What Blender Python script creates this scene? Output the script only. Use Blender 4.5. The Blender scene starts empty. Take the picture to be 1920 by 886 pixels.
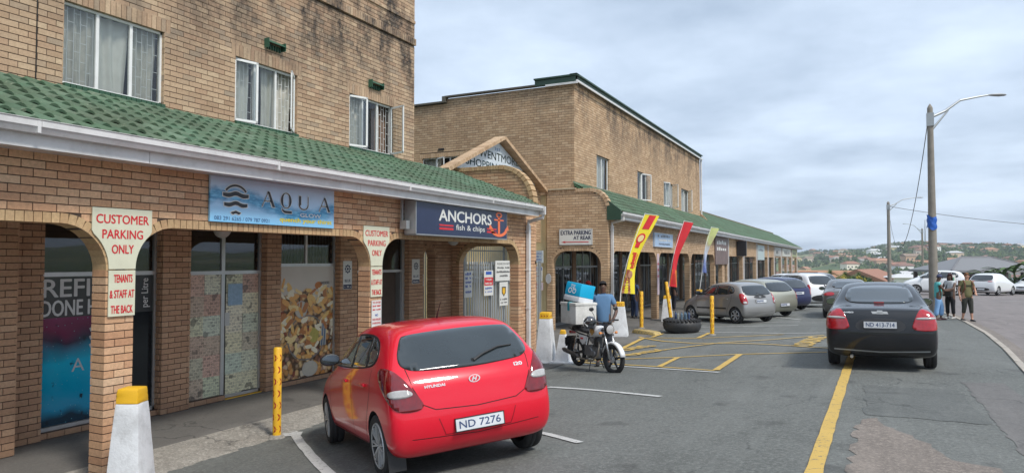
import bpy, bmesh, math, random
import numpy as np
from mathutils import Vector, Matrix, Euler
from mathutils.bvhtree import BVHTree
from mathutils.geometry import delaunay_2d_cdt
R = math.radians
sc = bpy.context.scene
COL = sc.collection
rnd = random.Random(7)
CZ = 2.42                       # camera above the shop floor; heights below are measured from the camera and shifted here

# ---------------------------------------------------------------- camera
cam_d = bpy.data.cameras.new("camera"); cam = bpy.data.objects.new("camera", cam_d); COL.objects.link(cam)
cam_d.lens = 36 * 1300 / 1920; cam_d.sensor_width = 36; cam_d.clip_end = 6000; cam_d.clip_start = 0.05
cam.location = (0, 0, CZ); cam.rotation_euler = (R(90 + 1.94), 0, R(26.73)); sc.camera = cam
CAMF = Vector((-math.sin(R(26.73)) * math.cos(R(1.94)), math.cos(R(26.73)) * math.cos(R(1.94)), math.sin(R(1.94))))
CAMR = Vector((math.cos(R(26.73)), math.sin(R(26.73)), 0)); CAMU = CAMR.cross(CAMF)
# ---------------------------------------------------------------- world: overcast sky
SUN_EL, SUN_AZ = 52, 112
w = bpy.data.worlds.new("World"); sc.world = w; w.use_nodes = True
nt = w.node_tree; N = nt.nodes; L = nt.links; N.clear()
out = N.new("ShaderNodeOutputWorld"); bg = N.new("ShaderNodeBackground"); bg.inputs[1].default_value = 0.1
sky = N.new("ShaderNodeTexSky"); sky.sky_type = 'NISHITA'; sky.sun_disc = False
sky.sun_elevation = R(SUN_EL); sky.sun_rotation = R(SUN_AZ); sky.dust_density = 2
tc = N.new("ShaderNodeTexCoord"); sep = N.new("ShaderNodeSeparateXYZ"); L.new(tc.outputs["Generated"], sep.inputs[0])
def wm(op, a, b):
    n = N.new("ShaderNodeMath"); n.operation = op
    for i, v in enumerate((a, b)):
        if isinstance(v, (int, float)): n.inputs[i].default_value = v
        else: L.new(v, n.inputs[i])
    return n.outputs[0]
zz = wm('ADD', wm('MAXIMUM', sep.outputs[2], 0.0), 0.12)
cmb = N.new("ShaderNodeCombineXYZ"); L.new(wm('DIVIDE', sep.outputs[0], zz), cmb.inputs[0]); L.new(wm('DIVIDE', sep.outputs[1], zz), cmb.inputs[1])
n1 = N.new("ShaderNodeTexNoise"); n1.inputs["Scale"].default_value = 1.1; n1.inputs["Detail"].default_value = 7; n1.inputs["Roughness"].default_value = 0.58
L.new(cmb.outputs[0], n1.inputs["Vector"])
n2 = N.new("ShaderNodeTexNoise"); n2.inputs["Scale"].default_value = 0.28; n2.inputs["Detail"].default_value = 3
L.new(cmb.outputs[0], n2.inputs["Vector"])
cl = wm('ADD', wm('MULTIPLY', n1.outputs[0], 0.55), wm('MULTIPLY', n2.outputs[0], 0.45))
ramp = N.new("ShaderNodeValToRGB"); L.new(cl, ramp.inputs[0])
ramp.color_ramp.elements[0].position = 0.38; ramp.color_ramp.elements[0].color = (0.31, 0.385, 0.49, 1)
ramp.color_ramp.elements[1].position = 0.60; ramp.color_ramp.elements[1].color = (0.55, 0.64, 0.76, 1)
mul = N.new("ShaderNodeMix"); mul.data_type = 'RGBA'; mul.blend_type = 'MULTIPLY'; mul.inputs[0].default_value = 1
L.new(ramp.outputs[0], mul.inputs[6]); mul.inputs[7].default_value = (10, 10, 10, 1)
mx = N.new("ShaderNodeMix"); mx.data_type = 'RGBA'; mx.inputs[0].default_value = 0.92
L.new(sky.outputs[0], mx.inputs[6]); L.new(mul.outputs[2], mx.inputs[7]); L.new(mx.outputs[2], bg.inputs[0]); L.new(bg.outputs[0], out.inputs[0])
# ---------------------------------------------------------------- soft sun through cloud
sd = bpy.data.lights.new("sun", 'SUN'); sd.energy = 2.0; sd.angle = R(11); sd.color = (1, 0.95, 0.88)
sun = bpy.data.objects.new("sun", sd); COL.objects.link(sun)
sdir = Vector((math.sin(R(SUN_AZ)) * math.cos(R(SUN_EL)), math.cos(R(SUN_AZ)) * math.cos(R(SUN_EL)), math.sin(R(SUN_EL))))
sun.rotation_euler = sdir.to_track_quat('Z', 'Y').to_euler(); sun.location = (0, 0, 60)
vs = sc.view_settings; vs.view_transform = 'Standard'; vs.look = 'None'; vs.exposure = 0.72; vs.gamma = 1
sc.cycles.max_bounces = 6; sc.cycles.transparent_max_bounces = 10

# ---------------------------------------------------------------- materials
def newmat(name):
    m = bpy.data.materials.new(name); m.use_nodes = True; return m, m.node_tree, m.node_tree.nodes["Principled BSDF"]
def mth(nt, op, a, b=0.0, clamp=False):
    n = nt.nodes.new("ShaderNodeMath"); n.operation = op; n.use_clamp = clamp
    for i, v in enumerate((a, b)):
        if isinstance(v, (int, float)): n.inputs[i].default_value = v
        else: nt.links.new(v, n.inputs[i])
    return n.outputs[0]
def mixc(nt, f, a, b, bt='MIX'):
    n = nt.nodes.new("ShaderNodeMix"); n.data_type = 'RGBA'; n.blend_type = bt
    for i, v in ((0, f), (6, a), (7, b)):
        if isinstance(v, (int, float)): n.inputs[i].default_value = v
        elif isinstance(v, tuple): n.inputs[i].default_value = (*v[:3], 1)
        else: nt.links.new(v, n.inputs[i])
    return n.outputs[2]
def pos(nt): return nt.nodes.new("ShaderNodeNewGeometry").outputs["Position"]
def objc(nt): return nt.nodes.new("ShaderNodeTexCoord").outputs["Object"]
def noise(nt, vec, s, d=3, r=0.5, w=None):
    n = nt.nodes.new("ShaderNodeTexNoise"); n.inputs["Scale"].default_value = s; n.inputs["Detail"].default_value = d; n.inputs["Roughness"].default_value = r
    nt.links.new(vec, n.inputs["Vector"]); return n.outputs[0]
def vmul(nt, vec, s):
    n = nt.nodes.new("ShaderNodeMapping"); n.inputs["Scale"].default_value = s; nt.links.new(vec, n.inputs[0]); return n.outputs[0]
def rampn(nt, v, stops):
    n = nt.nodes.new("ShaderNodeValToRGB"); nt.links.new(v, n.inputs[0]); e = n.color_ramp.elements
    while len(e) < len(stops): e.new(0.5)
    for k, (p, c) in enumerate(stops):
        e[k].position = p; e[k].color = (*(c if isinstance(c, tuple) else (c, c, c)), 1)
    return n.outputs[0]
def bump(nt, bs, h, st=0.3, dist=0.01):
    b = nt.nodes.new("ShaderNodeBump"); b.inputs["Strength"].default_value = st; b.inputs["Distance"].default_value = dist
    nt.links.new(h, b.inputs["Height"]); nt.links.new(b.outputs[0], bs.inputs["Normal"])
def irand(nt):                  # one random value per piece, whether it is an island of a mesh or an object of its own
    g = nt.nodes.new("ShaderNodeNewGeometry").outputs["Random Per Island"]; o = nt.nodes.new("ShaderNodeObjectInfo").outputs["Random"]
    return mth(nt, 'FRACT', mth(nt, 'ADD', g, o))
MC = {}
def M(col, rough=0.6, metal=0.0, var=0.12, scale=6.0, coat=0.0, bmp=0.0, name=None, spec=0.5, dirt=0.0):
    key = (col, rough, metal, var, scale, coat, bmp, dirt, spec)
    if key in MC: return MC[key]
    m, nt, bs = newmat(name or "paint"); v = objc(nt)
    n = noise(nt, v, scale, 4, 0.6)
    c = mixc(nt, n, tuple(max(0, x * (1 - var)) for x in col), tuple(min(1, x * (1 + var)) for x in col))
    if dirt:
        d = mth(nt, 'MULTIPLY', rampn(nt, noise(nt, pos(nt), 3.1, 6, 0.7), [(0.45, 0.0), (0.72, 1.0)]), dirt)
        c = mixc(nt, d, c, (0.09, 0.075, 0.055))
    nt.links.new(c, bs.inputs["Base Color"]); bs.inputs["Roughness"].default_value = rough; bs.inputs["Metallic"].default_value = metal
    bs.inputs["Coat Weight"].default_value = coat; bs.inputs["Coat Roughness"].default_value = 0.04; bs.inputs["Specular IOR Level"].default_value = spec
    if bmp: bump(nt, bs, noise(nt, v, scale * 6, 4, 0.6), bmp)
    MC[key] = m; return m
def brick_mat(name, cols, stain_lo=None, stain=0.75):
    m, nt, bs = newmat(name); r = irand(nt); P = pos(nt)
    c = rampn(nt, r, [(i / (len(cols) - 1), k) for i, k in enumerate(cols)])
    c = mixc(nt, mth(nt, 'MULTIPLY', rampn(nt, noise(nt, P, 30, 4, 0.75), [(0.38, 0.0), (0.66, 1.0)]), 0.32), c, (0.17, 0.10, 0.06), 'MIX')
    s3 = nt.nodes.new('ShaderNodeSeparateXYZ'); nt.links.new(P, s3.inputs[0]); gr = mth(nt, 'MULTIPLY', mth(nt, 'SUBTRACT', 0.40, s3.outputs[2]), 1.8, True)
    c = mixc(nt, mth(nt, 'MULTIPLY', gr, mth(nt, 'MULTIPLY', noise(nt, P, 5, 4, 0.7), 0.9)), c, (0.07, 0.055, 0.04))
    big = noise(nt, vmul(nt, P, (1, 1, 1.6)), 0.55, 5, 0.6)
    c = mixc(nt, mth(nt, 'MULTIPLY', rampn(nt, big, [(0.4, 0.0), (0.7, 1.0)]), 0.25), c, (0.20, 0.14, 0.10))
    if stain_lo is not None:    # black mould on the upper courses
        sx = nt.nodes.new("ShaderNodeSeparateXYZ"); nt.links.new(P, sx.inputs[0])
        hgt = mth(nt, 'MULTIPLY', mth(nt, 'SUBTRACT', sx.outputs[2], stain_lo + CZ), 0.55, True)
        st = rampn(nt, noise(nt, vmul(nt, P, (1.6, 1.6, 0.8)), 0.85, 7, 0.68), [(0.43, 0.0), (0.57, 1.0)])
        st = mth(nt, 'MULTIPLY', st, rampn(nt, noise(nt, vmul(nt, P, (1, 1, 1)), 6.0, 5, 0.8), [(0.34, 0.25), (0.55, 1.0)]))
        c = mixc(nt, mth(nt, 'MULTIPLY', mth(nt, 'MULTIPLY', st, hgt), stain), c, (0.035, 0.03, 0.028))
    nt.links.new(c, bs.inputs["Base Color"]); bs.inputs["Roughness"].default_value = 0.85
    bump(nt, bs, noise(nt, P, 60, 4, 0.7), 0.5, 0.006); return m
BR_LOW = brick_mat("face_brick_orange", [(0.54, 0.29, 0.16), (0.68, 0.41, 0.23), (0.58, 0.32, 0.18), (0.75, 0.48, 0.285), (0.64, 0.37, 0.21), (0.72, 0.49, 0.31)])
BR_ARCH = brick_mat("arch_brick_buff", [(0.52, 0.35, 0.18), (0.62, 0.43, 0.23), (0.56, 0.38, 0.20), (0.50, 0.31, 0.16)])
BR_UP = brick_mat("face_brick_tan", [(0.40, 0.265, 0.165), (0.55, 0.39, 0.25), (0.46, 0.30, 0.19), (0.62, 0.46, 0.30), (0.50, 0.35, 0.225), (0.38, 0.295, 0.21)], 3.0, 0.95)
BR_B = brick_mat("face_brick_honey", [(0.45, 0.295, 0.17), (0.60, 0.415, 0.25), (0.51, 0.335, 0.195), (0.68, 0.49, 0.31), (0.56, 0.375, 0.22)], 3.4, 0.28)
BR_BS = brick_mat("face_brick_honey_weathered", [(0.45, 0.295, 0.17), (0.60, 0.415, 0.25), (0.51, 0.335, 0.195), (0.68, 0.49, 0.31), (0.56, 0.375, 0.22)], 3.9, 0.8)
BR_IN = brick_mat("face_brick_brown", [(0.42, 0.24, 0.145), (0.58, 0.345, 0.205), (0.48, 0.28, 0.165), (0.63, 0.40, 0.25)])
MORTAR = M((0.085, 0.06, 0.045), 0.95, var=0.3, scale=9, name="mortar")
def tile_mat():
    m, nt, bs = newmat("green_roof_tile"); r = irand(nt); P = pos(nt)
    c = rampn(nt, r, [(0, (0.055, 0.118, 0.066)), (0.35, (0.095, 0.168, 0.103)), (0.7, (0.068, 0.132, 0.072)), (1, (0.125, 0.19, 0.125))])
    c = mixc(nt, mth(nt, 'MULTIPLY', rampn(nt, noise(nt, P, 1.1, 6, 0.7), [(0.40, 0.0), (0.62, 1.0)]), 0.65), c, (0.055, 0.07, 0.038))
    c = mixc(nt, mth(nt, 'MULTIPLY', rampn(nt, noise(nt, P, 9, 5, 0.75), [(0.60, 0.0), (0.72, 1.0)]), 0.65), c, (0.30, 0.30, 0.22))
    nt.links.new(c, bs.inputs["Base Color"]); bs.inputs["Roughness"].default_value = 0.72; bump(nt, bs, noise(nt, P, 40, 4, 0.7), 0.4, 0.006); return m
TILE = tile_mat()
def asphalt_mat(name, base, tint, sp=0.5):
    m, nt, bs = newmat(name); P = pos(nt)
    a = noise(nt, P, 0.35, 6, 0.65); b = noise(nt, P, 24, 6, 0.9); d = noise(nt, P, 2.7, 5, 0.7)
    c = mixc(nt, rampn(nt, a, [(0.35, 0.0), (0.65, 1.0)]), base, tint)
    c = mixc(nt, mth(nt, 'MULTIPLY', rampn(nt, d, [(0.50, 0.0), (0.75, 1.0)]), 0.35), c, tuple(x * 0.55 for x in base))
    c = mixc(nt, mth(nt, 'MULTIPLY', rampn(nt, b, [(0.50, 0.0), (0.72, 1.0)]), sp), c, tuple(min(1, x * 2.1) for x in tint))
    c = mixc(nt, mth(nt, 'MULTIPLY', rampn(nt, b, [(0.30, 1.0), (0.46, 0.0)]), sp), c, tuple(x * 0.4 for x in base))
    c = mixc(nt, mth(nt, 'MULTIPLY', rampn(nt, noise(nt, P, 1.5, 2, 0.5), [(0.64, 0.0), (0.72, 1.0)]), 0.45), c, (0.035, 0.034, 0.033))
    c = mixc(nt, mth(nt, 'MULTIPLY', rampn(nt, noise(nt, vmul(nt, P, (2.6, 0.22, 1)), 1.0, 4, 0.6), [(0.5, 0.0), (0.7, 1.0)]), 0.30), c, tuple(x * 1.5 for x in tint))
    vo = nt.nodes.new("ShaderNodeTexVoronoi"); vo.feature = 'DISTANCE_TO_EDGE'; vo.inputs["Scale"].default_value = 0.42
    nz = nt.nodes.new("ShaderNodeTexNoise"); nz.inputs["Scale"].default_value = 2.2; nz.inputs["Detail"].default_value = 5; nt.links.new(P, nz.inputs["Vector"])
    va = nt.nodes.new("ShaderNodeVectorMath"); va.operation = 'MULTIPLY_ADD'; nt.links.new(nz.outputs["Color"], va.inputs[0]); va.inputs[1].default_value = (0.9, 0.9, 0.9); nt.links.new(P, va.inputs[2])
    nt.links.new(va.outputs[0], vo.inputs["Vector"])
    ck = mth(nt, 'MULTIPLY', rampn(nt, vo.outputs["Distance"], [(0.0, 1.0), (0.012, 0.0)]), rampn(nt, noise(nt, P, 0.5, 3), [(0.5, 0.0), (0.62, 0.7)]))
    c = mixc(nt, ck, c, (0.02, 0.02, 0.02))
    nt.links.new(c, bs.inputs["Base Color"]); bs.inputs["Roughness"].default_value = 0.82; bump(nt, bs, b, 0.6, 0.006); return m
ASPH = asphalt_mat("asphalt", (0.095, 0.100, 0.092), (0.135, 0.140, 0.130), 0.95)
ASPH_ROAD = asphalt_mat("road_asphalt", (0.165, 0.145, 0.138), (0.20, 0.175, 0.166), 0.3)
ASPH_OLD = asphalt_mat("worn_asphalt", (0.125, 0.105, 0.09), (0.20, 0.17, 0.145), 1.0)
PAVE = asphalt_mat("pavement_screed", (0.10, 0.096, 0.088), (0.15, 0.142, 0.13), 0.4)
CONC = asphalt_mat("rough_concrete", (0.20, 0.185, 0.16), (0.30, 0.28, 0.245), 0.8)
def road_paint(name, col, wear=0.55):
    m, nt, bs = newmat(name); P = pos(nt)
    wv = rampn(nt, noise(nt, P, 16, 6, 0.8), [(wear, 0.0), (wear + 0.07, 1.0)]); c = mixc(nt, wv, col, (0.13, 0.13, 0.12))
    c = mixc(nt, mth(nt, 'MULTIPLY', noise(nt, P, 2.0, 4), 0.5), c, tuple(x * 0.6 for x in col))
    nt.links.new(c, bs.inputs["Base Color"]); bs.inputs["Roughness"].default_value = 0.75; bump(nt, bs, noise(nt, P, 70, 3, 0.8), 0.5, 0.005); return m
YLINE = road_paint("yellow_road_paint", (0.60, 0.40, 0.10), 0.56); WLINE = road_paint("white_road_paint", (0.55, 0.55, 0.53), 0.55)
def glass_mat(name, tint=(0.85, 0.88, 0.87), refl=0.05, rough=0.02):
    m, nt, bs = newmat(name); nt.nodes.remove(bs); o = nt.nodes["Material Output"]
    t = nt.nodes.new("ShaderNodeBsdfTransparent"); t.inputs[0].default_value = (*tint, 1); g = nt.nodes.new("ShaderNodeBsdfGlossy"); g.inputs["Roughness"].default_value = rough
    g.inputs[0].default_value = (0.9, 0.95, 1, 1); mxs = nt.nodes.new("ShaderNodeMixShader"); lw = nt.nodes.new("ShaderNodeLayerWeight"); lw.inputs[0].default_value = 0.35
    f = mth(nt, 'ADD', mth(nt, 'MULTIPLY', lw.outputs["Fresnel"], 0.5), refl, True)
    nt.links.new(f, mxs.inputs[0]); nt.links.new(t.outputs[0], mxs.inputs[1]); nt.links.new(g.outputs[0], mxs.inputs[2]); nt.links.new(mxs.outputs[0], o.inputs[0]); return m
GLASS = glass_mat("window_glass"); GLASS_SH = glass_mat("shop_glass", (0.6, 0.62, 0.62), 0.06)
CARGLASS = M((0.012, 0.016, 0.018), 0.03, var=0.0, coat=1.0, name="tinted_car_glass", spec=0.8)
CLEARGLASS = M((0.028, 0.036, 0.04), 0.03, var=0.35, scale=2.0, coat=1.0, name="car_rear_glass", spec=0.5)
WHITE = M((0.78, 0.78, 0.76), 0.4, var=0.04, dirt=0.15, name="white_metal"); GUT = M((0.66, 0.65, 0.64), 0.35, var=0.06, dirt=0.25, name="gutter_white")
BLACKP = M((0.02, 0.02, 0.021), 0.45, name="black_plastic", var=0.2); RUBBER = M((0.022, 0.022, 0.023), 0.8, name="rubber", var=0.3, scale=20, bmp=0.3)
STEEL = M((0.42, 0.43, 0.44), 0.35, 0.9, name="steel"); CHROME = M((0.75, 0.76, 0.78), 0.12, 1.0, var=0.03, name="chrome"); DARKST = M((0.06, 0.06, 0.065), 0.5, 0.4, name="dark_steel")
GALV = M((0.36, 0.38, 0.39), 0.5, 0.5, name="galvanised_steel"); YEL = M((0.80, 0.45, 0.02), 0.45, var=0.08, dirt=0.2, name="yellow_paint")
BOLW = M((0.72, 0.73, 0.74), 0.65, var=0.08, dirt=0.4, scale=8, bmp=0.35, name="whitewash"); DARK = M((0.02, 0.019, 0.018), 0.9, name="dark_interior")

# ---------------------------------------------------------------- object helpers
def world_children_offset(parent):
    v = Vector((0, 0, 0)); p = parent
    while p: v += p.location; p = p.parent
    return v
def ob(name, V, F, mat, parent=None, smooth=False, world=False, mats=None, mi=None):
    me = bpy.data.meshes.new(name)
    if world and parent:
        o_ = world_children_offset(parent); V = [(v[0] - o_.x, v[1] - o_.y, v[2] - o_.z) for v in V]
    me.from_pydata([tuple(v) for v in V], [], F); me.update()
    for m_ in (mats or [mat]): me.materials.append(m_)
    if mi: me.polygons.foreach_set("material_index", mi)
    if smooth: me.polygons.foreach_set("use_smooth", [True] * len(me.polygons))
    o = bpy.data.objects.new(name, me); COL.objects.link(o)
    if parent: o.parent = parent
    return o
def thing(name, label, cat, loc=(0, 0, 0), rz=0, group=None):
    o = bpy.data.objects.new(name, None); COL.objects.link(o); o.location = loc; o.rotation_euler = (0, 0, rz); o.empty_display_size = 0.2
    return tag(o, label, cat, group)
def tag(o, label, cat, group=None):
    o["label"] = label; o["category"] = cat
    if group: o["group"] = group
    return o
def struct(o): o["kind"] = "structure"; return o
def stuff(o, label=None, cat=None):
    o["kind"] = "stuff"
    if label: o["label"] = label
    if cat: o["category"] = cat
    return o
class MB:
    """collects simple shapes into one mesh"""
    def __init__(s): s.v = []; s.f = []; s.m = []
    def add(s, V, F, mi=0):
        n = len(s.v); s.v += [tuple(v) for v in V]; s.f += [tuple(i + n for i in f) for f in F]; s.m += [mi] * len(F); return s
    def box(s, c, d, rz=0, ry=0, rx=0, mi=0, mat4=None):
        x, y, z = d[0] / 2, d[1] / 2, d[2] / 2
        V = [Vector(p) for p in ((-x, -y, -z), (x, -y, -z), (x, y, -z), (-x, y, -z), (-x, -y, z), (x, -y, z), (x, y, z), (-x, y, z))]
        m = mat4 or Euler((rx, ry, rz)).to_matrix()
        V = [m @ v + Vector(c) for v in V]
        return s.add(V, [(0, 3, 2, 1), (4, 5, 6, 7), (0, 1, 5, 4), (1, 2, 6, 5), (2, 3, 7, 6), (3, 0, 4, 7)], mi)
    def bb(s, a, b, mi=0): return s.box([(a[i] + b[i]) / 2 for i in range(3)], [abs(b[i] - a[i]) for i in range(3)], mi=mi)
    def tube(s, pts, r, n=8, mi=0, cap=True):
        pts = [Vector(p) for p in pts]; rs = r if isinstance(r, (list, tuple)) else [r] * len(pts)
        V = []; F = []; prev = None
        for i, p in enumerate(pts):
            t = (pts[min(i + 1, len(pts) - 1)] - pts[max(i - 1, 0)]).normalized()
            a = t.cross(prev if prev is not None else (Vector((0, 0, 1)) if abs(t.z) < 0.9 else Vector((1, 0, 0))))
            if prev is not None: a = prev - t * prev.dot(t)
            if a.length < 1e-5: a = t.orthogonal()
            a.normalize(); b = t.cross(a); prev = a
            for k in range(n):
                an = 2 * math.pi * k / n; V.append(p + (a * math.cos(an) + b * math.sin(an)) * rs[i])
        for i in range(len(pts) - 1):
            for k in range(n): F.append((i * n + k, i * n + (k + 1) % n, (i + 1) * n + (k + 1) % n, (i + 1) * n + k))
        if cap: F.append(tuple(range(n))[::-1]); F.append(tuple((len(pts) - 1) * n + k for k in range(n)))
        return s.add(V, F, mi)
    def lathe(s, prof, c=(0, 0, 0), n=24, axis='z', mi=0, close=False):
        V = []; F = []; m = len(prof)
        for k in range(n):
            an = 2 * math.pi * k / n; ca, sa = math.cos(an), math.sin(an)
            for r, h in prof:
                p = {'z': (r * ca, r * sa, h), 'y': (r * ca, h, r * sa), 'x': (h, r * ca, r * sa)}[axis]
                V.append((p[0] + c[0], p[1] + c[1], p[2] + c[2]))
        for k in range(n):
            for j in range(m - (0 if close else 1)):
                a = k * m + j; b = k * m + (j + 1) % m; c2 = ((k + 1) % n) * m + (j + 1) % m; d = ((k + 1) % n) * m + j
                F.append((a, b, c2, d) if axis == 'y' else (a, d, c2, b))
        return s.add(V, F, mi)
    def prism(s, poly, fn, depth, mi=0):
        """poly in 2-D, fn(a, b, t) -> 3-D; t=0 front, t=depth back"""
        n = len(poly); V = [fn(a, b, 0) for a, b in poly] + [fn(a, b, depth) for a, b in poly]
        return s.add(V, [tuple(range(n)), tuple(range(2 * n - 1, n - 1, -1))] + [(i, i + n, (i + 1) % n + n, (i + 1) % n) for i in range(n)], mi)
    def loft(s, rings, mi=0, cap=True, closed=True):
        n = len(rings[0]); V = [p for r_ in rings for p in r_]; F = []
        for i in range(len(rings) - 1):
            for k in range(n if closed else n - 1): F.append((i * n + k, i * n + (k + 1) % n, (i + 1) * n + (k + 1) % n, (i + 1) * n + k))
        if cap: F.append(tuple(range(n))[::-1]); F.append(tuple((len(rings) - 1) * n + k for k in range(n)))
        return s.add(V, F, mi)
    def build(s, name, mat, parent=None, smooth=False, world=False, mats=None):
        return ob(name, s.v, s.f, mat, parent, smooth, world, mats, s.m if mats else None)
def autosmooth(o, ang=40):
    me = o.data; me.polygons.foreach_set("use_smooth", [True] * len(me.polygons))
    bm = bmesh.new(); bm.from_mesh(me)
    for e in bm.edges:
        if len(e.link_faces) == 2 and e.calc_face_angle(0) > R(ang): e.smooth = False
    bm.to_mesh(me); bm.free(); return o
def fixn(o):
    bm = bmesh.new(); bm.from_mesh(o.data); bmesh.ops.recalc_face_normals(bm, faces=bm.faces); bm.to_mesh(o.data); bm.free(); return o
def bevel(o, wd=0.01, seg=2, ang=35):
    bm = bmesh.new(); bm.from_mesh(o.data); bmesh.ops.remove_doubles(bm, verts=bm.verts, dist=1e-5)
    es = [e for e in bm.edges if len(e.link_faces) == 2 and e.calc_face_angle(0) > R(ang)]
    bmesh.ops.bevel(bm, geom=es, offset=wd, segments=seg, affect='EDGES', profile=0.6); bm.to_mesh(o.data); bm.free(); return autosmooth(o, 50)
def copy_tree(o, parent=None, label=None):
    c = o.copy(); COL.objects.link(c); c.parent = parent
    if label: c["label"] = label
    for ch in list(o.children): copy_tree(ch, c)
    return c
# text: font outline -> flat mesh coordinates in a plane
TXT = {}
def text_mesh(s, bold=0.0, shear=0.0, space=1.0):
    key = (s, bold, shear, space)
    if key in TXT: return TXT[key]
    cu = bpy.data.curves.new("t", 'FONT'); cu.body = s; cu.offset = bold; cu.shear = shear; cu.space_character = space; cu.resolution_u = 3; cu.size = 1
    o = bpy.data.objects.new("t", cu); COL.objects.link(o); bpy.context.view_layer.update()
    me = bpy.data.meshes.new_from_object(o.evaluated_get(bpy.context.evaluated_depsgraph_get()))
    V = [(v.co.x, v.co.y) for v in me.vertices]; F = [tuple(p.vertices) for p in me.polygons]
    bpy.data.objects.remove(o); bpy.data.curves.remove(cu); bpy.data.meshes.remove(me)
    if V:
        x0 = min(v[0] for v in V); x1 = max(v[0] for v in V); y0 = min(v[1] for v in V); y1 = max(v[1] for v in V)
    else: x0 = x1 = y0 = y1 = 0
    TXT[key] = (V, F, x0, x1, y0, y1); return TXT[key]
def put_text(mb, s, a0, a1, b0, b1, fn, bold=0.0, shear=0.0, mi=0, space=1.0, t=0.0):
    """stretch a word into the box a0..a1 x b0..b1 of the plane fn(a,b,t)"""
    if s.startswith("~"):          # print that cannot be read in the photograph: a line of small strokes
        n = max(3, int(s[1:] or 6)); r_ = random.Random(n * 31 + int(abs(a0) * 100)); st = (a1 - a0) / n
        for i in range(n):
            if i and r_.random() < .12: continue
            x = a0 + i * st; h0 = b0 + (b1 - b0) * r_.choice((0, 0, .15)); h1 = b1 - (b1 - b0) * r_.choice((0, .1, .3)); mb.add([fn(x, h0, t), fn(x + st * .68, h0, t), fn(x + st * .68, h1, t), fn(x, h1, t)], [(0, 1, 2, 3)], mi)
        return
    V, F, x0, x1, y0, y1 = text_mesh(s, 0.0, shear, space)
    if not V: return
    k = bold * (b1 - b0) * 1.3; a0 += k; a1 -= k; b0 += k * .6; b1 -= k * .6
    sx = (a1 - a0) / max(1e-6, x1 - x0); sy = (b1 - b0) / max(1e-6, y1 - y0)
    for i, (dx, dy) in enumerate(((-k, 0), (k, 0), (0, k * .6), (0, -k * .6)) if bold > 0 else ((0, 0),)): mb.add([fn(a0 + dx + (x - x0) * sx, b0 + dy + (y - y0) * sy, t - i * 0.0002) for x, y in V], F, mi)
# planes: fn(a, b, t): a = to the right as one reads, b = height, t = depth behind the front face
def fX(X):  return lambda a, b, t: (X - t, a, b)             # faces the street (+X), a = Y
def fY(Y):  return lambda a, b, t: (a, Y + t, b)             # faces the camera (-Y), a = X

# ---------------------------------------------------------------- ground shape
XS = [-30, -8, -6, -4, -2, 0, 3, 8, 16, 40]
YS = [-20, -5, 6, 14, 28, 60, 110]
GT = [[-2.6, -2.55, -2.40, -2.1, -1.9, -1.75, -1.7, -1.7, -1.7, -1.7],
      [-2.6, -2.55, -2.40, -2.1, -1.9, -1.75, -1.7, -1.7, -1.7, -1.7],
      [-2.52, -2.52, -2.38, -2.10, -1.93, -1.80, -1.76, -1.8, -1.85, -1.9],
      [-2.42, -2.42, -2.33, -2.16, -2.02, -1.90, -1.90, -1.95, -2.0, -2.1],
      [-2.38, -2.38, -2.36, -2.30, -2.22, -2.17, -2.17, -2.2, -2.25, -2.3],
      [-2.4, -2.4, -2.45, -2.5, -2.55, -2.6, -2.6, -2.62, -2.64, -2.7],
      [-2.6, -2.6, -2.7, -2.8, -2.95, -3.1, -3.2, -3.3, -3.4, -3.6]]
def herm(xs, vs_, x):
    n = len(xs)
    if x <= xs[0]: return vs_[0]
    if x >= xs[-1]: return vs_[-1]
    i = max(k for k in range(n - 1) if xs[k] <= x)
    sl = lambda k: 0 if k in (0, n - 1) else (vs_[k + 1] - vs_[k - 1]) / (xs[k + 1] - xs[k - 1])
    h = xs[i + 1] - xs[i]; t = (x - xs[i]) / h
    return (2 * t**3 - 3 * t * t + 1) * vs_[i] + (t**3 - 2 * t * t + t) * h * sl(i) + (-2 * t**3 + 3 * t * t) * vs_[i + 1] + (t**3 - t * t) * h * sl(i + 1)
def G(X, Y): return herm(YS, [herm(XS, r_, X) for r_ in GT], Y)
def interp(tab, y):
    if y <= tab[0][0]: return tab[0][1]
    for (a, va), (b, vb) in zip(tab, tab[1:]):
        if y <= b: return va + (vb - va) * (y - a) / (b - a)
    return tab[-1][1]
def sheet(name, left, right, y0, y1, ny, nx, mat, off, zf=None, skirt=0.0):
    V = []; F = []
    for i in range(ny + 1):
        y = y0 + (y1 - y0) * i / ny; l = left(y) if callable(left) else left; r_ = right(y) if callable(right) else right
        for j in range(nx + 1):
            x = l + (r_ - l) * j / nx; V.append((x, y, (zf(x, y) if zf else G(x, y)) + off))
    for i in range(ny):
        for j in range(nx): a = i * (nx + 1) + j; F.append((a, a + 1, a + nx + 2, a + nx + 1))
    return struct(ob(name, V, F, mat, smooth=True))
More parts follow.
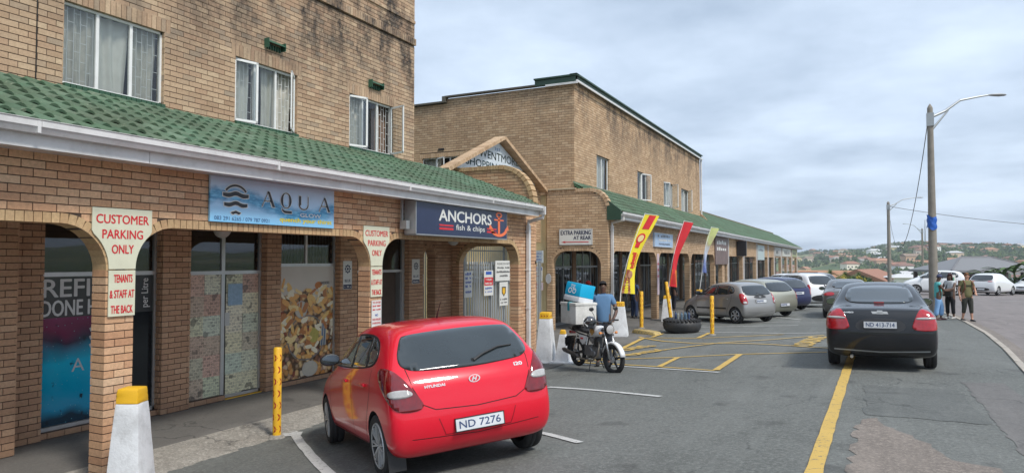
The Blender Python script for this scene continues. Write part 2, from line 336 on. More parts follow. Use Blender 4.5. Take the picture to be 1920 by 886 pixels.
def ribbon(name, pts, wd, mat, off=0.012, jag=0.012, seg=0.25, parent=None):
    """a painted line on the ground following its slope"""
    V = []; F = []; P = []
    for (x0, y0), (x1, y1) in zip(pts, pts[1:]):
        n = max(1, int(math.hypot(x1 - x0, y1 - y0) / seg))
        for k in range(n): P.append((x0 + (x1 - x0) * k / n, y0 + (y1 - y0) * k / n))
    P.append(pts[-1])
    for i, (x, y) in enumerate(P):
        a = P[max(i - 1, 0)]; b = P[min(i + 1, len(P) - 1)]; dx, dy = b[0] - a[0], b[1] - a[1]; l = math.hypot(dx, dy) or 1; nx_, ny_ = -dy / l, dx / l
        for s_ in (-1, 1):
            h = s_ * (wd / 2 + rnd.uniform(-jag, jag)); X, Y = x + nx_ * h, y + ny_ * h; V.append((X, Y, G(X, Y) + off))
    for i in range(len(P) - 1): F.append((2 * i, 2 * i + 1, 2 * i + 3, 2 * i + 2))
    return ob(name, V, F, mat, parent)
# ================================================================ bricks, arches, tiles
CUBE = {}
def unit_cube(mat):
    if mat.name not in CUBE:
        me = bpy.data.meshes.new("brick"); h = 0.5
        me.from_pydata([(-h, -h, -h), (h, -h, -h), (h, h, -h), (-h, h, -h), (-h, -h, h), (h, -h, h), (h, h, h), (-h, h, h)], [], [(0, 3, 2, 1), (4, 5, 6, 7), (0, 1, 5, 4), (1, 2, 6, 5), (2, 3, 7, 6), (3, 0, 4, 7)])
        me.materials.append(mat); CUBE[mat.name] = me
    return CUBE[mat.name]
def vis_size(c, ln):
    c = Vector(c); d = c.dot(CAMF)
    if d < 1: return 0
    px = 960 + 1300 * c.dot(CAMR) / d; py = 443 - 1300 * c.dot(CAMU) / d
    if px < -25 or px > 1945 or py < -25 or py > 910: return 0
    return ln * 1300 / d
class Bricks:
    """pieces = (centre, axis_u, axis_n, size(u,n,z), material, extra tilt in the wall plane)"""
    def __init__(s): s.p = []
    def add(s, c, u, n, size, mat, tilt=0.0): s.p.append((Vector(c), Vector(u), Vector(n), size, mat, tilt))
    def emit(s, parent, nmax=300, name="brick", loc=None):
        off = world_children_offset(parent)
        s.p.sort(key=lambda q: -vis_size(q[0], q[3][0] if q[3][0] > q[3][2] else q[3][2]))
        mats = []; mb = MB()
        for i, (c, u, n, size, mat, tilt) in enumerate(s.p):
            z = u.cross(n); z = -z if z.z < 0 else z
            if tilt: rot = Matrix.Rotation(tilt, 3, n); u = rot @ u; z = rot @ z
            B = Matrix((u * size[0], n * size[1], z * size[2])).transposed()
            if i < nmax and vis_size(c, size[0]) > 0:
                o = bpy.data.objects.new(name, unit_cube(mat)); COL.objects.link(o); o.parent = parent
                m4 = B.to_4x4(); m4.translation = c - off; o.matrix_local = m4
            else:
                if mat not in mats: mats.append(mat)
                h = 0.5; V = [B @ Vector(v) + c - off for v in ((-h, -h, -h), (h, -h, -h), (h, h, -h), (-h, h, -h), (-h, -h, h), (h, -h, h), (h, h, h), (-h, h, h))]
                mb.add(V, [(0, 3, 2, 1), (4, 5, 6, 7), (0, 1, 5, 4), (1, 2, 6, 5), (2, 3, 7, 6), (3, 0, 4, 7)], mats.index(mat))
        if mb.v: stuff(fixn(mb.build(name, None, parent, mats=mats)))
def blocked(z, ops, ring):
    iv = []
    for o_ in ops:
        if z < o_[2]: continue
        ua, ub, zb, zt, r = o_; sp = zt - r
        if z < sp or r == 0:
            if z < zt: iv.append((ua, ub))
        else:
            Rr = r + ring; dz = z - sp
            if dz < Rr:
                k = math.sqrt(Rr * Rr - dz * dz); iv.append((ua + r - k, ub - r + k))
    return iv
def free(u0, u1, iv):
    segs = [(u0, u1)]
    for a, b in iv:
        ns = []
        for s, e in segs:
            if b <= s or a >= e: ns.append((s, e)); continue
            if a > s: ns.append((s, a))
            if b < e: ns.append((b, e))
        segs = ns
    return [q for q in segs if q[1] - q[0] > 0.02]
CO = 0.085
def brick_wall(BK, parent, name, origin, u, n, u0, u1, z0, z1, ops, mat, t, clip=None, ringmat=None, zlim=None, BL=0.232, mortar=None, bricks=True, soldiers=()):
    """origin + u*a + z; n = outward normal; face of the bricks lies on the plane, mortar 8 mm behind it"""
    O = Vector(origin); u = Vector(u); n = Vector(n); Z = Vector((0, 0, 1)); mb = MB(); rows = []
    nrow = int(round((z1 - z0) / CO))
    for k in range(nrow):
        za = z0 + k * CO; zm = za + CO / 2; lo, hi = u0, u1
        if clip: lo, hi = clip(zm)
        lo = max(lo, u0); hi = min(hi, u1)
        if hi - lo < 0.03: continue
        segm = free(lo, hi, blocked(zm, ops, 0.02)); segb = free(lo, hi, blocked(zm, ops, 0.11) + [(a, b) for (a, b, sa, sb) in soldiers if sa < zm < sb])
        rows.append((za, segm))
        if not bricks or (zlim and not (zlim[0] < zm < zlim[1])): continue
        ph = (k % 2) * 0.5 * BL
        for s, e in segb:
            if e - s < 0.62: x = s - (0.5 * BL if k % 2 else 0.0)
            else: j = math.floor((s - ph - u0) / BL); x = u0 + ph + j * BL
            while x < e - 0.01:
                a = max(x, s); b = min(x + BL, e)
                if e - b < 0.04: b = e
                if x < s and x + BL - s < 0.04: x += BL; a = s; b = min(x + BL, e)
                if b - a > 0.02:
                    ga = 0.0 if abs(a - s) < 1e-6 else 0.005; gb = 0.0 if abs(b - e) < 1e-6 else 0.005
                    pr = rnd.uniform(-0.0015, 0.0025); th = (t + 0.016) if t < 0.3 else 0.06
                    c = O + u * ((a + ga + b - gb) / 2) + Z * zm - n * (th / 2) + n * pr
                    BK.add(c, u, n, (b - a - ga - gb, th, CO - 0.0115), mat)
                x += BL
    i = 0                                                      # mortar core, merged over equal rows
    while i < len(rows):
        j = i
        while j + 1 < len(rows) and rows[j + 1][1] == rows[i][1] and abs(rows[j + 1][0] - rows[j][0] - CO) < 1e-6: j += 1
        for s, e in rows[i][1]:
            za, zb = rows[i][0], rows[j][0] + CO; a, b = s + 0.008, e - 0.008
            P = [O + u * p + Z * q - n * d for d in (0.0095, t + (0.0 if t < 0.3 else 0)) for p, q in ((a, za), (b, za), (b, zb), (a, zb))]
            mb.add(P, [(0, 1, 2, 3), (7, 6, 5, 4), (0, 4, 5, 1), (1, 5, 6, 2), (2, 6, 7, 3), (3, 7, 4, 0)])
        i = j + 1
    fixn(mb.build(name, mortar or MORTAR, parent, world=True))
    for o_ in ops:                                             # ring of bricks on edge round each arched opening
        ua, ub, zb, zt, r = o_
        if r <= 0 or not ringmat: continue
        sp = zt - r; rg = 0.108; path = []
        na = max(3, int(round((r + rg / 2) * math.pi / 2 / 0.088)))
        for q in range(na):
            an = math.pi - (q + 0.5) * (math.pi / 2) / na; path.append((ua + r + (r + rg / 2) * math.cos(an), sp + (r + rg / 2) * math.sin(an), an - math.pi / 2))
        nf = max(1, int(round((ub - ua - 2 * r) / 0.086)))
        for q in range(nf): path.append((ua + r + (q + 0.5) * (ub - ua - 2 * r) / nf, zt + rg / 2, 0))
        for q in range(na):
            an = math.pi / 2 - (q + 0.5) * (math.pi / 2) / na; path.append((ub - r + (r + rg / 2) * math.cos(an), sp + (r + rg / 2) * math.sin(an), an - math.pi / 2))
        sgn = 1 if u.cross(Z).dot(n) > 0 else -1
        for a, z, an in path:
            if a < u0 - 0.2 or a > u1 + 0.2: continue
            th = t + 0.022
            BK.add(O + u * a + Z * z - n * (th / 2) + n * 0.005, u, n, (0.077, th, rg - 0.004), ringmat, an)
def soldier_row(BK, origin, u, n, a0, a1, z, h, mat, proud=0.012, th=0.06, pitch=0.082):
    O = Vector(origin); u = Vector(u); n = Vector(n); k = max(1, int(round((a1 - a0) / pitch))); st = (a1 - a0) / k
    for i in range(k): BK.add(O + u * (a0 + (i + 0.5) * st) + Vector((0, 0, z + h / 2)) + n * (proud - th / 2), u, n, (st - 0.009, th, h - 0.006), mat)
def tile_mesh():
    V = []; F = []; W_, Ln = 0.20, 0.38; n = 6
    prof = [(i / n * W_, 0.010 + 0.042 * max(0.0, math.sin(math.pi * min(1, (i / n) / 0.70))) ** 0.9) for i in range(n + 1)]
    for x, z in prof: V.append((x, 0, z + 0.022))
    for x, z in prof: V.append((x, Ln, z - 0.006))
    for x, z in prof: V.append((x, 0, z - 0.008))
    for i in range(n): F.append((i, i + 1, n + 2 + i, n + 1 + i)); F.append((2 * n + 2 + i, 2 * n + 3 + i, i + 1, i))
    me = bpy.data.meshes.new("roof_tile"); me.from_pydata(V, [], F); me.materials.append(TILE)
    me.polygons.foreach_set("use_smooth", [k % 2 == 0 for k in range(len(F))]); return me
TM = tile_mesh()
def tile_roof(parent, xe, ze, xr, zr, y0, y1, nmax=300, clip=None, cut=0.0):
    """tiles from the eave (xe, ze) up to (xr, zr), courses running along Y"""
    off = world_children_offset(parent); run = Vector((xr - xe, 0, zr - ze)); Ls = run.length; up = run.normalized(); side = Vector((0, 1, 0)); nn = side.cross(up); nn = nn if nn.z > 0 else -nn
    nr = max(1, int(round(Ls / 0.31))); nc = int((y1 - y0) / 0.20); P = []
    for i in range(nr):
        for j in range(nc):
            o_ = Vector((xe, y0 + j * 0.20 + (0.0 if i % 2 else 0.10), ze)) + up * (i * Ls / nr)
            if clip and not clip(o_.y, i / nr): continue
            o_ += nn * rnd.uniform(-0.003, 0.007) + up * rnd.uniform(-0.008, 0.008)
            P.append(o_)
    P.sort(key=lambda q: -vis_size(q, 0.2)); B = Matrix((side, up, nn)).transposed().to_4x4(); V0 = [v.co.copy() for v in TM.vertices]; F0 = [tuple(p.vertices) for p in TM.polygons]; mb = MB()
    if B.determinant() < 0: B = Matrix((side, up, nn)).transposed().to_4x4()
    for k, o_ in enumerate(P):
        m = Matrix.Translation(o_ - off) @ B
        if k < nmax and vis_size(o_, 0.2) > 0:
            t = bpy.data.objects.new("roof_tile", TM); COL.objects.link(t); t.parent = parent; t.matrix_local = m
        else: mb.add([m @ v for v in V0], F0)
    if mb.v: stuff(mb.build("roof_tile", TILE, parent, smooth=False))
    u = MB(); V = [Vector((xe, y0, ze - 0.01)), Vector((xe, y1 - cut, ze - 0.01)), Vector((xr, y1, zr - 0.01)), Vector((xr, y0, zr - 0.01))]; V += [v - Vector((0, 0, 0.06)) for v in V]
    u.add(V, [(0, 1, 2, 3), (7, 6, 5, 4), (0, 4, 5, 1), (1, 5, 6, 2), (2, 6, 7, 3), (3, 7, 4, 0)]); fixn(u.build("roof_underlay", M((0.05, 0.13, 0.06), 0.7), parent, world=True))
def gutter(parent, x, z, y0, y1):
    prof = [(0.02, 0.0), (0.085, 0.0), (0.11, 0.045), (0.125, 0.06), (0.125, 0.115), (0.135, 0.125), (0.125, 0.13), (0.11, 0.118), (0.11, 0.07), (0.02, 0.02), (0.0, 0.02), (0.0, 0.0)]
    mb = MB(); n = len(prof); seg = [y0]
    while seg[-1] < y1 - 0.1: seg.append(min(y1, seg[-1] + 3.0))
    for a, b in zip(seg, seg[1:]):
        dz = rnd.uniform(-0.006, 0.004)
        mb.loft([[(x + px, a + 0.004, z + pz + dz) for px, pz in prof], [(x + px, b, z + pz + dz * 0.3) for px, pz in prof]])
        mb.box((x + 0.068, b - 0.02, z + 0.055), (0.122, 0.03, 0.112))
    o = fixn(mb.build("gutter", GUT, parent, world=True)); return o
def fascia(parent, x, z0, z1, y0, y1):
    mb = MB(); y = y0
    while y < y1 - 0.05:
        e = min(y1, y + 3.6); mb.bb((x - 0.025, y + 0.003, z0), (x, e - 0.003, z1)); y = e
    for yy in (): pass
    fixn(mb.build("fascia_board", GUT, parent, world=True))
    m2 = MB().bb((x - 0.40, y0, z0 + 0.02), (x - 0.027, y1, z0 + 0.035)); fixn(m2.build("soffit_board", GUT, parent, world=True))
def downpipe(parent, x, y, zt, zb, xg):
    mb = MB(); mb.tube([(xg, y, zt + 0.12), (xg, y, zt + 0.03), (x + 0.05, y, zt - 0.06), (x + 0.05, y, zt - 0.2)], 0.045, 10); mb.box((x + 0.05, y, (zt - 0.15 + zb) / 2), (0.075, 0.10, zt - 0.15 - zb))
    for k in range(4): mb.box((x + 0.045, y, zb + 0.3 + k * (zt - zb - 0.6) / 3), (0.095, 0.125, 0.035))
    fixn(mb.build("downpipe", GUT, parent, world=True))

# ---------------------------------------------------------------- windows
CURT = [M((0.72, 0.70, 0.64), 0.9, var=0.15, name="net_curtain"), M((0.20, 0.13, 0.09), 0.9, var=0.3, name="brown_curtain"), M((0.60, 0.57, 0.50), 0.9, var=0.25)]
def curtain(parent, fn, a0, a1, b0, b1, t, mat, folds=9, amp=0.03):
    n = folds * 8; V = []; F = []; ph = rnd.random() * 6
    for j in range(7):
        for i in range(n + 1):
            f = i / n; g = j / 6
            V.append(fn(a0 + (a1 - a0) * f + 0.02 * math.sin(g * 3 + f * 5), b0 + (b1 - b0) * g, t + amp * math.sin(2 * math.pi * folds * f + ph + 0.8 * math.sin(g * 2.1 + f * 9)) + 0.6 * amp * math.sin(5.1 * f + ph)))
    for j in range(6):
        for i in range(n): a = j * (n + 1) + i; F.append((a, a + 1, a + n + 2, a + n + 1))
    return ob("curtain", V, F, mat, parent, smooth=True, world=True)
def fbox(mb, fn, a0, a1, b0, b1, t0, t1, mi=0):
    P = [fn(a, b, t) for t in (t0, t1) for a, b in ((a0, b0), (a1, b0), (a1, b1), (a0, b1))]
    mb.add(P, [(0, 1, 2, 3), (7, 6, 5, 4), (0, 4, 5, 1), (1, 5, 6, 2), (2, 6, 7, 3), (3, 7, 4, 0)], mi)
def bars(mb, fn, a0, a1, b0, b1, t, w_=0.008):
    """burglar bars: a stepped grid of thin steel strips"""
    k = max(3, int((a1 - a0) / 0.085)); st = (a1 - a0) / k
    for i in range(k + 1): fbox(mb, fn, a0 + i * st - w_ / 2, a0 + i * st + w_ / 2, b0, b1, t, t + 0.005)
    m = max(3, int((b1 - b0) / 0.22))
    for i in range(k):
        for j in range(m):
            z = b0 + (j + (0.25 if i % 2 else 0.75)) * (b1 - b0) / m; fbox(mb, fn, a0 + i * st, a0 + (i + 1) * st, z - w_ / 2, z + w_ / 2, t, t + 0.005)
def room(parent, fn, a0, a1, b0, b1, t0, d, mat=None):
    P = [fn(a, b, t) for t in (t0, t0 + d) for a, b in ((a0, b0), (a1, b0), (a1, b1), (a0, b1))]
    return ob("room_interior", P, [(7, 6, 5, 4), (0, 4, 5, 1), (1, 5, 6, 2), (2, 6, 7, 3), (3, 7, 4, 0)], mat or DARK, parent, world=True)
def casement(parent, fn, hinge, wd, b0, b1, t, ang, side):
    """side-hung sash; hinge on the left (side=1) or right (side=-1), opened outward by ang degrees"""
    c, s = math.cos(R(ang)), math.sin(R(ang))
    f2 = lambda a, b, tt: fn(hinge + side * (a * c) + tt * s * side, b, t - a * s + tt * c)
    mb = MB(); r = 0.04
    for (a0, a1, z0, z1) in ((0, wd, b0, b0 + r), (0, wd, b1 - r, b1), (0, r, b0, b1), (wd - r, wd, b0, b1)): fbox(mb, f2, a0, a1, z0, z1, 0, 0.025)
    o = fixn(mb.build("casement", WHITE, parent, world=True))
    return o, f2
def upper_window(bld, fn, a0, a1, b0, b1, lights, cset, sill=True, rec=0.06, bar=True, mull=None):
    """lights = list of opening angles of the leaves (None = fixed pane)"""
    mb = MB(); r = 0.035; nL = len(lights); e = mull or [i / nL for i in range(nL + 1)]; ed = [a0 + (a1 - a0) * q for q in e]
    for (x0, x1, z0, z1) in ((a0, a1, b0, b0 + r), (a0, a1, b1 - r, b1), (a0, a0 + r, b0, b1), (a1 - r, a1, b0, b1)): fbox(mb, fn, x0, x1, z0, z1, rec, rec + 0.045)
    for x in ed[1:-1]: fbox(mb, fn, x - 0.022, x + 0.022, b0 + r, b1 - r, rec + 0.002, rec + 0.044)
    wdw = fixn(mb.build("window", WHITE, bld, world=True))
    off = world_children_offset(wdw)
    for i, an in enumerate(lights):
        x0, x1 = ed[i] + 0.02, ed[i + 1] - 0.02
        if an is None:
            P = [fn(x, z, rec + 0.025) for x, z in ((x0, b0 + r), (x1, b0 + r), (x1, b1 - r), (x0, b1 - r))]; ob("pane", P, [(0, 1, 2, 3)], GLASS, wdw, world=True)
        else:
            side = 1 if an >= 0 else -1; c, f2 = casement(wdw, fn, x0 if side > 0 else x1, x1 - x0, b0 + 0.02, b1 - 0.02, rec - 0.012, abs(an), side)
            P = [f2(x, z, 0.012) for x, z in ((0.04, b0 + 0.06), (x1 - x0 - 0.04, b0 + 0.06), (x1 - x0 - 0.04, b1 - 0.06), (0.04, b1 - 0.06))]; ob("pane", P, [(0, 1, 2, 3)], GLASS, wdw, world=True)
        if bar and (an is not None or i != 1 or nL == 2):
            m2 = MB(); bars(m2, fn, x0 + 0.01, x1 - 0.01, b0 + r, b1 - r, rec + 0.06); m2.build("burglar_bars", WHITE, wdw, world=True)
    for (f0, f1, ci) in cset: curtain(wdw, fn, a0 + (a1 - a0) * f0, a0 + (a1 - a0) * f1, b0, b1, rec + 0.16, CURT[ci], folds=max(3, int((f1 - f0) * 9)))
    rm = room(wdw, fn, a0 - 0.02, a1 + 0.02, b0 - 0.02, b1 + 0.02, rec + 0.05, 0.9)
    return wdw

# ================================================================ building nearest the camera
A = thing("shop_building", "two storey brick shop building nearest the camera with the brick arcade and green tiled canopy", "building", (-7.38, 4.9, -2.42))
BK = Bricks(); UY = (0, 1, 0); NX = (1, 0, 0); UX = (1, 0, 0); NY = (0, -1, 0)
archA = [(-4.5, 0.2, -9, 0.38, 0.5), (0.53, 4.78, -9, 0.38, 0.5), (5.11, 9.33, -9, 0.38, 0.5), (9.66, 15.0, -9, 0.38, 0.5)]
brick_wall(BK, A, "arcade_wall", (-7.38, 0, 0), UY, NX, -4.8, 15.955, -2.57, 1.17, archA, BR_LOW, 0.22, ringmat=BR_ARCH)
endA = lambda z: (-9.95, -7.45 if z < 1.5 else -8.42 + math.sqrt(max(0, 0.90 ** 2 - (z - 1.5) ** 2)))
brick_wall(BK, A, "end_wall", (0, 15.962, 0), UX, NY, -9.95, -7.383, -2.57, 2.36, [(-9.62, -7.93, -9, 0.36, 0.5)], BR_LOW, 0.20, clip=endA, ringmat=BR_ARCH)
soldier_row(BK, (0, 15.96, 0), UX, NY, -9.8, -8.42, 2.36, 0.11, BR_ARCH, 0.03, 0.28)
for q in range(10):
    an = R(90 - (q + 0.5) * 9); BK.add((-8.42 + 0.955 * math.cos(an), 15.96 + 0.10, 1.46 + 0.955 * math.sin(an)), UX, NY, (0.13, 0.27, 0.11), BR_ARCH, an - math.pi / 2)
for q in range(5): BK.add((-7.465, 16.06, 1.40 - q * 0.088), UX, NY, (0.12, 0.27, 0.077), BR_ARCH)
winA = [(5.62, 7.16), (8.53, 10.03), (11.55, 13.1)]
opsA = [(a, b, 2.42, 3.56, 0) for a, b in winA]
solA = [(a - 0.08, b + 0.1, 3.56, 3.56 + 0.17) for a, b in winA]
brick_wall(BK, A, "upper_wall", (-9.70, 0, 0), UY, NX, -4.8, 13.95, 2.055, 7.155, opsA, BR_UP, 0.4, soldiers=[(a, b, s, e) for a, b, s, e in solA] + [(-9, 20, 5.20, 5.40)], zlim=(2.0, 6.7))
for a, b, s, e in solA: soldier_row(BK, (-9.70, 0, 0), UY, NX, a, b, s, 0.22, BR_UP, 0.002)
for a, b in winA:       # painted green sill bricks and brick reveals
    soldier_row(BK, (-9.70, 0, 0), UY, NX, a, b, 2.27, 0.15, M((0.03, 0.085, 0.045), 0.5, var=0.3, name="green_sill_paint"), 0.05, 0.2)
    for k in range(13):
        for yy in (a, b): BK.add((-9.70 - 0.055, yy + (0.0 if yy == a else 0.0), 2.46 + k * CO + 0.04), NX, UY, (0.11, 0.012, CO - 0.011), BR_UP)
soldier_row(BK, (-9.70, 0, 0), UY, NX, 3.0, 13.95, 5.225, 0.16, BR_UP, 0.055, 0.12); soldier_row(BK, (-9.70, 0, 0), UY, NX, 3.0, 13.95, 5.76, 0.075, BR_UP, 0.03, 0.1, 0.23)
MB().bb((-9.703, 5.27, 2.3), (-9.69, 5.283, 7)).build("control_joint", DARK, A, world=True)
MB().bb((-20, -4.8, -2.5), (-10.1, 13.9, 7.0)).build("rear_wall", MORTAR, A, world=True)
# shopfront brick piers
def pier(BK, par, x, y0, y1, z0, z1, mat=BR_IN, d=0.3):
    brick_wall(BK, par, "pilaster", (x, 0, 0), UY, NX, y0, y1, z0, z1, [], mat, d)
    for k in range(int(round((z1 - z0) / CO))):        # brick ends on the return faces
        for yy, ny in ((y0, -1), (y1, 1)):
            if k % 2 == (0 if ny > 0 else 1): BK.add((x - 0.16, yy + ny * 0.004, z0 + (k + 0.5) * CO), NX, UY, (0.2, 0.02, CO - 0.012), mat)
            else: BK.add((x - 0.08, yy + ny * 0.004, z0 + (k + 0.5) * CO), NX, UY, (0.10, 0.02, CO - 0.012), mat)
pier(BK, A, -9.40, 3.2, 4.97, -2.50, 0.64, d=0.5); pier(BK, A, -9.80, 4.99, 5.50, -2.50, 0.64); pier(BK, A, -9.80, 7.27, 7.78, -2.50, 0.64)
pier(BK, A, -9.80, 9.41, 9.76, -2.50, 0.64); pier(BK, A, -9.80, 11.43, 11.98, -2.50, 0.64); pier(BK, A, -9.80, 13.92, 14.52, -2.50, 0.64)
brick_wall(BK, A, "passage_wall", (-9.85, 0, 0), UY, NX, 14.52, 15.95, -2.50, 0.64, [(14.62, 15.15, -1.9, 0.30, 0.24)], BR_IN, 0.25, ringmat=BR_IN)
brick_wall(BK, A, "sill_course", (-9.86, 0, 0), UY, NX, 5.5, 11.43, -2.50, -2.33, [(8.55, 9.42, -9, 9, 0)], BR_IN, 0.2)
tile_roof(A, -6.955, 1.285, -9.70, 2.335, -2.2, 15.95, clip=lambda y, f: y < 15.15 + min(0.62, f * 4), cut=0.65); gutter(A, -6.99, 1.19, -2.2, 15.36); fascia(A, -6.99, 1.06, 1.24, -2.2, 15.34)
MB().box((-6.92, 15.39, 1.2), (0.16, 0.07, 0.2)).build("gutter_stop_end", GUT, A, world=True); downpipe(A, -7.36, 15.42, 1.0, -2.42, -6.92)
MB().bb((-9.95, -4.8, 0.60), (-7.6, 15.95, 0.62)).build("arcade_ceiling", M((0.60, 0.59, 0.56), 0.8, dirt=0.2), A, world=True)
BK.emit(A)
fs = fX(-9.95)
def shopfront(y0, y1, zb, zt, tr, mulls=(), mat=M((0.55, 0.56, 0.56), 0.35, 0.6, name="aluminium")):
    mb = MB(); r = 0.045
    for (a0, a1, b0, b1) in ((y0, y1, zb, zb + 0.05), (y0, y1, zt - 0.05, zt), (y0, y0 + r, zb, zt), (y1 - r, y1, zb, zt), (y0, y1, tr, tr + 0.06)): fbox(mb, fs, a0, a1, b0, b1, -0.012 if b0 == tr else -0.01, 0.05)
    for m_ in mulls: fbox(mb, fs, m_ - 0.035, m_ + 0.035, zb, zt, -0.008, 0.05)
    return fixn(mb.build("shop_window", mat, A, world=True))
def pane(w_, a0, a1, b0, b1, t=0.02, mat=None):
    return ob("pane", [fs(a0, b0, t), fs(a1, b0, t), fs(a1, b1, t), fs(a0, b1, t)], [(0, 1, 2, 3)], mat or GLASS_SH, w_, world=True)
def printed(name, a0, a1, b0, b1, mat, par, t=0.03, fn=None):
    fn = fn or fs
    return ob(name, [fn(a0, b0, t), fn(a1, b0, t), fn(a1, b1, t), fn(a0, b1, t)], [(0, 1, 2, 3)], mat, par, world=True)
def aqua_print():
    m, nt, bs = newmat("water_drop_print"); P = pos(nt); sx = nt.nodes.new("ShaderNodeSeparateXYZ"); nt.links.new(P, sx.inputs[0])
    h = mth(nt, 'MULTIPLY', mth(nt, 'SUBTRACT', sx.outputs[2], CZ - 2.25), 1 / 1.5, True)
    hn = mth(nt, 'ADD', h, mth(nt, 'MULTIPLY', mth(nt, 'SUBTRACT', noise(nt, P, 1.6, 2), 0.5), 0.35))
    c = rampn(nt, hn, [(0.0, (0.0, 0.03, 0.06)), (0.10, (0.0, 0.27, 0.46)), (0.60, (0.0, 0.42, 0.62)), (0.76, (0.01, 0.03, 0.06)), (0.86, (0.13, 0.012, 0.06)), (1.0, (0.22, 0.03, 0.11))])
    vo = nt.nodes.new("ShaderNodeTexVoronoi"); vo.inputs["Scale"].default_value = 7.5; nt.links.new(vmul(nt, P, (1, 1, 0.7)), vo.inputs["Vector"])
    dr = rampn(nt, vo.outputs["Distance"], [(0.16, 1.0), (0.30, 0.0)]); c = mixc(nt, mth(nt, 'MULTIPLY', dr, rampn(nt, noise(nt, P, 9, 3), [(0.48, 0.0), (0.55, 1.0)])), c, (0.0, 0.015, 0.03))
    v2 = nt.nodes.new("ShaderNodeTexVoronoi"); v2.inputs["Scale"].default_value = 16; nt.links.new(P, v2.inputs["Vector"])
    c = mixc(nt, mth(nt, 'MULTIPLY', rampn(nt, v2.outputs["Distance"], [(0.08, 1.0), (0.13, 0.0)]), 0.7), c, (0.12, 0.42, 0.5))
    nt.links.new(c, bs.inputs["Base Color"]); bs.inputs["Roughness"].default_value = 0.12; return m
def food_print():
    m, nt, bs = newmat("food_photo_print"); P = pos(nt)
    nz = nt.nodes.new("ShaderNodeTexNoise"); nz.inputs["Scale"].default_value = 5; nt.links.new(P, nz.inputs["Vector"])
    va = nt.nodes.new("ShaderNodeVectorMath"); va.operation = 'MULTIPLY_ADD'; nt.links.new(nz.outputs["Color"], va.inputs[0]); va.inputs[1].default_value = (0.14, 0.14, 0.14); nt.links.new(P, va.inputs[2])
    vo = nt.nodes.new("ShaderNodeTexVoronoi"); vo.inputs["Scale"].default_value = 9.5; nt.links.new(va.outputs[0], vo.inputs["Vector"])
    sx = nt.nodes.new("ShaderNodeSeparateXYZ"); nt.links.new(vo.outputs["Color"], sx.inputs[0])
    c = rampn(nt, sx.outputs[0], [(0.0, (0.50, 0.22, 0.06)), (0.2, (0.66, 0.36, 0.12)), (0.4, (0.75, 0.52, 0.25)), (0.55, (0.25, 0.05, 0.03)), (0.7, (0.70, 0.60, 0.45)), (0.85, (0.55, 0.22, 0.05)), (1, (0.40, 0.30, 0.18))])
    c = mixc(nt, rampn(nt, vo.outputs["Distance"], [(0.45, 0.0), (0.75, 0.9)]), c, (0.04, 0.02, 0.012))
    bgc = mixc(nt, noise(nt, P, 2, 3), (0.50, 0.45, 0.39), (0.66, 0.61, 0.55))
    s2 = nt.nodes.new("ShaderNodeSeparateXYZ"); nt.links.new(P, s2.inputs[0]); h = mth(nt, 'SUBTRACT', s2.outputs[2], CZ - 0.65)
    k = rampn(nt, mth(nt, 'ADD', mth(nt, 'ADD', h, 0.5), mth(nt, 'MULTIPLY', mth(nt, 'SUBTRACT', noise(nt, P, 3, 2), 0.5), 0.5)), [(0.48, 0.0), (0.54, 1.0)])
    c = mixc(nt, k, c, bgc); nt.links.new(c, bs.inputs["Base Color"]); bs.inputs["Roughness"].default_value = 0.2; return m
def news_mat():
    m, nt, bs = newmat("newsprint"); P = pos(nt); rr = nt.nodes.new("ShaderNodeObjectInfo").outputs["Random"]
    sp = nt.nodes.new("ShaderNodeSeparateXYZ"); nt.links.new(P, sp.inputs[0]); cb = nt.nodes.new("ShaderNodeCombineXYZ"); nt.links.new(sp.outputs[1], cb.inputs[0]); nt.links.new(sp.outputs[2], cb.inputs[1])
    def blocks(w_, h_, c1, c2, mo, ms, off=0.5):
        b = nt.nodes.new("ShaderNodeTexBrick"); b.inputs["Scale"].default_value = 1; b.inputs["Brick Width"].default_value = w_; b.inputs["Row Height"].default_value = h_; b.inputs["Mortar Size"].default_value = ms; b.inputs["Mortar Smooth"].default_value = 0; b.offset = off
        for n_, c_ in (("Color1", c1), ("Color2", c2), ("Mortar", mo)): b.inputs[n_].default_value = (*c_, 1)
        nt.links.new(cb.outputs[0], b.inputs["Vector"]); return b.outputs[0]
    c = blocks(0.085, 0.055, (0.80, 0.79, 0.68), (0.20, 0.21, 0.19), (0.92, 0.88, 0.72), 0.007)
    c = mixc(nt, 0.5, c, blocks(0.034, 0.018, (0.85, 0.84, 0.74), (0.12, 0.12, 0.12), (0.88, 0.86, 0.74), 0.003, 0.3))
    tint = rampn(nt, rr, [(0, (0.95, 0.90, 0.72)), (0.35, (0.72, 0.84, 0.72)), (0.55, (0.72, 0.38, 0.36)), (0.66, (1.0, 0.98, 0.88)), (0.82, (0.60, 0.78, 0.76)), (1, (1.0, 0.92, 0.75))])
    c = mixc(nt, 1.0, c, tint, 'MULTIPLY'); c = mixc(nt, rampn(nt, noise(nt, P, 4, 2), [(0.62, 0.0), (0.64, 0.6)]), c, (0.06, 0.055, 0.05))
    nt.links.new(c, bs.inputs["Base Color"]); bs.inputs["Roughness"].default_value = 0.35; return m
NEWS = news_mat(); LET = M((0.62, 0.63, 0.62), 0.4, name="white_vinyl"); PRW = M((0.45, 0.48, 0.5), 0.4, name="faded_vinyl")
w1 = shopfront(5.5, 7.27, -2.33, 0.60, -0.23, (6.5,)); pane(w1, 5.52, 7.25, -2.3, 0.58)
printed("window_print", 5.54, 6.47, -2.27, -0.80, aqua_print(), w1, 0.012); printed("window_print", 6.54, 7.22, -2.27, -0.80, M((0.006, 0.010, 0.014), 0.12, name="black_window_print"), w1, 0.012)
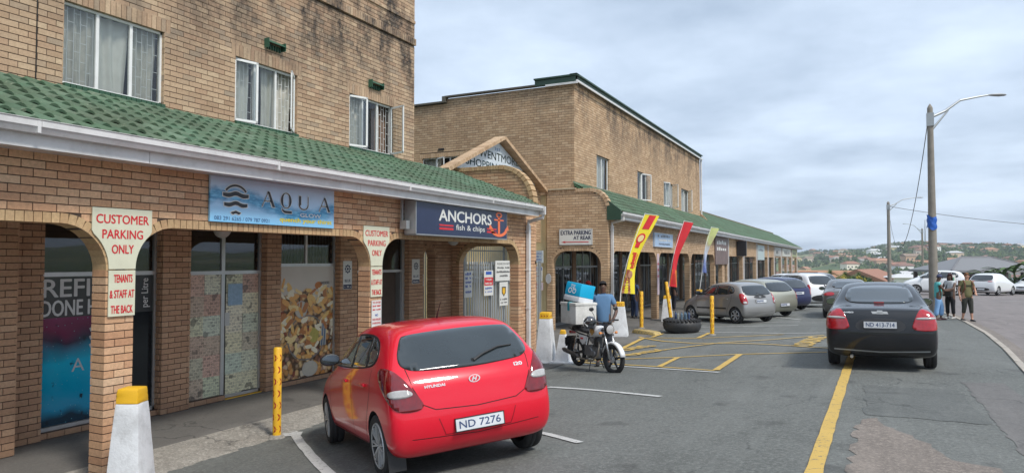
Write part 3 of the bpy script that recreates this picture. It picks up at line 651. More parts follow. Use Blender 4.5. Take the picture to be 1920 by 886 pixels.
printed("window_print", 5.54, 6.47, -0.80, -0.24, M((0.045, 0.05, 0.052), 0.2), w1, 0.012); printed("window_print", 6.54, 7.22, -0.80, -0.24, M((0.045, 0.05, 0.052), 0.2), w1, 0.012)
mb = MB(); put_text(mb, "REFILL", 5.57, 6.62, -0.515, -0.265, fs, 0.02, t=0.006); put_text(mb, "DONE HERE", 5.55, 6.66, -0.78, -0.555, fs, 0.02, t=0.006)
put_text(mb, "1", 6.72, 6.86, -0.75, -0.28, fs, 0.03, t=0.006)
put_text(mb, "per Litre", -0.73, -0.28, -7.17, -7.02, lambda a, b, t: fs(-b, a, t), 0.01, t=0.006); mb.build("window_lettering", LET, w1, world=True)
mb = MB(); put_text(mb, "A", 5.98, 6.16, -1.57, -1.39, fs, t=0.006); put_text(mb, "Q", 6.24, 6.44, -1.60, -1.36, fs, t=0.006)
for q in range(3): mb.prism([(6.22, -0.98 + 0.0 - q * 0.115), (6.34, -0.93 - q * 0.115), (6.46, -0.97 - q * 0.115), (6.46, -1.03 - q * 0.115), (6.34, -0.99 - q * 0.115), (6.24, -1.03 - q * 0.115)], lambda a, b, t: fs(a, b, 0.008 - t), 0.002)
mb.build("window_lettering", PRW, w1, world=True)
w2 = shopfront(7.78, 9.41, -2.40, 0.60, -0.25, (8.55,)); pane(w2, 7.80, 8.52, -2.3, 0.58); pane(w2, 8.58, 9.38, -2.3, 0.58)
rr = random.Random(3)
for (a0, a1) in ((7.83, 8.51), (8.62, 9.35)):
    for j in range(6):
        for i in range(2):
            wd = (a1 - a0) / 2; x = a0 + i * wd; z = -2.34 + j * 0.345
            if z > -0.5: zt_ = -0.27
            else: zt_ = z + 0.37
            dx = rr.uniform(-0.01, 0.02); V = [fs(x + dx, z + rr.uniform(-0.01, 0.01), 0.016 - 0.001 * ((i + j) % 3)), fs(x + wd + 0.01, z + rr.uniform(-0.01, 0.01), 0.016 - 0.001 * ((i + j) % 3)), fs(x + wd + 0.01, zt_, 0.016 - 0.001 * ((i + j) % 3)), fs(x + dx, zt_, 0.016 - 0.001 * ((i + j) % 3))]
            ob("newspaper_sheet", V, [(0, 1, 2, 3)], NEWS, w2, world=True)
printed("window_notice", 8.66, 8.98, -0.80, -0.42, M((0.28, 0.42, 0.55), 0.5, var=0.4, scale=20), w2, -0.002); printed("window_notice", 8.60, 8.70, -1.15, -0.92, M((0.5, 0.52, 0.5), 0.5), w2, -0.003)
mb = MB()
fbox(mb, fs, 8.58, 9.40, -2.47, -2.41, -0.06, 0.06); mb.build("door_threshold", YEL, A, world=True)
w3 = shopfront(9.76, 11.43, -2.40, 0.60, -0.13, ()); pane(w3, 9.8, 11.4, -2.3, 0.58); fbox(m_ := MB(), fs, 10.56, 10.60, -0.1, 0.6, -0.008, 0.05); m_.build("mullion", WHITE, w3, world=True)
printed("window_print", 9.80, 11.39, -2.33, -0.13, food_print(), w3, 0.012)
mb = MB(); disc = lambda cx, cz, r_, n=28, r2=0: [(cx + r_ * math.cos(2 * math.pi * k / n), cz + r_ * math.sin(2 * math.pi * k / n)) for k in range(n)]
pf = lambda a, b, t: fs(a, b, t)
def ringp(mb, cx, cz, r0, r1, t, mi, n=40, fn=None, sq=1.0, a0=0, a1=360):
    fn = fn or fs; V = []; F = []
    for k in range(n + 1):
        an = R(a0 + (a1 - a0) * k / n)
        for r_ in (r0, r1): V.append(fn(cx + r_ * math.cos(an), cz + sq * r_ * math.sin(an), t))
    for k in range(n): F.append((2 * k, 2 * k + 1, 2 * k + 3, 2 * k + 2))
    mb.add(V, F, mi)
def discp(mb, cx, cz, r_, t, mi, fn=None, n=28, sq=1.0): mb.add([(fn or fs)(cx + x - cx, cz + (z - cz) * sq, t) for x, z in disc(cx, cz, r_, n)], [tuple(range(n))], mi)
ringp(mb, 10.62, -1.55, 0.50, 0.53, 0.009, 0, sq=0.85); ringp(mb, 9.86, -1.4, 0.3, 0.32, 0.009, 0, a0=-80, a1=80); discp(mb, 10.46, -0.98, 0.15, 0.009, 1); ringp(mb, 10.46, -0.98, 0.15, 0.17, 0.008, 2); discp(mb, 10.95, -0.52, 0.11, 0.009, 3, sq=0.7)
discp(mb, 10.82, -1.52, 0.15, 0.008, 4); discp(mb, 10.72, -2.18, 0.2, 0.009, 1, sq=0.7); ringp(mb, 10.72, -2.18, 0.2, 0.22, 0.008, 2, sq=0.7)
for q in range(5): mb.prism([(11.0 + q * 0.035, -1.75), (11.03 + q * 0.035, -1.75), (11.08 + q * 0.03, -1.3), (11.05 + q * 0.03, -1.3)], lambda a, b, t: fs(a, b, 0.009 - t), 0.002, mi=5 if q % 2 else 2)
put_text(mb, "ANCHORS", 11.0, 11.27, -0.50, -0.44, fs, 0.02, mi=6, t=0.008); put_text(mb, "fish & chips", 11.0, 11.27, -0.55, -0.53, fs, 0.0, mi=6, t=0.008)
rf = random.Random(9)
for q in range(120):
    while True:
        x, z = rf.uniform(9.84, 11.36), rf.uniform(-2.25, -0.45)
        inb = ((x - 10.62) ** 2 + ((z + 1.55) / .85) ** 2) < .235 or (x < 10.15 and z > -1.9) or (z > -1.05 and abs(x - 10.3) < .75 and z < -.6) or (x > 11.0 and -1.5 < z < -.55)
        if inb: break
    a_ = rf.uniform(0, 3.14); ln = rf.uniform(.05, .15); wd = rf.uniform(.028, .06); ca, sa = math.cos(a_), math.sin(a_); n_ = 10; V = []
    for k in range(n_):
        u_, v_ = math.cos(2 * math.pi * k / n_), math.sin(2 * math.pi * k / n_); u_ = abs(u_) ** .6 * (1 if u_ > 0 else -1) * ln * rf.uniform(.85, 1.1); v_ = v_ * wd * rf.uniform(.8, 1.15) + .25 * wd * math.sin(u_ * 20); V.append(fs(max(9.81, min(11.38, x + u_ * ca - v_ * sa)), z + u_ * sa + v_ * ca, 0.0085 - q * 1.5e-5))
    mb.add(V, [tuple(range(n_))], 7 + rf.randrange(5))
mb.build("window_print", None, w3, world=True, mats=[M((0.16, 0.15, 0.14), 0.3), M((0.5, 0.46, 0.38), 0.3, var=0.2, scale=14), M((0.42, 0.4, 0.36), 0.3), M((0.5, 0.16, 0.02), 0.3, var=0.3, scale=20), M((0.42, 0.36, 0.08), 0.3, var=0.4, scale=25), M((0.05, 0.12, 0.22), 0.3), M((0.05, 0.05, 0.06), 0.3), M((0.80, 0.48, 0.16), 0.3, var=0.35, scale=40), M((0.70, 0.36, 0.10), 0.3, var=0.4, scale=40), M((0.85, 0.60, 0.28), 0.3, var=0.3, scale=40), M((0.42, 0.16, 0.05), 0.3, var=0.4, scale=40), M((0.78, 0.70, 0.52), 0.3, var=0.3, scale=40)])
mb = MB()
for k in range(18): mb.box(fs(9.84 + k * 0.088, 0.24, 0.10), (0.004, 0.075, 0.66), rz=0.5)
mb.build("vertical_blind", M((0.16, 0.15, 0.14), 0.8, name="blind"), w3, world=True)
w4 = shopfront(11.98, 13.92, -2.42, 0.60, -0.29, (13.0, 13.86)); pane(w4, 12.0, 13.0, -0.25, 0.58); pane(w4, 13.0, 13.9, -0.25, 0.58); pane(w4, 12.02, 12.97, -2.4, -0.29)
printed("door_panel", 12.02, 12.97, -2.4, -1.25, M((0.13, 0.015, 0.02), 0.3), w4, 0.012)
fbox(m_ := MB(), lambda a, b, t: (-9.97 - (a - 13.8), 13.78 + t, b), 13.8, 14.6, -2.40, -0.31, 0, 0.04); m_.build("door", M((0.30, 0.31, 0.31), 0.4, 0.5), w4, world=True)
mb = MB(); mb.bb((-13, -4.8, -2.5), (-12.95, 14.5, 0.62)); mb.bb((-13, 14.45, -2.5), (-9.98, 14.5, 0.62)); mb.bb((-13, 7.4, -2.5), (-10.1, 7.5, 0.62)); mb.build("shop_interior_wall", M((0.10, 0.09, 0.08), 0.9), A, world=True)
MB().bb((-13, -4.8, -2.44), (-9.9, 15.9, -2.425)).build("shop_floor", M((0.09, 0.085, 0.08), 0.7), A, world=True)
fu = fX(-9.70)
upper_window(A, fu, 5.62, 7.16, 2.42, 3.56, [None, None, None], [(0.02, 0.33, 2), (0.33, 0.68, 0), (0.72, 0.98, 2)])
upper_window(A, fu, 8.53, 10.03, 2.42, 3.56, [14, None, -38], [(0.0, 0.3, 0), (0.5, 0.66, 0), (0.68, 1.0, 2)])
upper_window(A, fu, 11.55, 13.10, 2.42, 3.56, [22, None, -75], [(0.02, 0.40, 2), (0.62, 0.8, 1), (0.8, 0.98, 1)])
def green_vent(par, y, z):
    mb = MB(); GP = M((0.03, 0.10, 0.06), 0.5, name="green_metal")
    mb.add([fu(y, z + 0.14, 0), fu(y + 0.38, z + 0.14, 0), fu(y + 0.40, z + 0.06, -0.13), fu(y - 0.02, z + 0.06, -0.13), fu(y, z + 0.13, 0.0), fu(y + 0.38, z + 0.13, 0), fu(y + 0.4, z + 0.05, -0.13), fu(y - 0.02, z + 0.05, -0.13)], [(0, 3, 2, 1), (4, 5, 6, 7), (3, 7, 6, 2), (0, 4, 7, 3), (1, 2, 6, 5)])
    fbox(mb, fu, y - 0.02, y - 0.01, z - 0.04, z + 0.13, -0.12, 0); fbox(mb, fu, y + 0.39, y + 0.4, z - 0.02, z + 0.13, -0.12, 0)
    for k in range(6): fbox(mb, fu, y + 0.03 + k * 0.06, y + 0.05 + k * 0.06, z - 0.05, z + 0.05, -0.04, 0)
    fixn(mb.build("wall_vent", GP, par, world=True))
green_vent(A, 9.2, 3.92); green_vent(A, 12.2, 3.86)

# ================================================================ second building (with the end wall that faces the camera)
Bd = thing("shop_building", "second two storey brick building with green metal parapet edge, its end wall facing the camera", "building", (-7.38, 21.6, -2.42))
BK = Bricks()
archB = [(21.99, 27.60, -9, 0.30, 0.5), (27.95, 33.60, -9, 0.30, 0.5), (33.95, 39.9, -9, 0.30, 0.5), (40.25, 42.4, -9, 0.30, 0.3)]
brick_wall(BK, Bd, "arcade_wall", (-7.38, 0, 0), UY, NX, 21.60, 42.7, -2.57, 1.42, archB, BR_B, 0.22, ringmat=BR_B)
endB = lambda z: (-9.6, -7.383 if z < 1.62 else -8.0 + math.sqrt(max(0, 0.60 ** 2 - (z - 1.65) ** 2)) if z > 1.65 else -7.4)
brick_wall(BK, Bd, "end_wall", (0, 21.60, 0), UX, NY, -9.55, -7.383, -2.57, 2.275, [(-9.34, -7.62, -9, 0.30, 0.5)], BR_B, 0.22, clip=endB, ringmat=BR_B)
soldier_row(BK, (0, 21.6, 0), UX, NY, -8.5, -8.0, 2.26, 0.12, BR_B, 0.03, 0.28); soldier_row(BK, (0, 21.6, 0), UX, NY, -9.55, -8.5, 2.26, 0.10, BR_B, 0.005, 0.2)
for q in range(7):
    an = R(90 - (q + 0.5) * 12); BK.add((-8.0 + 0.63 * math.cos(an), 21.7, 1.69 + 0.63 * math.sin(an)), UX, NY, (0.11, 0.27, 0.12), BR_B, an - math.pi / 2)
MB().box((-9.02, 21.62, 2.385), (1.08, 0.16, 0.05)).build("coping", M((0.45, 0.37, 0.25), 0.8, dirt=0.3), Bd, world=True)
def topB(z): return (-19.0 if z < 5.80 else -13.64, -8.575)
brick_wall(BK, Bd, "upper_end_wall", (0, 21.67, 0), UX, NY, -19.0, -8.575, 2.21, 5.985, [(-14.7, -12.9, 2.75, 3.8, 0)], BR_B, 0.35, clip=topB, soldiers=[(-14.8, -12.8, 3.8, 3.97)])
soldier_row(BK, (0, 21.67, 0), UX, NY, -14.8, -12.8, 3.8, 0.17, BR_B, 0.004)
opsB = [(23.88, 25.28, 2.62, 3.84, 0), (29.05, 30.6, 2.62, 3.84, 0), (33.5, 35.3, 2.62, 3.84, 0), (37.2, 38.95, 2.62, 3.84, 0)]
brick_wall(BK, Bd, "upper_wall", (-8.57, 0, 0), UY, NX, 21.68, 42.0, 2.04, 6.2, opsB, BR_BS, 0.35, soldiers=[(a - 0.1, b + 0.1, 3.84, 4.0) for a, b, *_ in opsB])
for a, b, *_ in opsB:
    soldier_row(BK, (-8.57, 0, 0), UY, NX, a - 0.1, b + 0.1, 3.84, 0.17, BR_B, 0.004)
    g = MB(); fbox(g, fX(-8.57), a - 0.02, b + 0.02, 2.30, 2.60, -0.03, 0.05); g.build("green_sill", M((0.035, 0.10, 0.05), 0.6, var=0.3), Bd, world=True)
bulge = MB(); brick_wall(BK, Bd, "parapet_wing", (0, 42.0, 0), UX, NY, -9.0, -7.6, 1.6, 2.9, [], BR_B, 0.25, clip=lambda z: (-9.0, -8.1 - (z - 1.6) * 0.1 if z < 2.4 else -8.2 - (z - 2.4) * 0.9))
tile_roof(Bd, -6.96, 1.55, -8.57, 2.57, 21.62, 42.0, nmax=260); gutter(Bd, -6.99, 1.44, 21.62, 42.7); fascia(Bd, -6.99, 1.33, 1.5, 21.62, 42.7)
GMET = M((0.025, 0.062, 0.038), 0.45, var=0.2, name="green_metal_edge")
mb = MB(); mb.bb((-8.62, 21.55, 6.02), (-8.47, 42.05, 6.20)); mb.bb((-9.98, 21.56, 5.98), (-8.47, 21.72, 6.18)); mb.bb((-8.66, 21.5, 6.20), (-8.40, 42.1, 6.25)); mb.bb((-10.0, 21.5, 6.18), (-8.4, 21.75, 6.23)); fixn(mb.build("roof_edge", GMET, Bd, world=True))
mb = MB(); mb.bb((-8.44, 21.52, 5.96), (-8.39, 42.05, 6.03)); mb.bb((-9.55, 21.49, 5.90), (-8.39, 21.54, 5.97)); mb.tube([(-8.5, 42.08, 6.0), (-8.5, 42.08, 2.6)], 0.05, 8); fixn(mb.build("edge_gutter", GUT, Bd, world=True))
MB().bb((-19, 21.55, 5.80), (-13.7, 21.75, 5.86)).bb((-13.75, 21.54, 5.80), (-13.6, 21.75, 6.03)).bb((-13.65, 21.55, 5.985), (-9.98, 21.75, 6.04)).build("coping", M((0.10, 0.09, 0.07), 0.8), Bd, world=True)
MB().bb((-19, 22.1, 0.7), (-8.95, 42.6, 5.9)).bb((-19, 22.1, -2.5), (-11.8, 42.6, 0.7)).build("rear_wall", MORTAR, Bd, world=True)
mb = MB(); mb.add([(-6.93, 21.58, 1.30), (-7.40, 21.58, 1.30), (-7.40, 21.58, 1.98), (-6.93, 21.58, 1.62), (-6.93, 21.64, 1.30), (-7.40, 21.64, 1.30), (-7.40, 21.64, 1.98), (-6.93, 21.64, 1.62)], [(0, 1, 2, 3), (7, 6, 5, 4), (0, 4, 5, 1), (1, 5, 6, 2), (2, 6, 7, 3), (3, 7, 4, 0)]); fixn(mb.build("barge_board", GMET, Bd, world=True))
downpipe(Bd, -7.36, 21.85, 1.28, -2.40, -6.92)
BK.emit(Bd)
for i, (a, b, c, d, _) in enumerate(opsB): upper_window(Bd, fX(-8.57), a, b, c, d, [[None, None], [None, 20], [25, None, -50], [None, -30]][i], [(0.02, 0.5, 0), (0.55, 0.95, 2)], bar=(i > 1), mull=None)
upper_window(Bd, fY(21.67), -14.7, -12.9, 2.75, 3.8, [None, 30, None], [(0, 0.4, 0)], bar=False)
MB().bb((-13.97, 21.65, 4.05), (-13.72, 21.668, 4.13)).build("air_brick", DARK, Bd, world=True)
MB().bb((-9.95, 21.82, 0.55), (-7.6, 96, 0.58)).build("arcade_ceiling", M((0.55, 0.54, 0.51), 0.8, dirt=0.2), Bd, world=True)
SHOPW = M((0.10, 0.075, 0.055), 0.8, var=0.35, scale=1.2)
def arcade_shops(par, x, y0, y1, z0, z1, seed, bay=2.9):
    r_ = random.Random(seed); y = y0; k = 0; cols = [(0.10, 0.10, 0.10), (0.18, 0.16, 0.12), (0.04, 0.05, 0.06), (0.14, 0.06, 0.05), (0.05, 0.08, 0.12), (0.2, 0.17, 0.08)]
    while y < y1 - 0.5:
        b = min(bay, y1 - y); MB().bb((x - 0.2, y, z0), (x + 0.04, y + 0.35, z1)).build("shop_pier", M((0.22, 0.13, 0.075), 0.85, var=0.25), par, world=True)
        fr = MB(); f_ = fX(x)
        for q in range(4): yy = y + 0.35 + q * (b - 0.35) / 3; fbox(fr, f_, yy - 0.03, yy + 0.03, z0, z1, 0, 0.05)
        fbox(fr, f_, y + 0.35, y + b, z1 - 0.85, z1 - 0.78, -0.003, 0.05); fbox(fr, f_, y + 0.35, y + b, z0, z0 + 0.12, -0.003, 0.05)
        for q in range(9): yy = y + 0.4 + q * (b - 0.45) / 9; fbox(fr, f_, yy, yy + 0.012, z0 + 0.1, z1 - 0.85, -0.03, -0.018)
        s = fr.build("shop_front", M((0.28, 0.29, 0.29), 0.4, 0.4), par, world=True)
        ob("pane", [f_(y + 0.35, z0, 0.02), f_(y + b, z0, 0.02), f_(y + b, z1, 0.02), f_(y + 0.35, z1, 0.02)], [(0, 1, 2, 3)], GLASS_SH, s, world=True)
        for q in range(3):
            c = r_.choice(cols); yy = y + 0.4 + q * (b - 0.4) / 3; h0 = r_.uniform(z0 + 0.3, z0 + 1.0); h1 = h0 + r_.uniform(0.4, 1.1)
            ob("window_display", [f_(yy, h0, 0.12), f_(yy + 0.7, h0, 0.12), f_(yy + 0.7, h1, 0.12), f_(yy, h1, 0.12)], [(0, 1, 2, 3)], M(c, 0.6, var=0.9, scale=7), s, world=True)
        y += b; k += 1
    MB().bb((x - 1.6, y0, z0), (x - 1.5, y1, z1)).build("shop_interior_wall", M((0.09, 0.08, 0.07), 0.9), par, world=True)
arcade_shops(Bd, -9.9, 21.85, 42.5, -2.40, 0.55, 5)
# gable over the passage between the two buildings, with the centre's name
Gb = thing("passage_gable", "brick gable over the passage between the two buildings carrying the faded white shopping centre sign", "gable", (-9.9, 18.5, -2.42))
BK = Bricks(); ap = (18.42, 3.62); lf = (15.25, 2.30); rt = (21.55, 2.30)
clipg = lambda z: (lf[0] + (z - lf[1]) / (ap[1] - lf[1]) * (ap[0] - lf[0]) if z > lf[1] else 15.95, rt[0] - (z - lf[1]) / (ap[1] - lf[1]) * (rt[0] - ap[0]) if z > lf[1] else 21.6)
brick_wall(BK, Gb, "gable_wall", (-9.78, 0, 0), UY, NX, 15.3, 21.6, 0.60, 3.66, [], BR_B, 0.25, clip=clipg)
for (p0, p1) in ((lf, ap), (ap, rt)):
    d = Vector((0, p1[0] - p0[0], p1[1] - p0[1])); L_ = d.length; d.normalize(); up = Vector((0, -d.z, d.y)); up = up if up.z > 0 else -up; n_ = int(L_ / 0.085)
    th = math.atan2(d.z, d.y)
    for q in range(n_):
        c = Vector((-9.67, p0[0], p0[1])) + d * ((q + 0.5) * L_ / n_) + up * 0.045
        BK.p.append((c, d, Vector((1, 0, 0)), (L_ / n_ - 0.009, 0.36, 0.10), BR_B, 0.0))
BK.emit(Gb, 120)
mb = MB(); fG = fX(-9.74); mb.prism([(15.75, 2.50), (21.1, 2.50), (18.42, 3.55)], fG, 0.03, 0)
fG2 = lambda a, b, t: (-9.737, a, b)
for s_, a0, a1, b0, b1, mi in (("WENTMORE", 17.25, 19.8, 2.97, 3.21, 2), ("SHOPPING CENTRE", 16.5, 20.5, 2.66, 2.88, 1), ("~4", 18.2, 18.7, 3.27, 3.37, 3)): put_text(mb, s_, a0, a1, b0, b1, fG2, 0.01, mi=mi)
sg = mb.build("gable_sign", None, None, mats=[M((0.62, 0.68, 0.72), 0.5, dirt=0.1, name="faded_sign_white"), M((0.03, 0.36, 0.44), 0.5), M((0.20, 0.34, 0.25), 0.5), M((0.25, 0.33, 0.45), 0.5)]); tag(sg, "faded white triangular sign with WENTMORE SHOPPING CENTRE set in the brick gable", "sign")

# ================================================================ long single storey arcade
Cd = thing("shop_building", "long single storey brick arcade with white downpipes and green tiled roof running into the distance", "building", (-7.38, 42.7, -2.42))
BK = Bricks(); cy = [44.2, 50.5, 57.3, 64.8, 69.6, 76.2, 82.2, 88.0, 95.4]; opsC = []; p_ = 42.9
for c in cy: opsC.append((p_ + 0.25, c - 0.25, -9, 0.22, 0)); p_ = c
brick_wall(BK, Cd, "arcade_wall", (-7.38, 0, 0), UY, NX, 42.71, 96.0, -2.66, 1.42, opsC, BR_B, 0.22)
BK.emit(Cd, 300)
for c in cy: MB().box((-7.335, c, -0.63), (0.09, 0.12, 3.9)).build("downpipe", GUT, Cd, world=True)
tile_roof(Cd, -6.96, 1.55, -9.9, 3.28, 42.0, 98.4, nmax=0, clip=lambda y, f: y < 98.0 - f * 7); gutter(Cd, -6.99, 1.44, 42.71, 98.5); fascia(Cd, -6.99, 1.33, 1.5, 42.71, 98.4)
mb = MB(); mb.bb((-10.05, 42.0, 3.28), (-9.8, 92, 3.38)); mb.build("ridge_tiles", M((0.14, 0.12, 0.06), 0.8, var=0.4, scale=2), Cd, world=True)
MB().bb((-19, 42.65, -2.5), (-11.6, 96, 1.4)).build("rear_wall", MORTAR, Cd, world=True); arcade_shops(Cd, -9.9, 42.7, 96, -2.45, 0.55, 9, 3.6)
# ================================================================ ground, road, pavements, markings
def kerbx(y): return interp([(-20, 1.2), (0, 1.5), (8, 1.95), (14.95, 2.52), (18.8, 2.85), (23.8, 3.16), (29.2, 3.26), (33, 3.2), (40, 3.0), (110, 2.0)], y)
def hill(x, y):
    """far terrain: valley beyond the centre, then the built-up hillside"""
    d = math.hypot(x, y); a = math.atan2(x, y)
    b = interp([(0, -2.4), (60, -2.6), (110, -4.0), (200, -11), (320, -24), (420, -26), (600, -14), (850, -1), (1150, 9), (1500, 14), (2600, 10), (5000, -30)], d)
    k = min(1, max(0, (d - 300) / 500)); u = a * 9
    return b + k * (5.0 * math.sin(u * 1.3 + 1.0) + 3.0 * math.sin(u * 3.1) + 2.2 * math.sin(u * 7.3 + d * 0.004) + 9 * max(0, min(1, (a + 0.02) * 4.5)))
HILLM, hnt, hbs = newmat("hillside_grass"); hP = pos(hnt)
hc = rampn(hnt, noise(hnt, hP, 0.012, 8, 0.7), [(0.35, (0.06, 0.10, 0.03)), (0.5, (0.15, 0.20, 0.07)), (0.62, (0.34, 0.30, 0.17))]); hc = mixc(hnt, mth(hnt, 'MULTIPLY', noise(hnt, hP, 0.15, 5, 0.7), 0.5), hc, (0.05, 0.07, 0.03))
hnt.links.new(hc, hbs.inputs["Base Color"]); hbs.inputs["Roughness"].default_value = 1
V = []; F = []; rads = [0, 2, 4, 6, 8, 11, 14, 18, 23, 28, 36, 46, 60, 80, 105, 140, 180, 230, 290, 340, 390, 440, 500, 560, 620, 690, 760, 840, 930, 1030, 1150, 1300, 1500, 1900, 2600, 3800, 5000]; nA = 180
for r_ in rads:
    for k in range(nA):
        an = 2 * math.pi * k / nA; x, y = r_ * math.sin(an), r_ * math.cos(an); t = min(1, max(0, (r_ - 45) / 60))
        V.append((x, y, (G(x, y) - 0.10) * (1 - t) + t * hill(x, y)))
for i in range(len(rads) - 1):
    for k in range(nA): F.append((i * nA + k, i * nA + (k + 1) % nA, (i + 1) * nA + (k + 1) % nA, (i + 1) * nA + k))
struct(fixn(ob("ground", V, F, HILLM, smooth=True)))
sheet("car_park", -12.0, kerbx, -15, 100, 150, 36, ASPH, 0.0)
sheet("road", lambda y: kerbx(y) + 0.30, 26, -15, 100, 120, 22, ASPH_ROAD, 0.0)
sheet("gutter_strip", kerbx, lambda y: kerbx(y) + 0.32, -15, 60, 90, 2, ASPH_OLD, 0.006)
# pavement in front of the first building: flat screed, then the crumbling sloped kerb
sheet("pavement", -10.0, -8.15, -4.8, 16.2, 30, 6, PAVE, 0.0, zf=lambda x, y: -2.42)
def kz(x, y):
    g = G(-7.35, y) - 0.01; f = (x + 8.15) / 0.85; f = max(0, min(1, f)); return -2.42 + (g + 2.42) * (f ** 1.6) + 0.012 * math.sin(x * 31 + y * 7.0) * f * (1 - f) * 4 + rnd.uniform(-0.012, 0.012) * (1 if 0.05 < f < 0.97 else 0)
sheet("kerb", -8.15, -7.30, -4.8, 12.2, 260, 12, CONC, 0.0, zf=kz)
sheet("paved_forecourt", -12.0, lambda y: interp([(12.2, -7.3), (13.5, -6.0), (20, -5.75), (22, -5.9), (26, -6.3), (100, -6.6)], y), 12.2, 98, 110, 12, PAVE, 0.012, zf=lambda x, y: max(G(x, y), -2.40 + 0.0 * x) if y > 13 else G(x, y))
# kerb stones along the road
K = struct(ob("roadside_kerb", [], [], None)); 
kst = M((0.40, 0.36, 0.31), 0.9, var=0.2, scale=5, bmp=0.4, dirt=0.3, name="kerb_stone")
y = 6.0; n_ = 0
while y < 62:
    L_ = 1.0; mb = MB(); x0, x1 = kerbx(y), kerbx(y + L_); a, b = 0.01, 0.99
    P = []
    for (yy, xx) in ((y + a * L_, x0 + a * (x1 - x0)), (y + b * L_, x0 + b * (x1 - x0))):
        for dx in (-0.055, 0.06):
            for h in (-0.1, 0.028): P.append((xx + dx, yy, G(xx, yy) + h + rnd.uniform(-0.004, 0.006)))
    mb.add(P, [(1, 3, 7, 5), (0, 4, 6, 2), (0, 1, 5, 4), (2, 6, 7, 3), (0, 2, 3, 1), (4, 5, 7, 6)]); fixn(mb.build("kerb_stone", kst, K)); y += L_
# worn patch and seams
def poly_sheet(name, pts, mat, off, jg=0.03):
    P3 = []; n = len(pts)
    for i in range(n):
        (x0, y0), (x1, y1) = pts[i], pts[(i + 1) % n]; m = max(2, int(math.hypot(x1 - x0, y1 - y0) / 0.12))
        for k in range(m): P3.append(Vector((x0 + (x1 - x0) * k / m + rnd.uniform(-jg, jg), y0 + (y1 - y0) * k / m + rnd.uniform(-jg, jg))))
    e = [(i, (i + 1) % len(P3)) for i in range(len(P3))]; xs = [p.x for p in P3]; ys = [p.y for p in P3]; nb = len(P3)
    gx = min(xs)
    while gx < max(xs):
        gy = min(ys)
        while gy < max(ys): P3.append(Vector((gx, gy))); gy += 0.35
        gx += 0.35
    v2, _, f2, *_ = delaunay_2d_cdt(P3, e, [list(range(nb))], 1, 1e-5)
    return struct(ob(name, [(v.x, v.y, G(v.x, v.y) + off) for v in v2], [tuple(f) for f in f2], mat))
poly_sheet("worn_patch", [(-0.14, 5.0), (-0.12, 7.2), (-0.05, 9.0), (0.10, 9.1), (0.30, 8.5), (0.55, 8.0), (0.72, 7.4), (1.0, 7.2), (1.15, 6.6), (1.25, 5.2)], ASPH_OLD, 0.004, 0.05)
poly_sheet("asphalt_patch", [(0.02, 9.3), (0.0, 11.6), (1.2, 11.7), (1.25, 9.2)], asphalt_mat("patch_asphalt", (0.088, 0.093, 0.087), (0.122, 0.127, 0.119), 0.6), 0.004)
poly_sheet("asphalt_patch", [(1.3, 7.8), (1.35, 12.6), (1.9, 12.8), (1.95, 7.6)], asphalt_mat("pale_asphalt", (0.115, 0.11, 0.105), (0.15, 0.142, 0.135), 0.5), 0.004)
# painted lines
def line(pts, wd, mat, nm="road_marking", off=0.010): return struct(ribbon(nm, pts, wd, mat, off, jag=0.006))
line([(-0.62, -2), (-0.39, 6.5), (-0.215, 15.15), (0.05, 24), (0.45, 36)], 0.14, YLINE, "yellow_line")
line([(-4.95, 11.25), (-2.68, 10.2)], 0.10, WLINE, "bay_line"); line([(-5.4, 8.6), (-3.3, 7.5), (-2.77, 7.16)], 0.10, WLINE, "bay_line")
line([(-7.42, 7.64), (-5.08, 5.76), (-3.9, 4.8)], 0.12, WLINE, "bay_line"); line([(-7.6, 7.2), (-7.15, 7.55)], 0.22, WLINE, "bay_line", 0.014)
line([(-5.6, 14.4), (-4.31, 13.80), (-2.31, 12.90)], 0.09, WLINE, "bay_line"); line([(-5.7, 14.75), (-4.42, 14.12), (-2.45, 13.16)], 0.075, YLINE, "yellow_line")
line([(-3.63, 13.70), (-3.63, 15.35)], 0.12, YLINE, "yellow_line", 0.014); line([(-2.43, 13.2), (-2.41, 15.9)], 0.13, YLINE, "yellow_line", 0.014)
line([(-5.9, 14.95), (-4.69, 15.2), (-3.63, 15.37), (-2.41, 15.93), (-0.69, 16.32)], 0.09, YLINE, "yellow_line")
line([(-6.05, 20.6), (-5.94, 20.4), (-4.95, 19.26), (-3.99, 18.6), (-2.63, 18.42), (-1.96, 18.1), (-0.69, 17.15)], 0.09, YLINE, "yellow_line", 0.016)
line([(-5.6, 14.9), (-5.06, 15.75), (-4.27, 17.1), (-3.32, 18.6), (-2.1, 19.5), (-0.94, 20.81)], 0.09, YLINE, "yellow_line", 0.020)
line([(-4.9, 22.6), (-4.31, 22.35), (-2.04, 21.6), (-0.7, 21.9)], 0.11, WLINE, "bay_line"); line([(-6.66, 20.4), (-5.41, 20.38), (-4.18, 20.13), (-2.95, 20.71), (-2.0, 21.21)], 0.09, YLINE, "yellow_line")
line([(-4.21, 20.25), (-4.23, 21.95)], 0.13, YLINE, "yellow_line", 0.014); line([(-5.62, 20.45), (-5.6, 21.64)], 0.11, YLINE, "yellow_line", 0.024); line([(-5.5, 16.6), (-5.8, 20.05)], 0.14, YLINE, "yellow_line", 0.024)
for a, b in (((-5.18, 24.3), (-1.9, 24.92)), ((-3.15, 29.6), (-2.07, 27.96)), ((-3.4, 32.7), (-1.39, 32.25)), ((-3.6, 36.2), (-1.62, 36.22)), ((-3.9, 26.2), (-2.0, 26.9)), ((-3.9, 40.5), (-1.7, 40.6)), ((7.5, 51), (11, 52.5)), ((4.2, 44), (5.4, 44.4))): line([a, b], 0.12, WLINE, "bay_line")
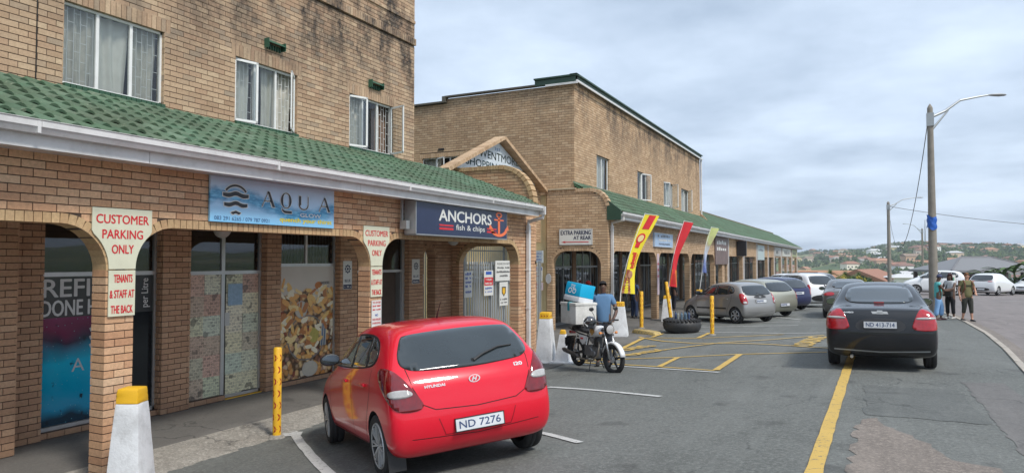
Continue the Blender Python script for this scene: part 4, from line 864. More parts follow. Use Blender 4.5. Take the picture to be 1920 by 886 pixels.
# the two painted words on the loading bays read along the kerb: drawn as strokes on the sloping ground
def ground_text(s, o_, ax, up, w_, h_, bold=0.02):
    V, F, x0, x1, y0, y1 = text_mesh(s, bold); ax = Vector(ax).normalized(); up = Vector(up).normalized(); VV = []
    for x, y in V:
        p = Vector(o_) + ax * ((x - x0) / (x1 - x0) * w_) + up * ((y - y0) / (y1 - y0) * h_); VV.append((p.x, p.y, G(p.x, p.y) + 0.022))
    return struct(ob("painted_word", VV, F, YLINE))
ground_text("LOADING", (-5.75, 16.6), (0.55, 1.9), (-1, 0.30), 2.4, 0.75, 0.03) if False else None
ground_text("BUS", (-5.35, 15.55), (0.5, 1.0), (1.0, -0.1), 2.2, 0.0 + 0.85, 0.03) if False else None
ground_text("LOADING", (-5.55, 16.15), (0.42, 1.0), (-1.0, 0.25), 2.0, 0.55, 0.03); ground_text("ONLY", (-4.75, 15.75), (0.42, 1.0), (-1.0, 0.25), 1.4, 0.42, 0.03)
ground_text("LOADING", (-1.05, 17.7), (0.1, 1.0), (-1.0, 0.0), 2.6, 0.5, 0.03)
# ================================================================ signs
def plate(name, label, cat, fn, a0, a1, b0, b1, th, mats, items, group=None, frame=None, outline=None, extra=None):
    """board with printed lines; items = (text, a0, a1, b0, b1, material index, bold)"""
    mb = MB(); ac, bc = (a0 + a1) / 2, b0; o_ = Vector(fn(ac, bc, 0))
    f2 = lambda a, b, t: tuple(Vector(fn(a, b, t)) - o_)
    if outline: mb.prism(outline, lambda a, b, t: f2(a, b, t), th, 0)
    else: fbox(mb, f2, a0, a1, b0, b1, 0, th)
    if frame is not None:
        fw = 0.012 * max(1, (b1 - b0) * 1.5)
        for (x0, x1, z0, z1) in ((a0, a1, b0, b0 + fw), (a0, a1, b1 - fw, b1), (a0, a0 + fw, b0, b1), (a1 - fw, a1, b0, b1)): fbox(mb, f2, x0, x1, z0, z1, -0.006, 0.004, frame)
    for it in items:
        s, x0, x1, z0, z1, mi = it[:6]; bd = it[6] if len(it) > 6 else 0.02; sh = it[7] if len(it) > 7 else 0.0
        put_text(mb, s, x0, x1, z0, z1, f2, bd, sh, mi=mi, t=-0.003)
    if extra: extra(mb, f2)
    o = fixn_light(mb.build(name, None, None, mats=mats)); o.location = o_; return tag(o, label, cat, group)
def fixn_light(o): return o
SW = M((0.70, 0.70, 0.66), 0.4, var=0.05, dirt=0.12, name="sign_white"); SC = M((0.66, 0.66, 0.50), 0.45, var=0.05, dirt=0.12, name="sign_cream"); SR = M((0.60, 0.02, 0.03), 0.4, name="sign_red"); SNAVY = M((0.018, 0.028, 0.075), 0.3, name="sign_navy"); SBK = M((0.015, 0.015, 0.02), 0.4); SBL = M((0.03, 0.10, 0.42), 0.4); SOR = M((0.85, 0.17, 0.05), 0.4); SPK = M((0.62, 0.5, 0.54), 0.5); SGR = M((0.35, 0.36, 0.38), 0.4)
FA = fX(-7.355)
for yc, big, lab in ((4.955, 1.0, "first"), (9.495, 1.0, "second")):
    y0, y1 = yc - 0.35, yc + 0.35; h = 0.165; sp = -0.12; top = 0.57
    ol = [(y0, top), (y0, 0.40)]
    lc, rc = yc - h - 0.5, yc + h + 0.5
    ol = [(y1, top), (y0, top)]
    for k in range(9):
        an = R(90 - 45 - k * 45 / 8) if False else R(45 - k * 5.6); ol.append((lc + 0.61 * math.cos(an), sp + 0.61 * math.sin(an)))
    ol = [(y1, top), (y0, top)] + [(max(y0, lc + 0.51 * math.cos(R(a_))), sp + 0.51 * math.sin(R(a_)) + 0.02) for a_ in range(70, -1, -7)] + [(min(y1, rc - 0.51 * math.cos(R(a_))), sp + 0.51 * math.sin(R(a_)) + 0.02) for a_ in range(0, 71, 7)]
    where = "on the nearest brick arcade pier" if yc < 6 else "on the brick pier behind the red hatchback"
    plate("parking_sign", "cream CUSTOMER PARKING ONLY sign " + where, "sign", FA, y0, y1, -0.10, top, 0.012, [SC, SR], [("CUSTOMER", yc - 0.31, yc + 0.31, 0.40, 0.50, 1, 0.02), ("PARKING", yc - 0.24, yc + 0.24, 0.235, 0.335, 1, 0.02), ("ONLY", yc - 0.13, yc + 0.13, 0.07, 0.17, 1, 0.02)], outline=ol)
    plate("parking_sign", "narrow cream TENANTS & STAFF AT THE BACK sign " + ("on the nearest brick pier" if yc < 6 else "on the brick pier behind the red hatchback"), "sign", FA, yc - 0.155, yc + 0.155, -0.62, -0.115, 0.012, [SC, SR], [("TENANTS", yc - 0.10, yc + 0.12, -0.25, -0.16, 1, 0.02), ("& STAFF AT", yc - 0.145, yc + 0.145, -0.42, -0.33, 1, 0.02), ("THE BACK", yc - 0.13, yc + 0.13, -0.59, -0.50, 1, 0.02)] if yc < 6 else [("TENANTS", yc - 0.13, yc + 0.13, -0.25, -0.16, 1, 0.02), ("& STAFF AT", yc - 0.145, yc + 0.145, -0.42, -0.33, 1, 0.02), ("THE BACK", yc - 0.13, yc + 0.13, -0.59, -0.50, 1, 0.02)])
plate("warning_notice", "small white notice in red and blue letters below the cream sign behind the red hatchback", "sign", FA, 9.37, 9.63, -1.13, -0.68, 0.008, [SW, SR, SBL], [("TO AVOID", 9.39, 9.61, -0.735, -0.70, 1), ("~13", 9.39, 9.61, -0.79, -0.76, 1), ("~12", 9.39, 9.61, -0.85, -0.82, 1), ("NO", 9.46, 9.54, -0.95, -0.91, 2), ("REVERSE", 9.39, 9.61, -1.02, -0.985, 1), ("PARKING", 9.39, 9.61, -1.08, -1.045, 1)])
# water shop sign
def aqua_board():
    m, nt, bs = newmat("water_wave_print"); v = objc(nt); sx = nt.nodes.new("ShaderNodeSeparateXYZ"); nt.links.new(v, sx.inputs[0])
    y, z = sx.outputs[1], sx.outputs[2]
    base = rampn(nt, mth(nt, 'DIVIDE', z, 0.6), [(0.0, (0.22, 0.55, 0.83)), (0.5, (0.42, 0.62, 0.82)), (1.0, (0.50, 0.58, 0.72))])
    wv = mth(nt, 'ADD', mth(nt, 'MULTIPLY', mth(nt, 'SINE', mth(nt, 'ADD', mth(nt, 'MULTIPLY', y, 2.6), 3.6)), 0.10), 0.26)
    dist = mth(nt, 'ABSOLUTE', mth(nt, 'ADD', mth(nt, 'SUBTRACT', z, wv), mth(nt, 'MULTIPLY', mth(nt, 'SUBTRACT', noise(nt, v, 5, 4, 0.6), 0.5), 0.16)))
    k = rampn(nt, mth(nt, 'DIVIDE', dist, 0.13), [(0.35, 1.0), (1.0, 0.0)]); st = noise(nt, vmul(nt, v, (1, 3, 16)), 1.6, 5, 0.7)
    wc = rampn(nt, st, [(0.35, (0.0, 0.09, 0.24)), (0.5, (0.02, 0.24, 0.46)), (0.62, (0.16, 0.48, 0.70))])
    c = mixc(nt, mth(nt, 'MULTIPLY', k, 0.9), base, wc); nt.links.new(c, bs.inputs["Base Color"]); bs.inputs["Roughness"].default_value = 0.3; return m
def aqua_extra(mb, f2):
    cx, cz = 6.49, 0.80
    def wavy(z0, amp, th, x0, x1, mi, t, e0=0.0, e1=0.0):
        n = 22; V = []; F = []
        for i in range(n + 1):
            f = i / n; x = x0 + (x1 - x0) * f; zc = z0 + amp * math.exp(-((f - 0.5) / 0.20) ** 2) - amp * 0.3 * math.sin(math.pi * f) + (0.02 * abs(f - 0.5)); hh = th * (e0 + (1 - e0) * min(1, 5 * f, 5 * (1 - f)))
            V += [f2(x, zc - hh, t), f2(x, zc + hh, t)]
        for i in range(n): F.append((2 * i, 2 * i + 2, 2 * i + 3, 2 * i + 1))
        mb.add(V, F, mi)
    for mi, t, g in ((2, -0.004, 0.010), (1, -0.006, 0.0)):
        ringp(mb, cx, cz - 0.0, 0.185 - g, 0.215 + g, t, mi, fn=f2, a0=35 - g * 300, a1=145 + g * 300, sq=0.88, n=20)
        wavy(cz + 0.04, 0.045, 0.028 + g, cx - 0.21 - g, cx + 0.21 + g, mi, t, 0.8); wavy(cz - 0.085, 0.045, 0.026 + g, cx - 0.19 - g, cx + 0.19 + g, mi, t, 0.8)
        wavy(cz - 0.19, 0.025, 0.018 + g, cx - 0.085 - g, cx + 0.085 + g, mi, t, 0.1)
    def A_(x0, x1, z0, z1, mi, t, g):
        xm = x0 + (x1 - x0) * .47; w_ = .036 + g; n_ = .010 + g
        for P in ([(x0 - g, z0 - g), (x0 + n_, z0 - g), (xm + n_ * .6, z1 + g), (xm - n_ * .4, z1 + g)], [(x1 - w_ - .012 - g, z0 - g), (x1 + g, z0 - g), (xm + .026 + g, z1 + g), (xm - .014 - g, z1 + g)], [(x0 + .05, z0 + .075 - g), (x1 - .06, z0 + .075 - g), (x1 - .065, z0 + .085 + g), (x0 + .055, z0 + .085 + g)]): mb.add([f2(a, b, t) for a, b in P], [(0, 1, 2, 3)], mi)
    for t, mi, g in ((-0.004, 2, .008), (-0.006, 1, .0)):
        A_(6.93, 7.17, .735, .945, mi, t, g); A_(8.05, 8.30, .735, .945, mi, t, g)
        mb.add([f2(a, b, t) for a, b in ((7.63 - g, .80), (7.675 + g, .80), (7.675 + g, .935 + g), (7.63 - g, .935 + g))], [(0, 1, 2, 3)], mi); mb.add([f2(a, b, t) for a, b in ((7.815 - g, .80), (7.828 + g, .80), (7.828 + g, .935 + g), (7.815 - g, .935 + g))], [(0, 1, 2, 3)], mi)
        ringp(mb, 7.729, .805, .076 - g, .098 + g, t, mi, fn=f2, a0=180, a1=360, sq=.75, n=18)
        V = []; n_ = 30
        for k in range(n_ + 1):
            an = 2 * math.pi * k / n_; th_ = .010 + .024 * abs(math.cos(an)) + g
            for r_ in (.092 - th_ + (g if r_ else 0) if False else .092 - th_, .104 + g): pass
            V += [f2(7.38 + (.104 - .036 * abs(math.cos(an)) - .010 - g) * math.cos(an), .845 + (.112 - .012 - g) * math.sin(an), t), f2(7.38 + (.104 + g) * math.cos(an), .845 + (.112 + g) * math.sin(an), t)]
        mb.add(V, [(2 * k, 2 * k + 1, 2 * k + 3, 2 * k + 2) for k in range(n_)], mi)
        mb.add([f2(a, b, t) for a, b in ((7.29 - g, .735 + g), (7.31 - g, .69 - g), (7.36, .665 - g), (7.49 + g, .665 - g), (7.49 + g, .70 + g), (7.36, .702 + g), (7.315, .72 + g))], [(0, 1, 2, 3, 4, 5, 6)], mi)
plate("shop_sign", "pale blue AQUA GLOW water shop sign with black wave logo on the brick arcade wall", "sign", fX(-7.335), 6.09, 8.39, 0.49, 1.075, 0.03, [aqua_board(), SBK, SW, M((0.75, 0.62, 0.0), 0.4), M((0.06, 0.14, 0.30), 0.4)],
      [("GLOW", 7.66, 8.10, 0.63, 0.685, 2, 0.02), ("quench your thirst", 7.26, 8.34, 0.525, 0.61, 3, 0.04), ("083 291 6265 / 079 787 0921", 6.15, 7.07, 0.515, 0.565, 4, 0.01)], extra=aqua_extra)
# fish and chips light box: a deep box standing off the wall on brackets
def anchor_extra(mb, f2):
    cy, z0 = 13.42, 0.52; k = 1.0
    def bx_(a0, a1, b0, b1, mi=3): fbox(mb, f2, a0, a1, b0, b1, -0.004, 0.0, mi)
    bx_(cy - 0.045, cy + 0.045, z0 + 0.04, z0 + 0.42); bx_(cy - 0.22, cy + 0.22, z0 + 0.335, z0 + 0.362); ringp(mb, cy, z0 + 0.46, 0.03, 0.062, -0.004, 3, fn=lambda a, b, t: f2(cy + (a - cy) * 2.4, b, t)); 
    ringp(mb, cy, z0 + 0.20, 0.155, 0.215, -0.004, 3, fn=lambda a, b, t: f2(cy + (a - cy) * 2.0, b, t), a0=198, a1=342, n=24)
    for s in (-1, 1): mb.add([f2(cy + s * 0.27, z0 + 0.14, -0.005), f2(cy + s * 0.46, z0 + 0.14, -0.005), f2(cy + s * 0.42, z0 + 0.25, -0.005)], [(0, 1, 2) if s > 0 else (2, 1, 0)], 3)
    for (a0, a1) in ((11.02, 11.52), (12.88, 13.30)): bx_(a0, a1, 0.645, 0.675, 2); bx_(a0, a1, 0.575, 0.615, 2)
BOXX = -7.08; fB = fX(BOXX)
plate("shop_sign", "deep navy light box sign reading ANCHORS fish & chips with an orange anchor", "sign", fB, 10.25, 13.80, 0.46, 1.06, 0.24, [SNAVY, SW, SR, SOR, GALV], [("ANCHORS", 11.00, 13.08, 0.735, 0.965, 1, 0.035), ("fish & chips", 11.62, 12.78, 0.555, 0.695, 1, 0.01)], frame=4, extra=lambda mb, f2: (anchor_extra(mb, f2), fbox(mb, f2, 10.24, 10.262, 0.455, 1.065, -0.004, 0.24, 4), fbox(mb, f2, 10.24, 13.81, 0.45, 0.465, -0.004, 0.24, 4), fbox(mb, f2, 10.1, 10.2, 0.55, 0.70, 0.1, 0.24, 4), fbox(mb, f2, 10.12, 10.15, 0.55, 1.1, 0.2, 0.24, 4)))
def shield(mb, f2, cx, cz, s, mi, mi2):
    ringp(mb, cx, cz, s * 0.55, s * 0.75, -0.003, mi, fn=f2); discp(mb, cx, cz, s * 0.3, -0.003, mi, fn=f2)
    for k in range(8): an = k * math.pi / 4; discp(mb, cx + s * 0.78 * math.cos(an), cz + s * 0.78 * math.sin(an), s * 0.2, -0.0035, mi, fn=f2, n=8)
for (y0, y1, z0, z1, lab) in ((11.50, 11.78, -0.62, -0.02, "on the brick pier left of the takeaway door"), (14.02, 14.34, -0.58, 0.02, "on the brick pier right of the takeaway door")):
    cy_ = (y0 + y1) / 2; plate("security_sign", "white and navy security sign " + lab, "sign", fX(-9.785), y0, y1, z0, z1, 0.01, [SW, SNAVY], [("BLUE", y0 + 0.05, y1 - 0.05, z0 + 0.15, z0 + 0.21, 1)], extra=lambda mb, f2, y0=y0, y1=y1, z0=z0, z1=z1, cy_=cy_: (shield(mb, f2, cy_, z1 - 0.17, 0.10, 1, 0), fbox(mb, f2, y0 + 0.01, y1 - 0.01, z0 + 0.01, z0 + 0.10, -0.003, 0, 1), put_text(mb, "~8", y0 + 0.04, y1 - 0.04, z0 + 0.035, z0 + 0.07, f2, 0.01, mi=0, t=-0.006)))
plate("number_sign", "small white plate with the number 6 beside the narrow arched opening", "sign", fX(-9.83), 14.36, 14.58, -0.66, -0.36, 0.01, [SW, SBK], [("6", 14.42, 14.52, -0.62, -0.48, 1, 0.03), ("~4", 14.40, 14.54, -0.44, -0.40, 1)])
# notices on the palisade gate
FG = fX(-9.60)
plate("gate_notice", "white and blue notice at the left of the row on the palisade gate", "sign", FG, 16.20, 16.62, -1.02, -0.30, 0.01, [SW, SBL], [("~4", 16.25, 16.57, -0.42, -0.34, 1), ("~7", 16.25, 16.57, -0.53, -0.46, 1), ("~8", 16.25, 16.57, -0.64, -0.57, 1), ("~7", 16.25, 16.57, -0.75, -0.68, 1), ("~8", 16.25, 16.57, -0.9, -0.83, 1)])
plate("gate_notice", "white notice with blue top and red band at the middle of the palisade gate", "sign", FG, 17.30, 17.84, -1.02, -0.30, 0.01, [SW, SBL, SR], [("~9", 17.4, 17.74, -0.72 + 0.13, -0.53, 0), ("~13", 17.36, 17.78, -0.70, -0.64, 0), ("~12", 17.36, 17.78, -0.84, -0.78, 1), ("~14", 17.36, 17.78, -0.93, -0.88, 1)], extra=lambda mb, f2: (fbox(mb, f2, 17.4, 17.74, -0.42, -0.33, -0.002, 0, 1), fbox(mb, f2, 17.31, 17.83, -0.73, -0.5, -0.002, 0, 2)))
plate("gate_notice", "large white PLEASE DO NOT OBSTRUCT notice at the right end of the palisade gate", "sign", FG, 17.98, 19.05, -0.62, -0.02, 0.01, [SW, SBK], [("PLEASE DO NOT", 18.1, 18.9, -0.14, -0.08, 1, 0.0), ("~11", 18.1, 18.9, -0.26, -0.20, 1, 0.0), ("~17", 18.05, 18.97, -0.38, -0.32, 1, 0.0), ("~9", 18.25, 18.8, -0.50, -0.44, 1, 0.0)])
plate("gate_notice", "white notice with a black and yellow shield low on the palisade gate", "sign", FG, 18.25, 18.78, -1.36, -0.66, 0.01, [SW, SBK, YEL], [("~8", 18.3, 18.73, -1.20, -1.14, 1), ("~14", 18.3, 18.73, -1.29, -1.25, 1)], extra=lambda mb, f2: (mb.add([f2(a, b, -0.003) for a, b in ((18.38, -0.80), (18.65, -0.80), (18.64, -0.98), (18.515, -1.09), (18.39, -0.98))], [(0, 4, 3, 2, 1)], 1), mb.add([f2(a, b, -0.005) for a, b in ((18.42, -0.83), (18.60, -0.83), (18.60, -0.96), (18.515, -1.05), (18.42, -0.96))], [(0, 4, 3, 2, 1)], 2)))
# notices on the passage wall strip and on the return wall
FN = fY(21.57)
plate("wall_notice", "pale blue notice, topmost of three on the brick wall by the downpipe", "sign", fY(21.52), -10.02, -9.67, -0.10, 0.32, 0.06, [M((0.50, 0.56, 0.60), 0.5), SBL], [("~12", -9.98, -9.71, 0.20, 0.24, 1), ("~10", -9.98, -9.71, 0.10, 0.14, 1), ("~13", -9.98, -9.71, 0.0, 0.04, 1)], frame=None)
plate("wall_notice", "white notice with blue header, middle of three on the brick wall by the downpipe", "sign", fY(21.55), -9.98, -9.70, -0.72, -0.22, 0.02, [SW, SBL, SR], [("~7", -9.94, -9.74, -0.33, -0.27, 0), ("~7", -9.94, -9.74, -0.46, -0.42, 2), ("~8", -9.94, -9.74, -0.56, -0.52, 2)], extra=lambda mb, f2: fbox(mb, f2, -9.97, -9.71, -0.35, -0.25, -0.002, 0, 1))
plate("wall_notice", "pinkish notice, lowest of three on the brick wall by the white downpipe", "sign", fY(21.55), -10.0, -9.68, -1.02, -0.76, 0.02, [SPK, SR], [("~8", -9.95, -9.73, -0.86, -0.81, 1), ("~9", -9.95, -9.73, -0.97, -0.92, 1)])
o = ob("oval_plate", *(lambda m: (m.v, m.f))(MB().prism([(0.10 * math.cos(k * math.pi / 10), 0.17 * math.sin(k * math.pi / 10)) for k in range(20)], lambda a, b, t: (a, t, b), 0.03)), M((0.42, 0.42, 0.42), 0.6)); o.location = (-9.47, 21.53, -0.63); tag(o, "pale oval plate on the brick return wall left of the arch", "sign")
plate("direction_sign", "white EXTRA PARKING AT REAR sign with a red arrow above the return arch", "sign", FN, -9.08, -7.90, 0.50, 1.04, 0.04, [SW, SNAVY, SR, SGR], [("EXTRA PARKING", -9.03, -7.95, 0.835, 0.98, 1, 0.03), ("AT REAR", -8.57, -7.95, 0.675, 0.80, 1, 0.03)], frame=3, extra=lambda mb, f2: (fbox(mb, f2, -8.9, -8.03, 0.585, 0.61, -0.003, 0, 2), mb.add([f2(-9.0, 0.5975, -0.004), f2(-8.86, 0.565, -0.004), f2(-8.86, 0.63, -0.004)], [(0, 1, 2)], 2)))
SLB = M((0.35, 0.48, 0.66), 0.4, var=0.25, scale=3, name="pale_blue_print")
plate("shop_sign", "pale blue framed shop sign behind the yellow banner", "sign", fX(-7.32), 27.1, 30.1, 0.53, 1.10, 0.10, [SLB, SNAVY, SW], [("~8", 27.6, 29.6, 0.93, 1.03, 1), ("~12", 27.8, 29.8, 0.77, 0.86, 2), ("~13", 27.8, 29.6, 0.62, 0.69, 1)], frame=2)
plate("pillar_sign", "tall pale pink strip sign on the pier between the yellow and red banners", "sign", FA, 27.62, 27.93, -1.4, 0.25, 0.01, [SPK, SR], [("~10", 27.66, 27.90, -0.2, -0.1, 1), ("~9", 27.66, 27.90, -0.45, -0.35, 1), ("~5", 27.66, 27.90, -0.7, -0.6, 1)])
for args in (("tall brown and maroon fascia board right of the pale green banner", 39.95, 44.0, -0.25, 1.32, [M((0.16, 0.11, 0.10), 0.5, var=0.5, scale=2), SW, SR], [("~6", 40.4, 43.5, 0.9, 1.15, 1), ("~5", 40.4, 43.5, 0.55, 0.75, 1)]),
             ("dark red and pink shop board on the long arcade", 48.4, 50.6, 0.28, 1.30, [M((0.25, 0.05, 0.07), 0.5, var=0.6, scale=2), SPK, SR], [("~4", 48.8, 50.2, 0.9, 1.1, 1), ("~5", 48.8, 50.2, 0.5, 0.7, 1)]),
             ("pale board hanging low on the long arcade beside a downpipe", 57.8, 62.0, 0.0, 1.20, [M((0.42, 0.50, 0.50), 0.5), SNAVY, SR], [("~8", 58.2, 61.4, 0.7, 0.9, 1)]),
             ("grey shop board on the long arcade, third from its far end", 70.2, 75.5, 0.38, 1.25, [M((0.38, 0.38, 0.36), 0.5), SBK, SR], [("~6", 71, 75, 0.6, 0.95, 1)]),
             ("white shop board on the long arcade, second from its far end", 77.0, 86.5, 0.38, 1.25, [M((0.52, 0.52, 0.47), 0.5), SBK, SR], [("~6", 79, 85, 0.6, 0.95, 1)]),
             ("green and cream shop board at the far end of the long arcade", 88.0, 95.0, 0.38, 1.25, [M((0.36, 0.38, 0.20), 0.5), SBK, SR], [("~5", 89, 94, 0.6, 0.95, 1)])):
    plate("shop_sign", args[0], "sign", fX(-7.31), args[1], args[2], args[3], args[4], 0.06, args[5], args[6])
plate("shop_sign", "dark side panel of a box sign hanging across the long arcade", "sign", fY(47.6), -7.35, -6.75, 0.25, 1.25, 0.3, [SBK, SW], [])
# round ceiling lamps under the arcade
for x, y, lab in ((-8.9, 7.62, "white globe ceiling lamp under the arcade left of the newspaper windows"), (-8.6, 14.0, "white globe ceiling lamp under the arcade near the palisade gate")):
    t = thing("ceiling_lamp", lab, "lamp", (x, y, 0.60)); mb = MB(); mb.lathe([(0.0, -0.26)] + [(0.13 * math.sin(R(a)), -0.13 - 0.13 * math.cos(R(a))) for a in range(15, 166, 15)] + [(0.0, -0.005)], n=20); mb.build("globe", M((0.45, 0.45, 0.43), 0.35), t, smooth=True)
    MB().lathe([(0, 0.0), (0.07, 0.0), (0.07, -0.03), (0, -0.03)], n=14).build("ceiling_rose", WHITE, t)
# palisade gate and fence across the passage
def palisade(label, y0, y1, x, zb, zt, posts, cat, name):
    t = thing(name, label, cat, (x, (y0 + y1) / 2, zb)); n = int((y1 - y0) / 0.14)
    for k in range(n):
        yy = y0 + (k + 0.5) * (y1 - y0) / n - (y0 + y1) / 2; mb = MB(); h = zt - zb
        mb.add([(0, yy - 0.03, 0.08), (0.018, yy, 0.08), (0, yy + 0.03, 0.08), (0, yy - 0.03, h - 0.12), (0.018, yy, h - 0.08), (0, yy + 0.03, h - 0.12), (0.006, yy, h)], [(0, 1, 4, 3), (1, 2, 5, 4), (3, 4, 6), (4, 5, 6), (0, 3, 6, 5, 2)]); mb.build("pale", GALV, t)
    for h in (0.35, (zt - zb) - 0.45): MB().box((-0.03, 0, h), (0.04, y1 - y0, 0.04)).build("rail", GALV, t)
    for p in posts: MB().box((-0.03, p - (y0 + y1) / 2, (zt - zb) / 2), (0.08, 0.08, zt - zb)).build("post", GALV, t)
    return t
palisade("galvanised palisade gate with pointed pales across the passage, hung with notices", 16.15, 21.5, -9.70, -2.42, -0.05, (16.2, 17.9, 19.7, 21.4), "gate", "palisade_gate")
palisade("second palisade fence standing farther back in the passage behind the gate", 16.2, 21.5, -11.0, -2.42, 0.75, (16.3, 18.6, 21.3), "fence", "palisade_fence")
mb = MB(); mb.bb((-18.2, 21.72, -2.5), (-9.62, 22.05, 2.24)); tag(mb.build("cream_wall", M((0.78, 0.62, 0.34), 0.85, var=0.12, scale=1, dirt=0.15), None), "cream plastered side wall of the passage behind the palisade gate", "wall")
t = thing("louvre_window", "row of white louvre blocks with the cream wall behind the palisade gate", "window", (-11.9, 21.69, -0.75)); mb = MB()
for k in range(9):
    for j in range(5): mb.box((-0.9 + k * 0.22, 0, j * 0.16), (0.15, 0.05, 0.10))
mb.build("block_grille", WHITE, t)
# ================================================================ vehicles
def chaikin(p, it=2, q=0.25):
    for _ in range(it):
        n = []
        for i in range(len(p)):
            a, b = p[i], p[(i + 1) % len(p)]; n += [(a[0] * (1 - q) + b[0] * q, a[1] * (1 - q) + b[1] * q), (a[0] * q + b[0] * (1 - q), a[1] * q + b[1] * (1 - q))]
        p = n
    return p
HATCH = [  # xb, xm, xs, xt,   w, ws, wt,   zb, zm, zs, zt   (rear to front)
    (-1.76, -1.85, -1.79, -1.43, .815, .785, .61, .24, .55, .93, 1.385), (-1.68, -1.76, -1.70, -1.32, .855, .825, .645, .20, .55, .965, 1.43), (-1.52, -1.54, -1.48, -1.10, .862, .838, .655, .20, .55, .98, 1.465), (-1.26, -1.26, -1.22, -.80, .86, .838, .655, .20, .55, .985, 1.485),
    (-.45, -.45, -.45, -.35, .852, .835, .655, .19, .55, .955, 1.495), (.30, .30, .30, .12, .852, .83, .63, .19, .55, .925, 1.475), (.78, .78, .78, .55, .855, .825, .60, .20, .54, .905, 1.33),
    (1.20, 1.20, 1.18, 1.08, .862, .81, .62, .20, .53, .88, 1.03), (1.58, 1.58, 1.55, 1.50, .855, .76, .58, .20, .50, .82, .925), (1.84, 1.86, 1.83, 1.80, .80, .68, .50, .21, .47, .74, .81), (1.96, 2.04, 1.98, 1.94, .64, .56, .42, .24, .45, .66, .70)]
SEDAN = [
    (-2.04, -2.13, -2.10, -2.05, .79, .755, .64, .27, .55, .93, 1.045), (-1.96, -2.04, -2.02, -1.97, .85, .82, .70, .23, .55, .955, 1.075), (-1.78, -1.80, -1.78, -1.76, .86, .835, .71, .21, .55, .97, 1.095), (-1.40, -1.40, -1.40, -1.42, .86, .835, .70, .21, .55, .975, 1.115), (-1.12, -1.12, -1.15, -1.02, .857, .835, .66, .20, .55, .975, 1.30),
    (-.70, -.70, -.70, -.58, .852, .835, .60, .19, .55, .965, 1.475), (-.15, -.15, -.15, -.12, .852, .832, .615, .19, .55, .95, 1.508), (.40, .40, .40, .25, .852, .83, .61, .19, .55, .93, 1.47), (.82, .82, .82, .62, .857, .825, .60, .20, .54, .91, 1.31),
    (1.18, 1.18, 1.16, 1.08, .862, .81, .62, .20, .53, .885, 1.03), (1.58, 1.58, 1.55, 1.50, .855, .76, .58, .20, .50, .83, .93), (1.86, 1.88, 1.85, 1.82, .80, .68, .50, .21, .47, .75, .82), (1.98, 2.06, 2.0, 1.96, .64, .56, .42, .24, .45, .66, .70)]
def scaled(tab, sx, sy, sz, roof=1.0):
    out_ = []
    for r_ in tab: out_.append(tuple([v * sx for v in r_[:4]] + [v * sy for v in r_[4:7]] + [r_[7] * sz, r_[8] * sz, r_[9] * sz, r_[10] * sz * (roof if r_[10] > 1.2 else 1)]))
    return out_
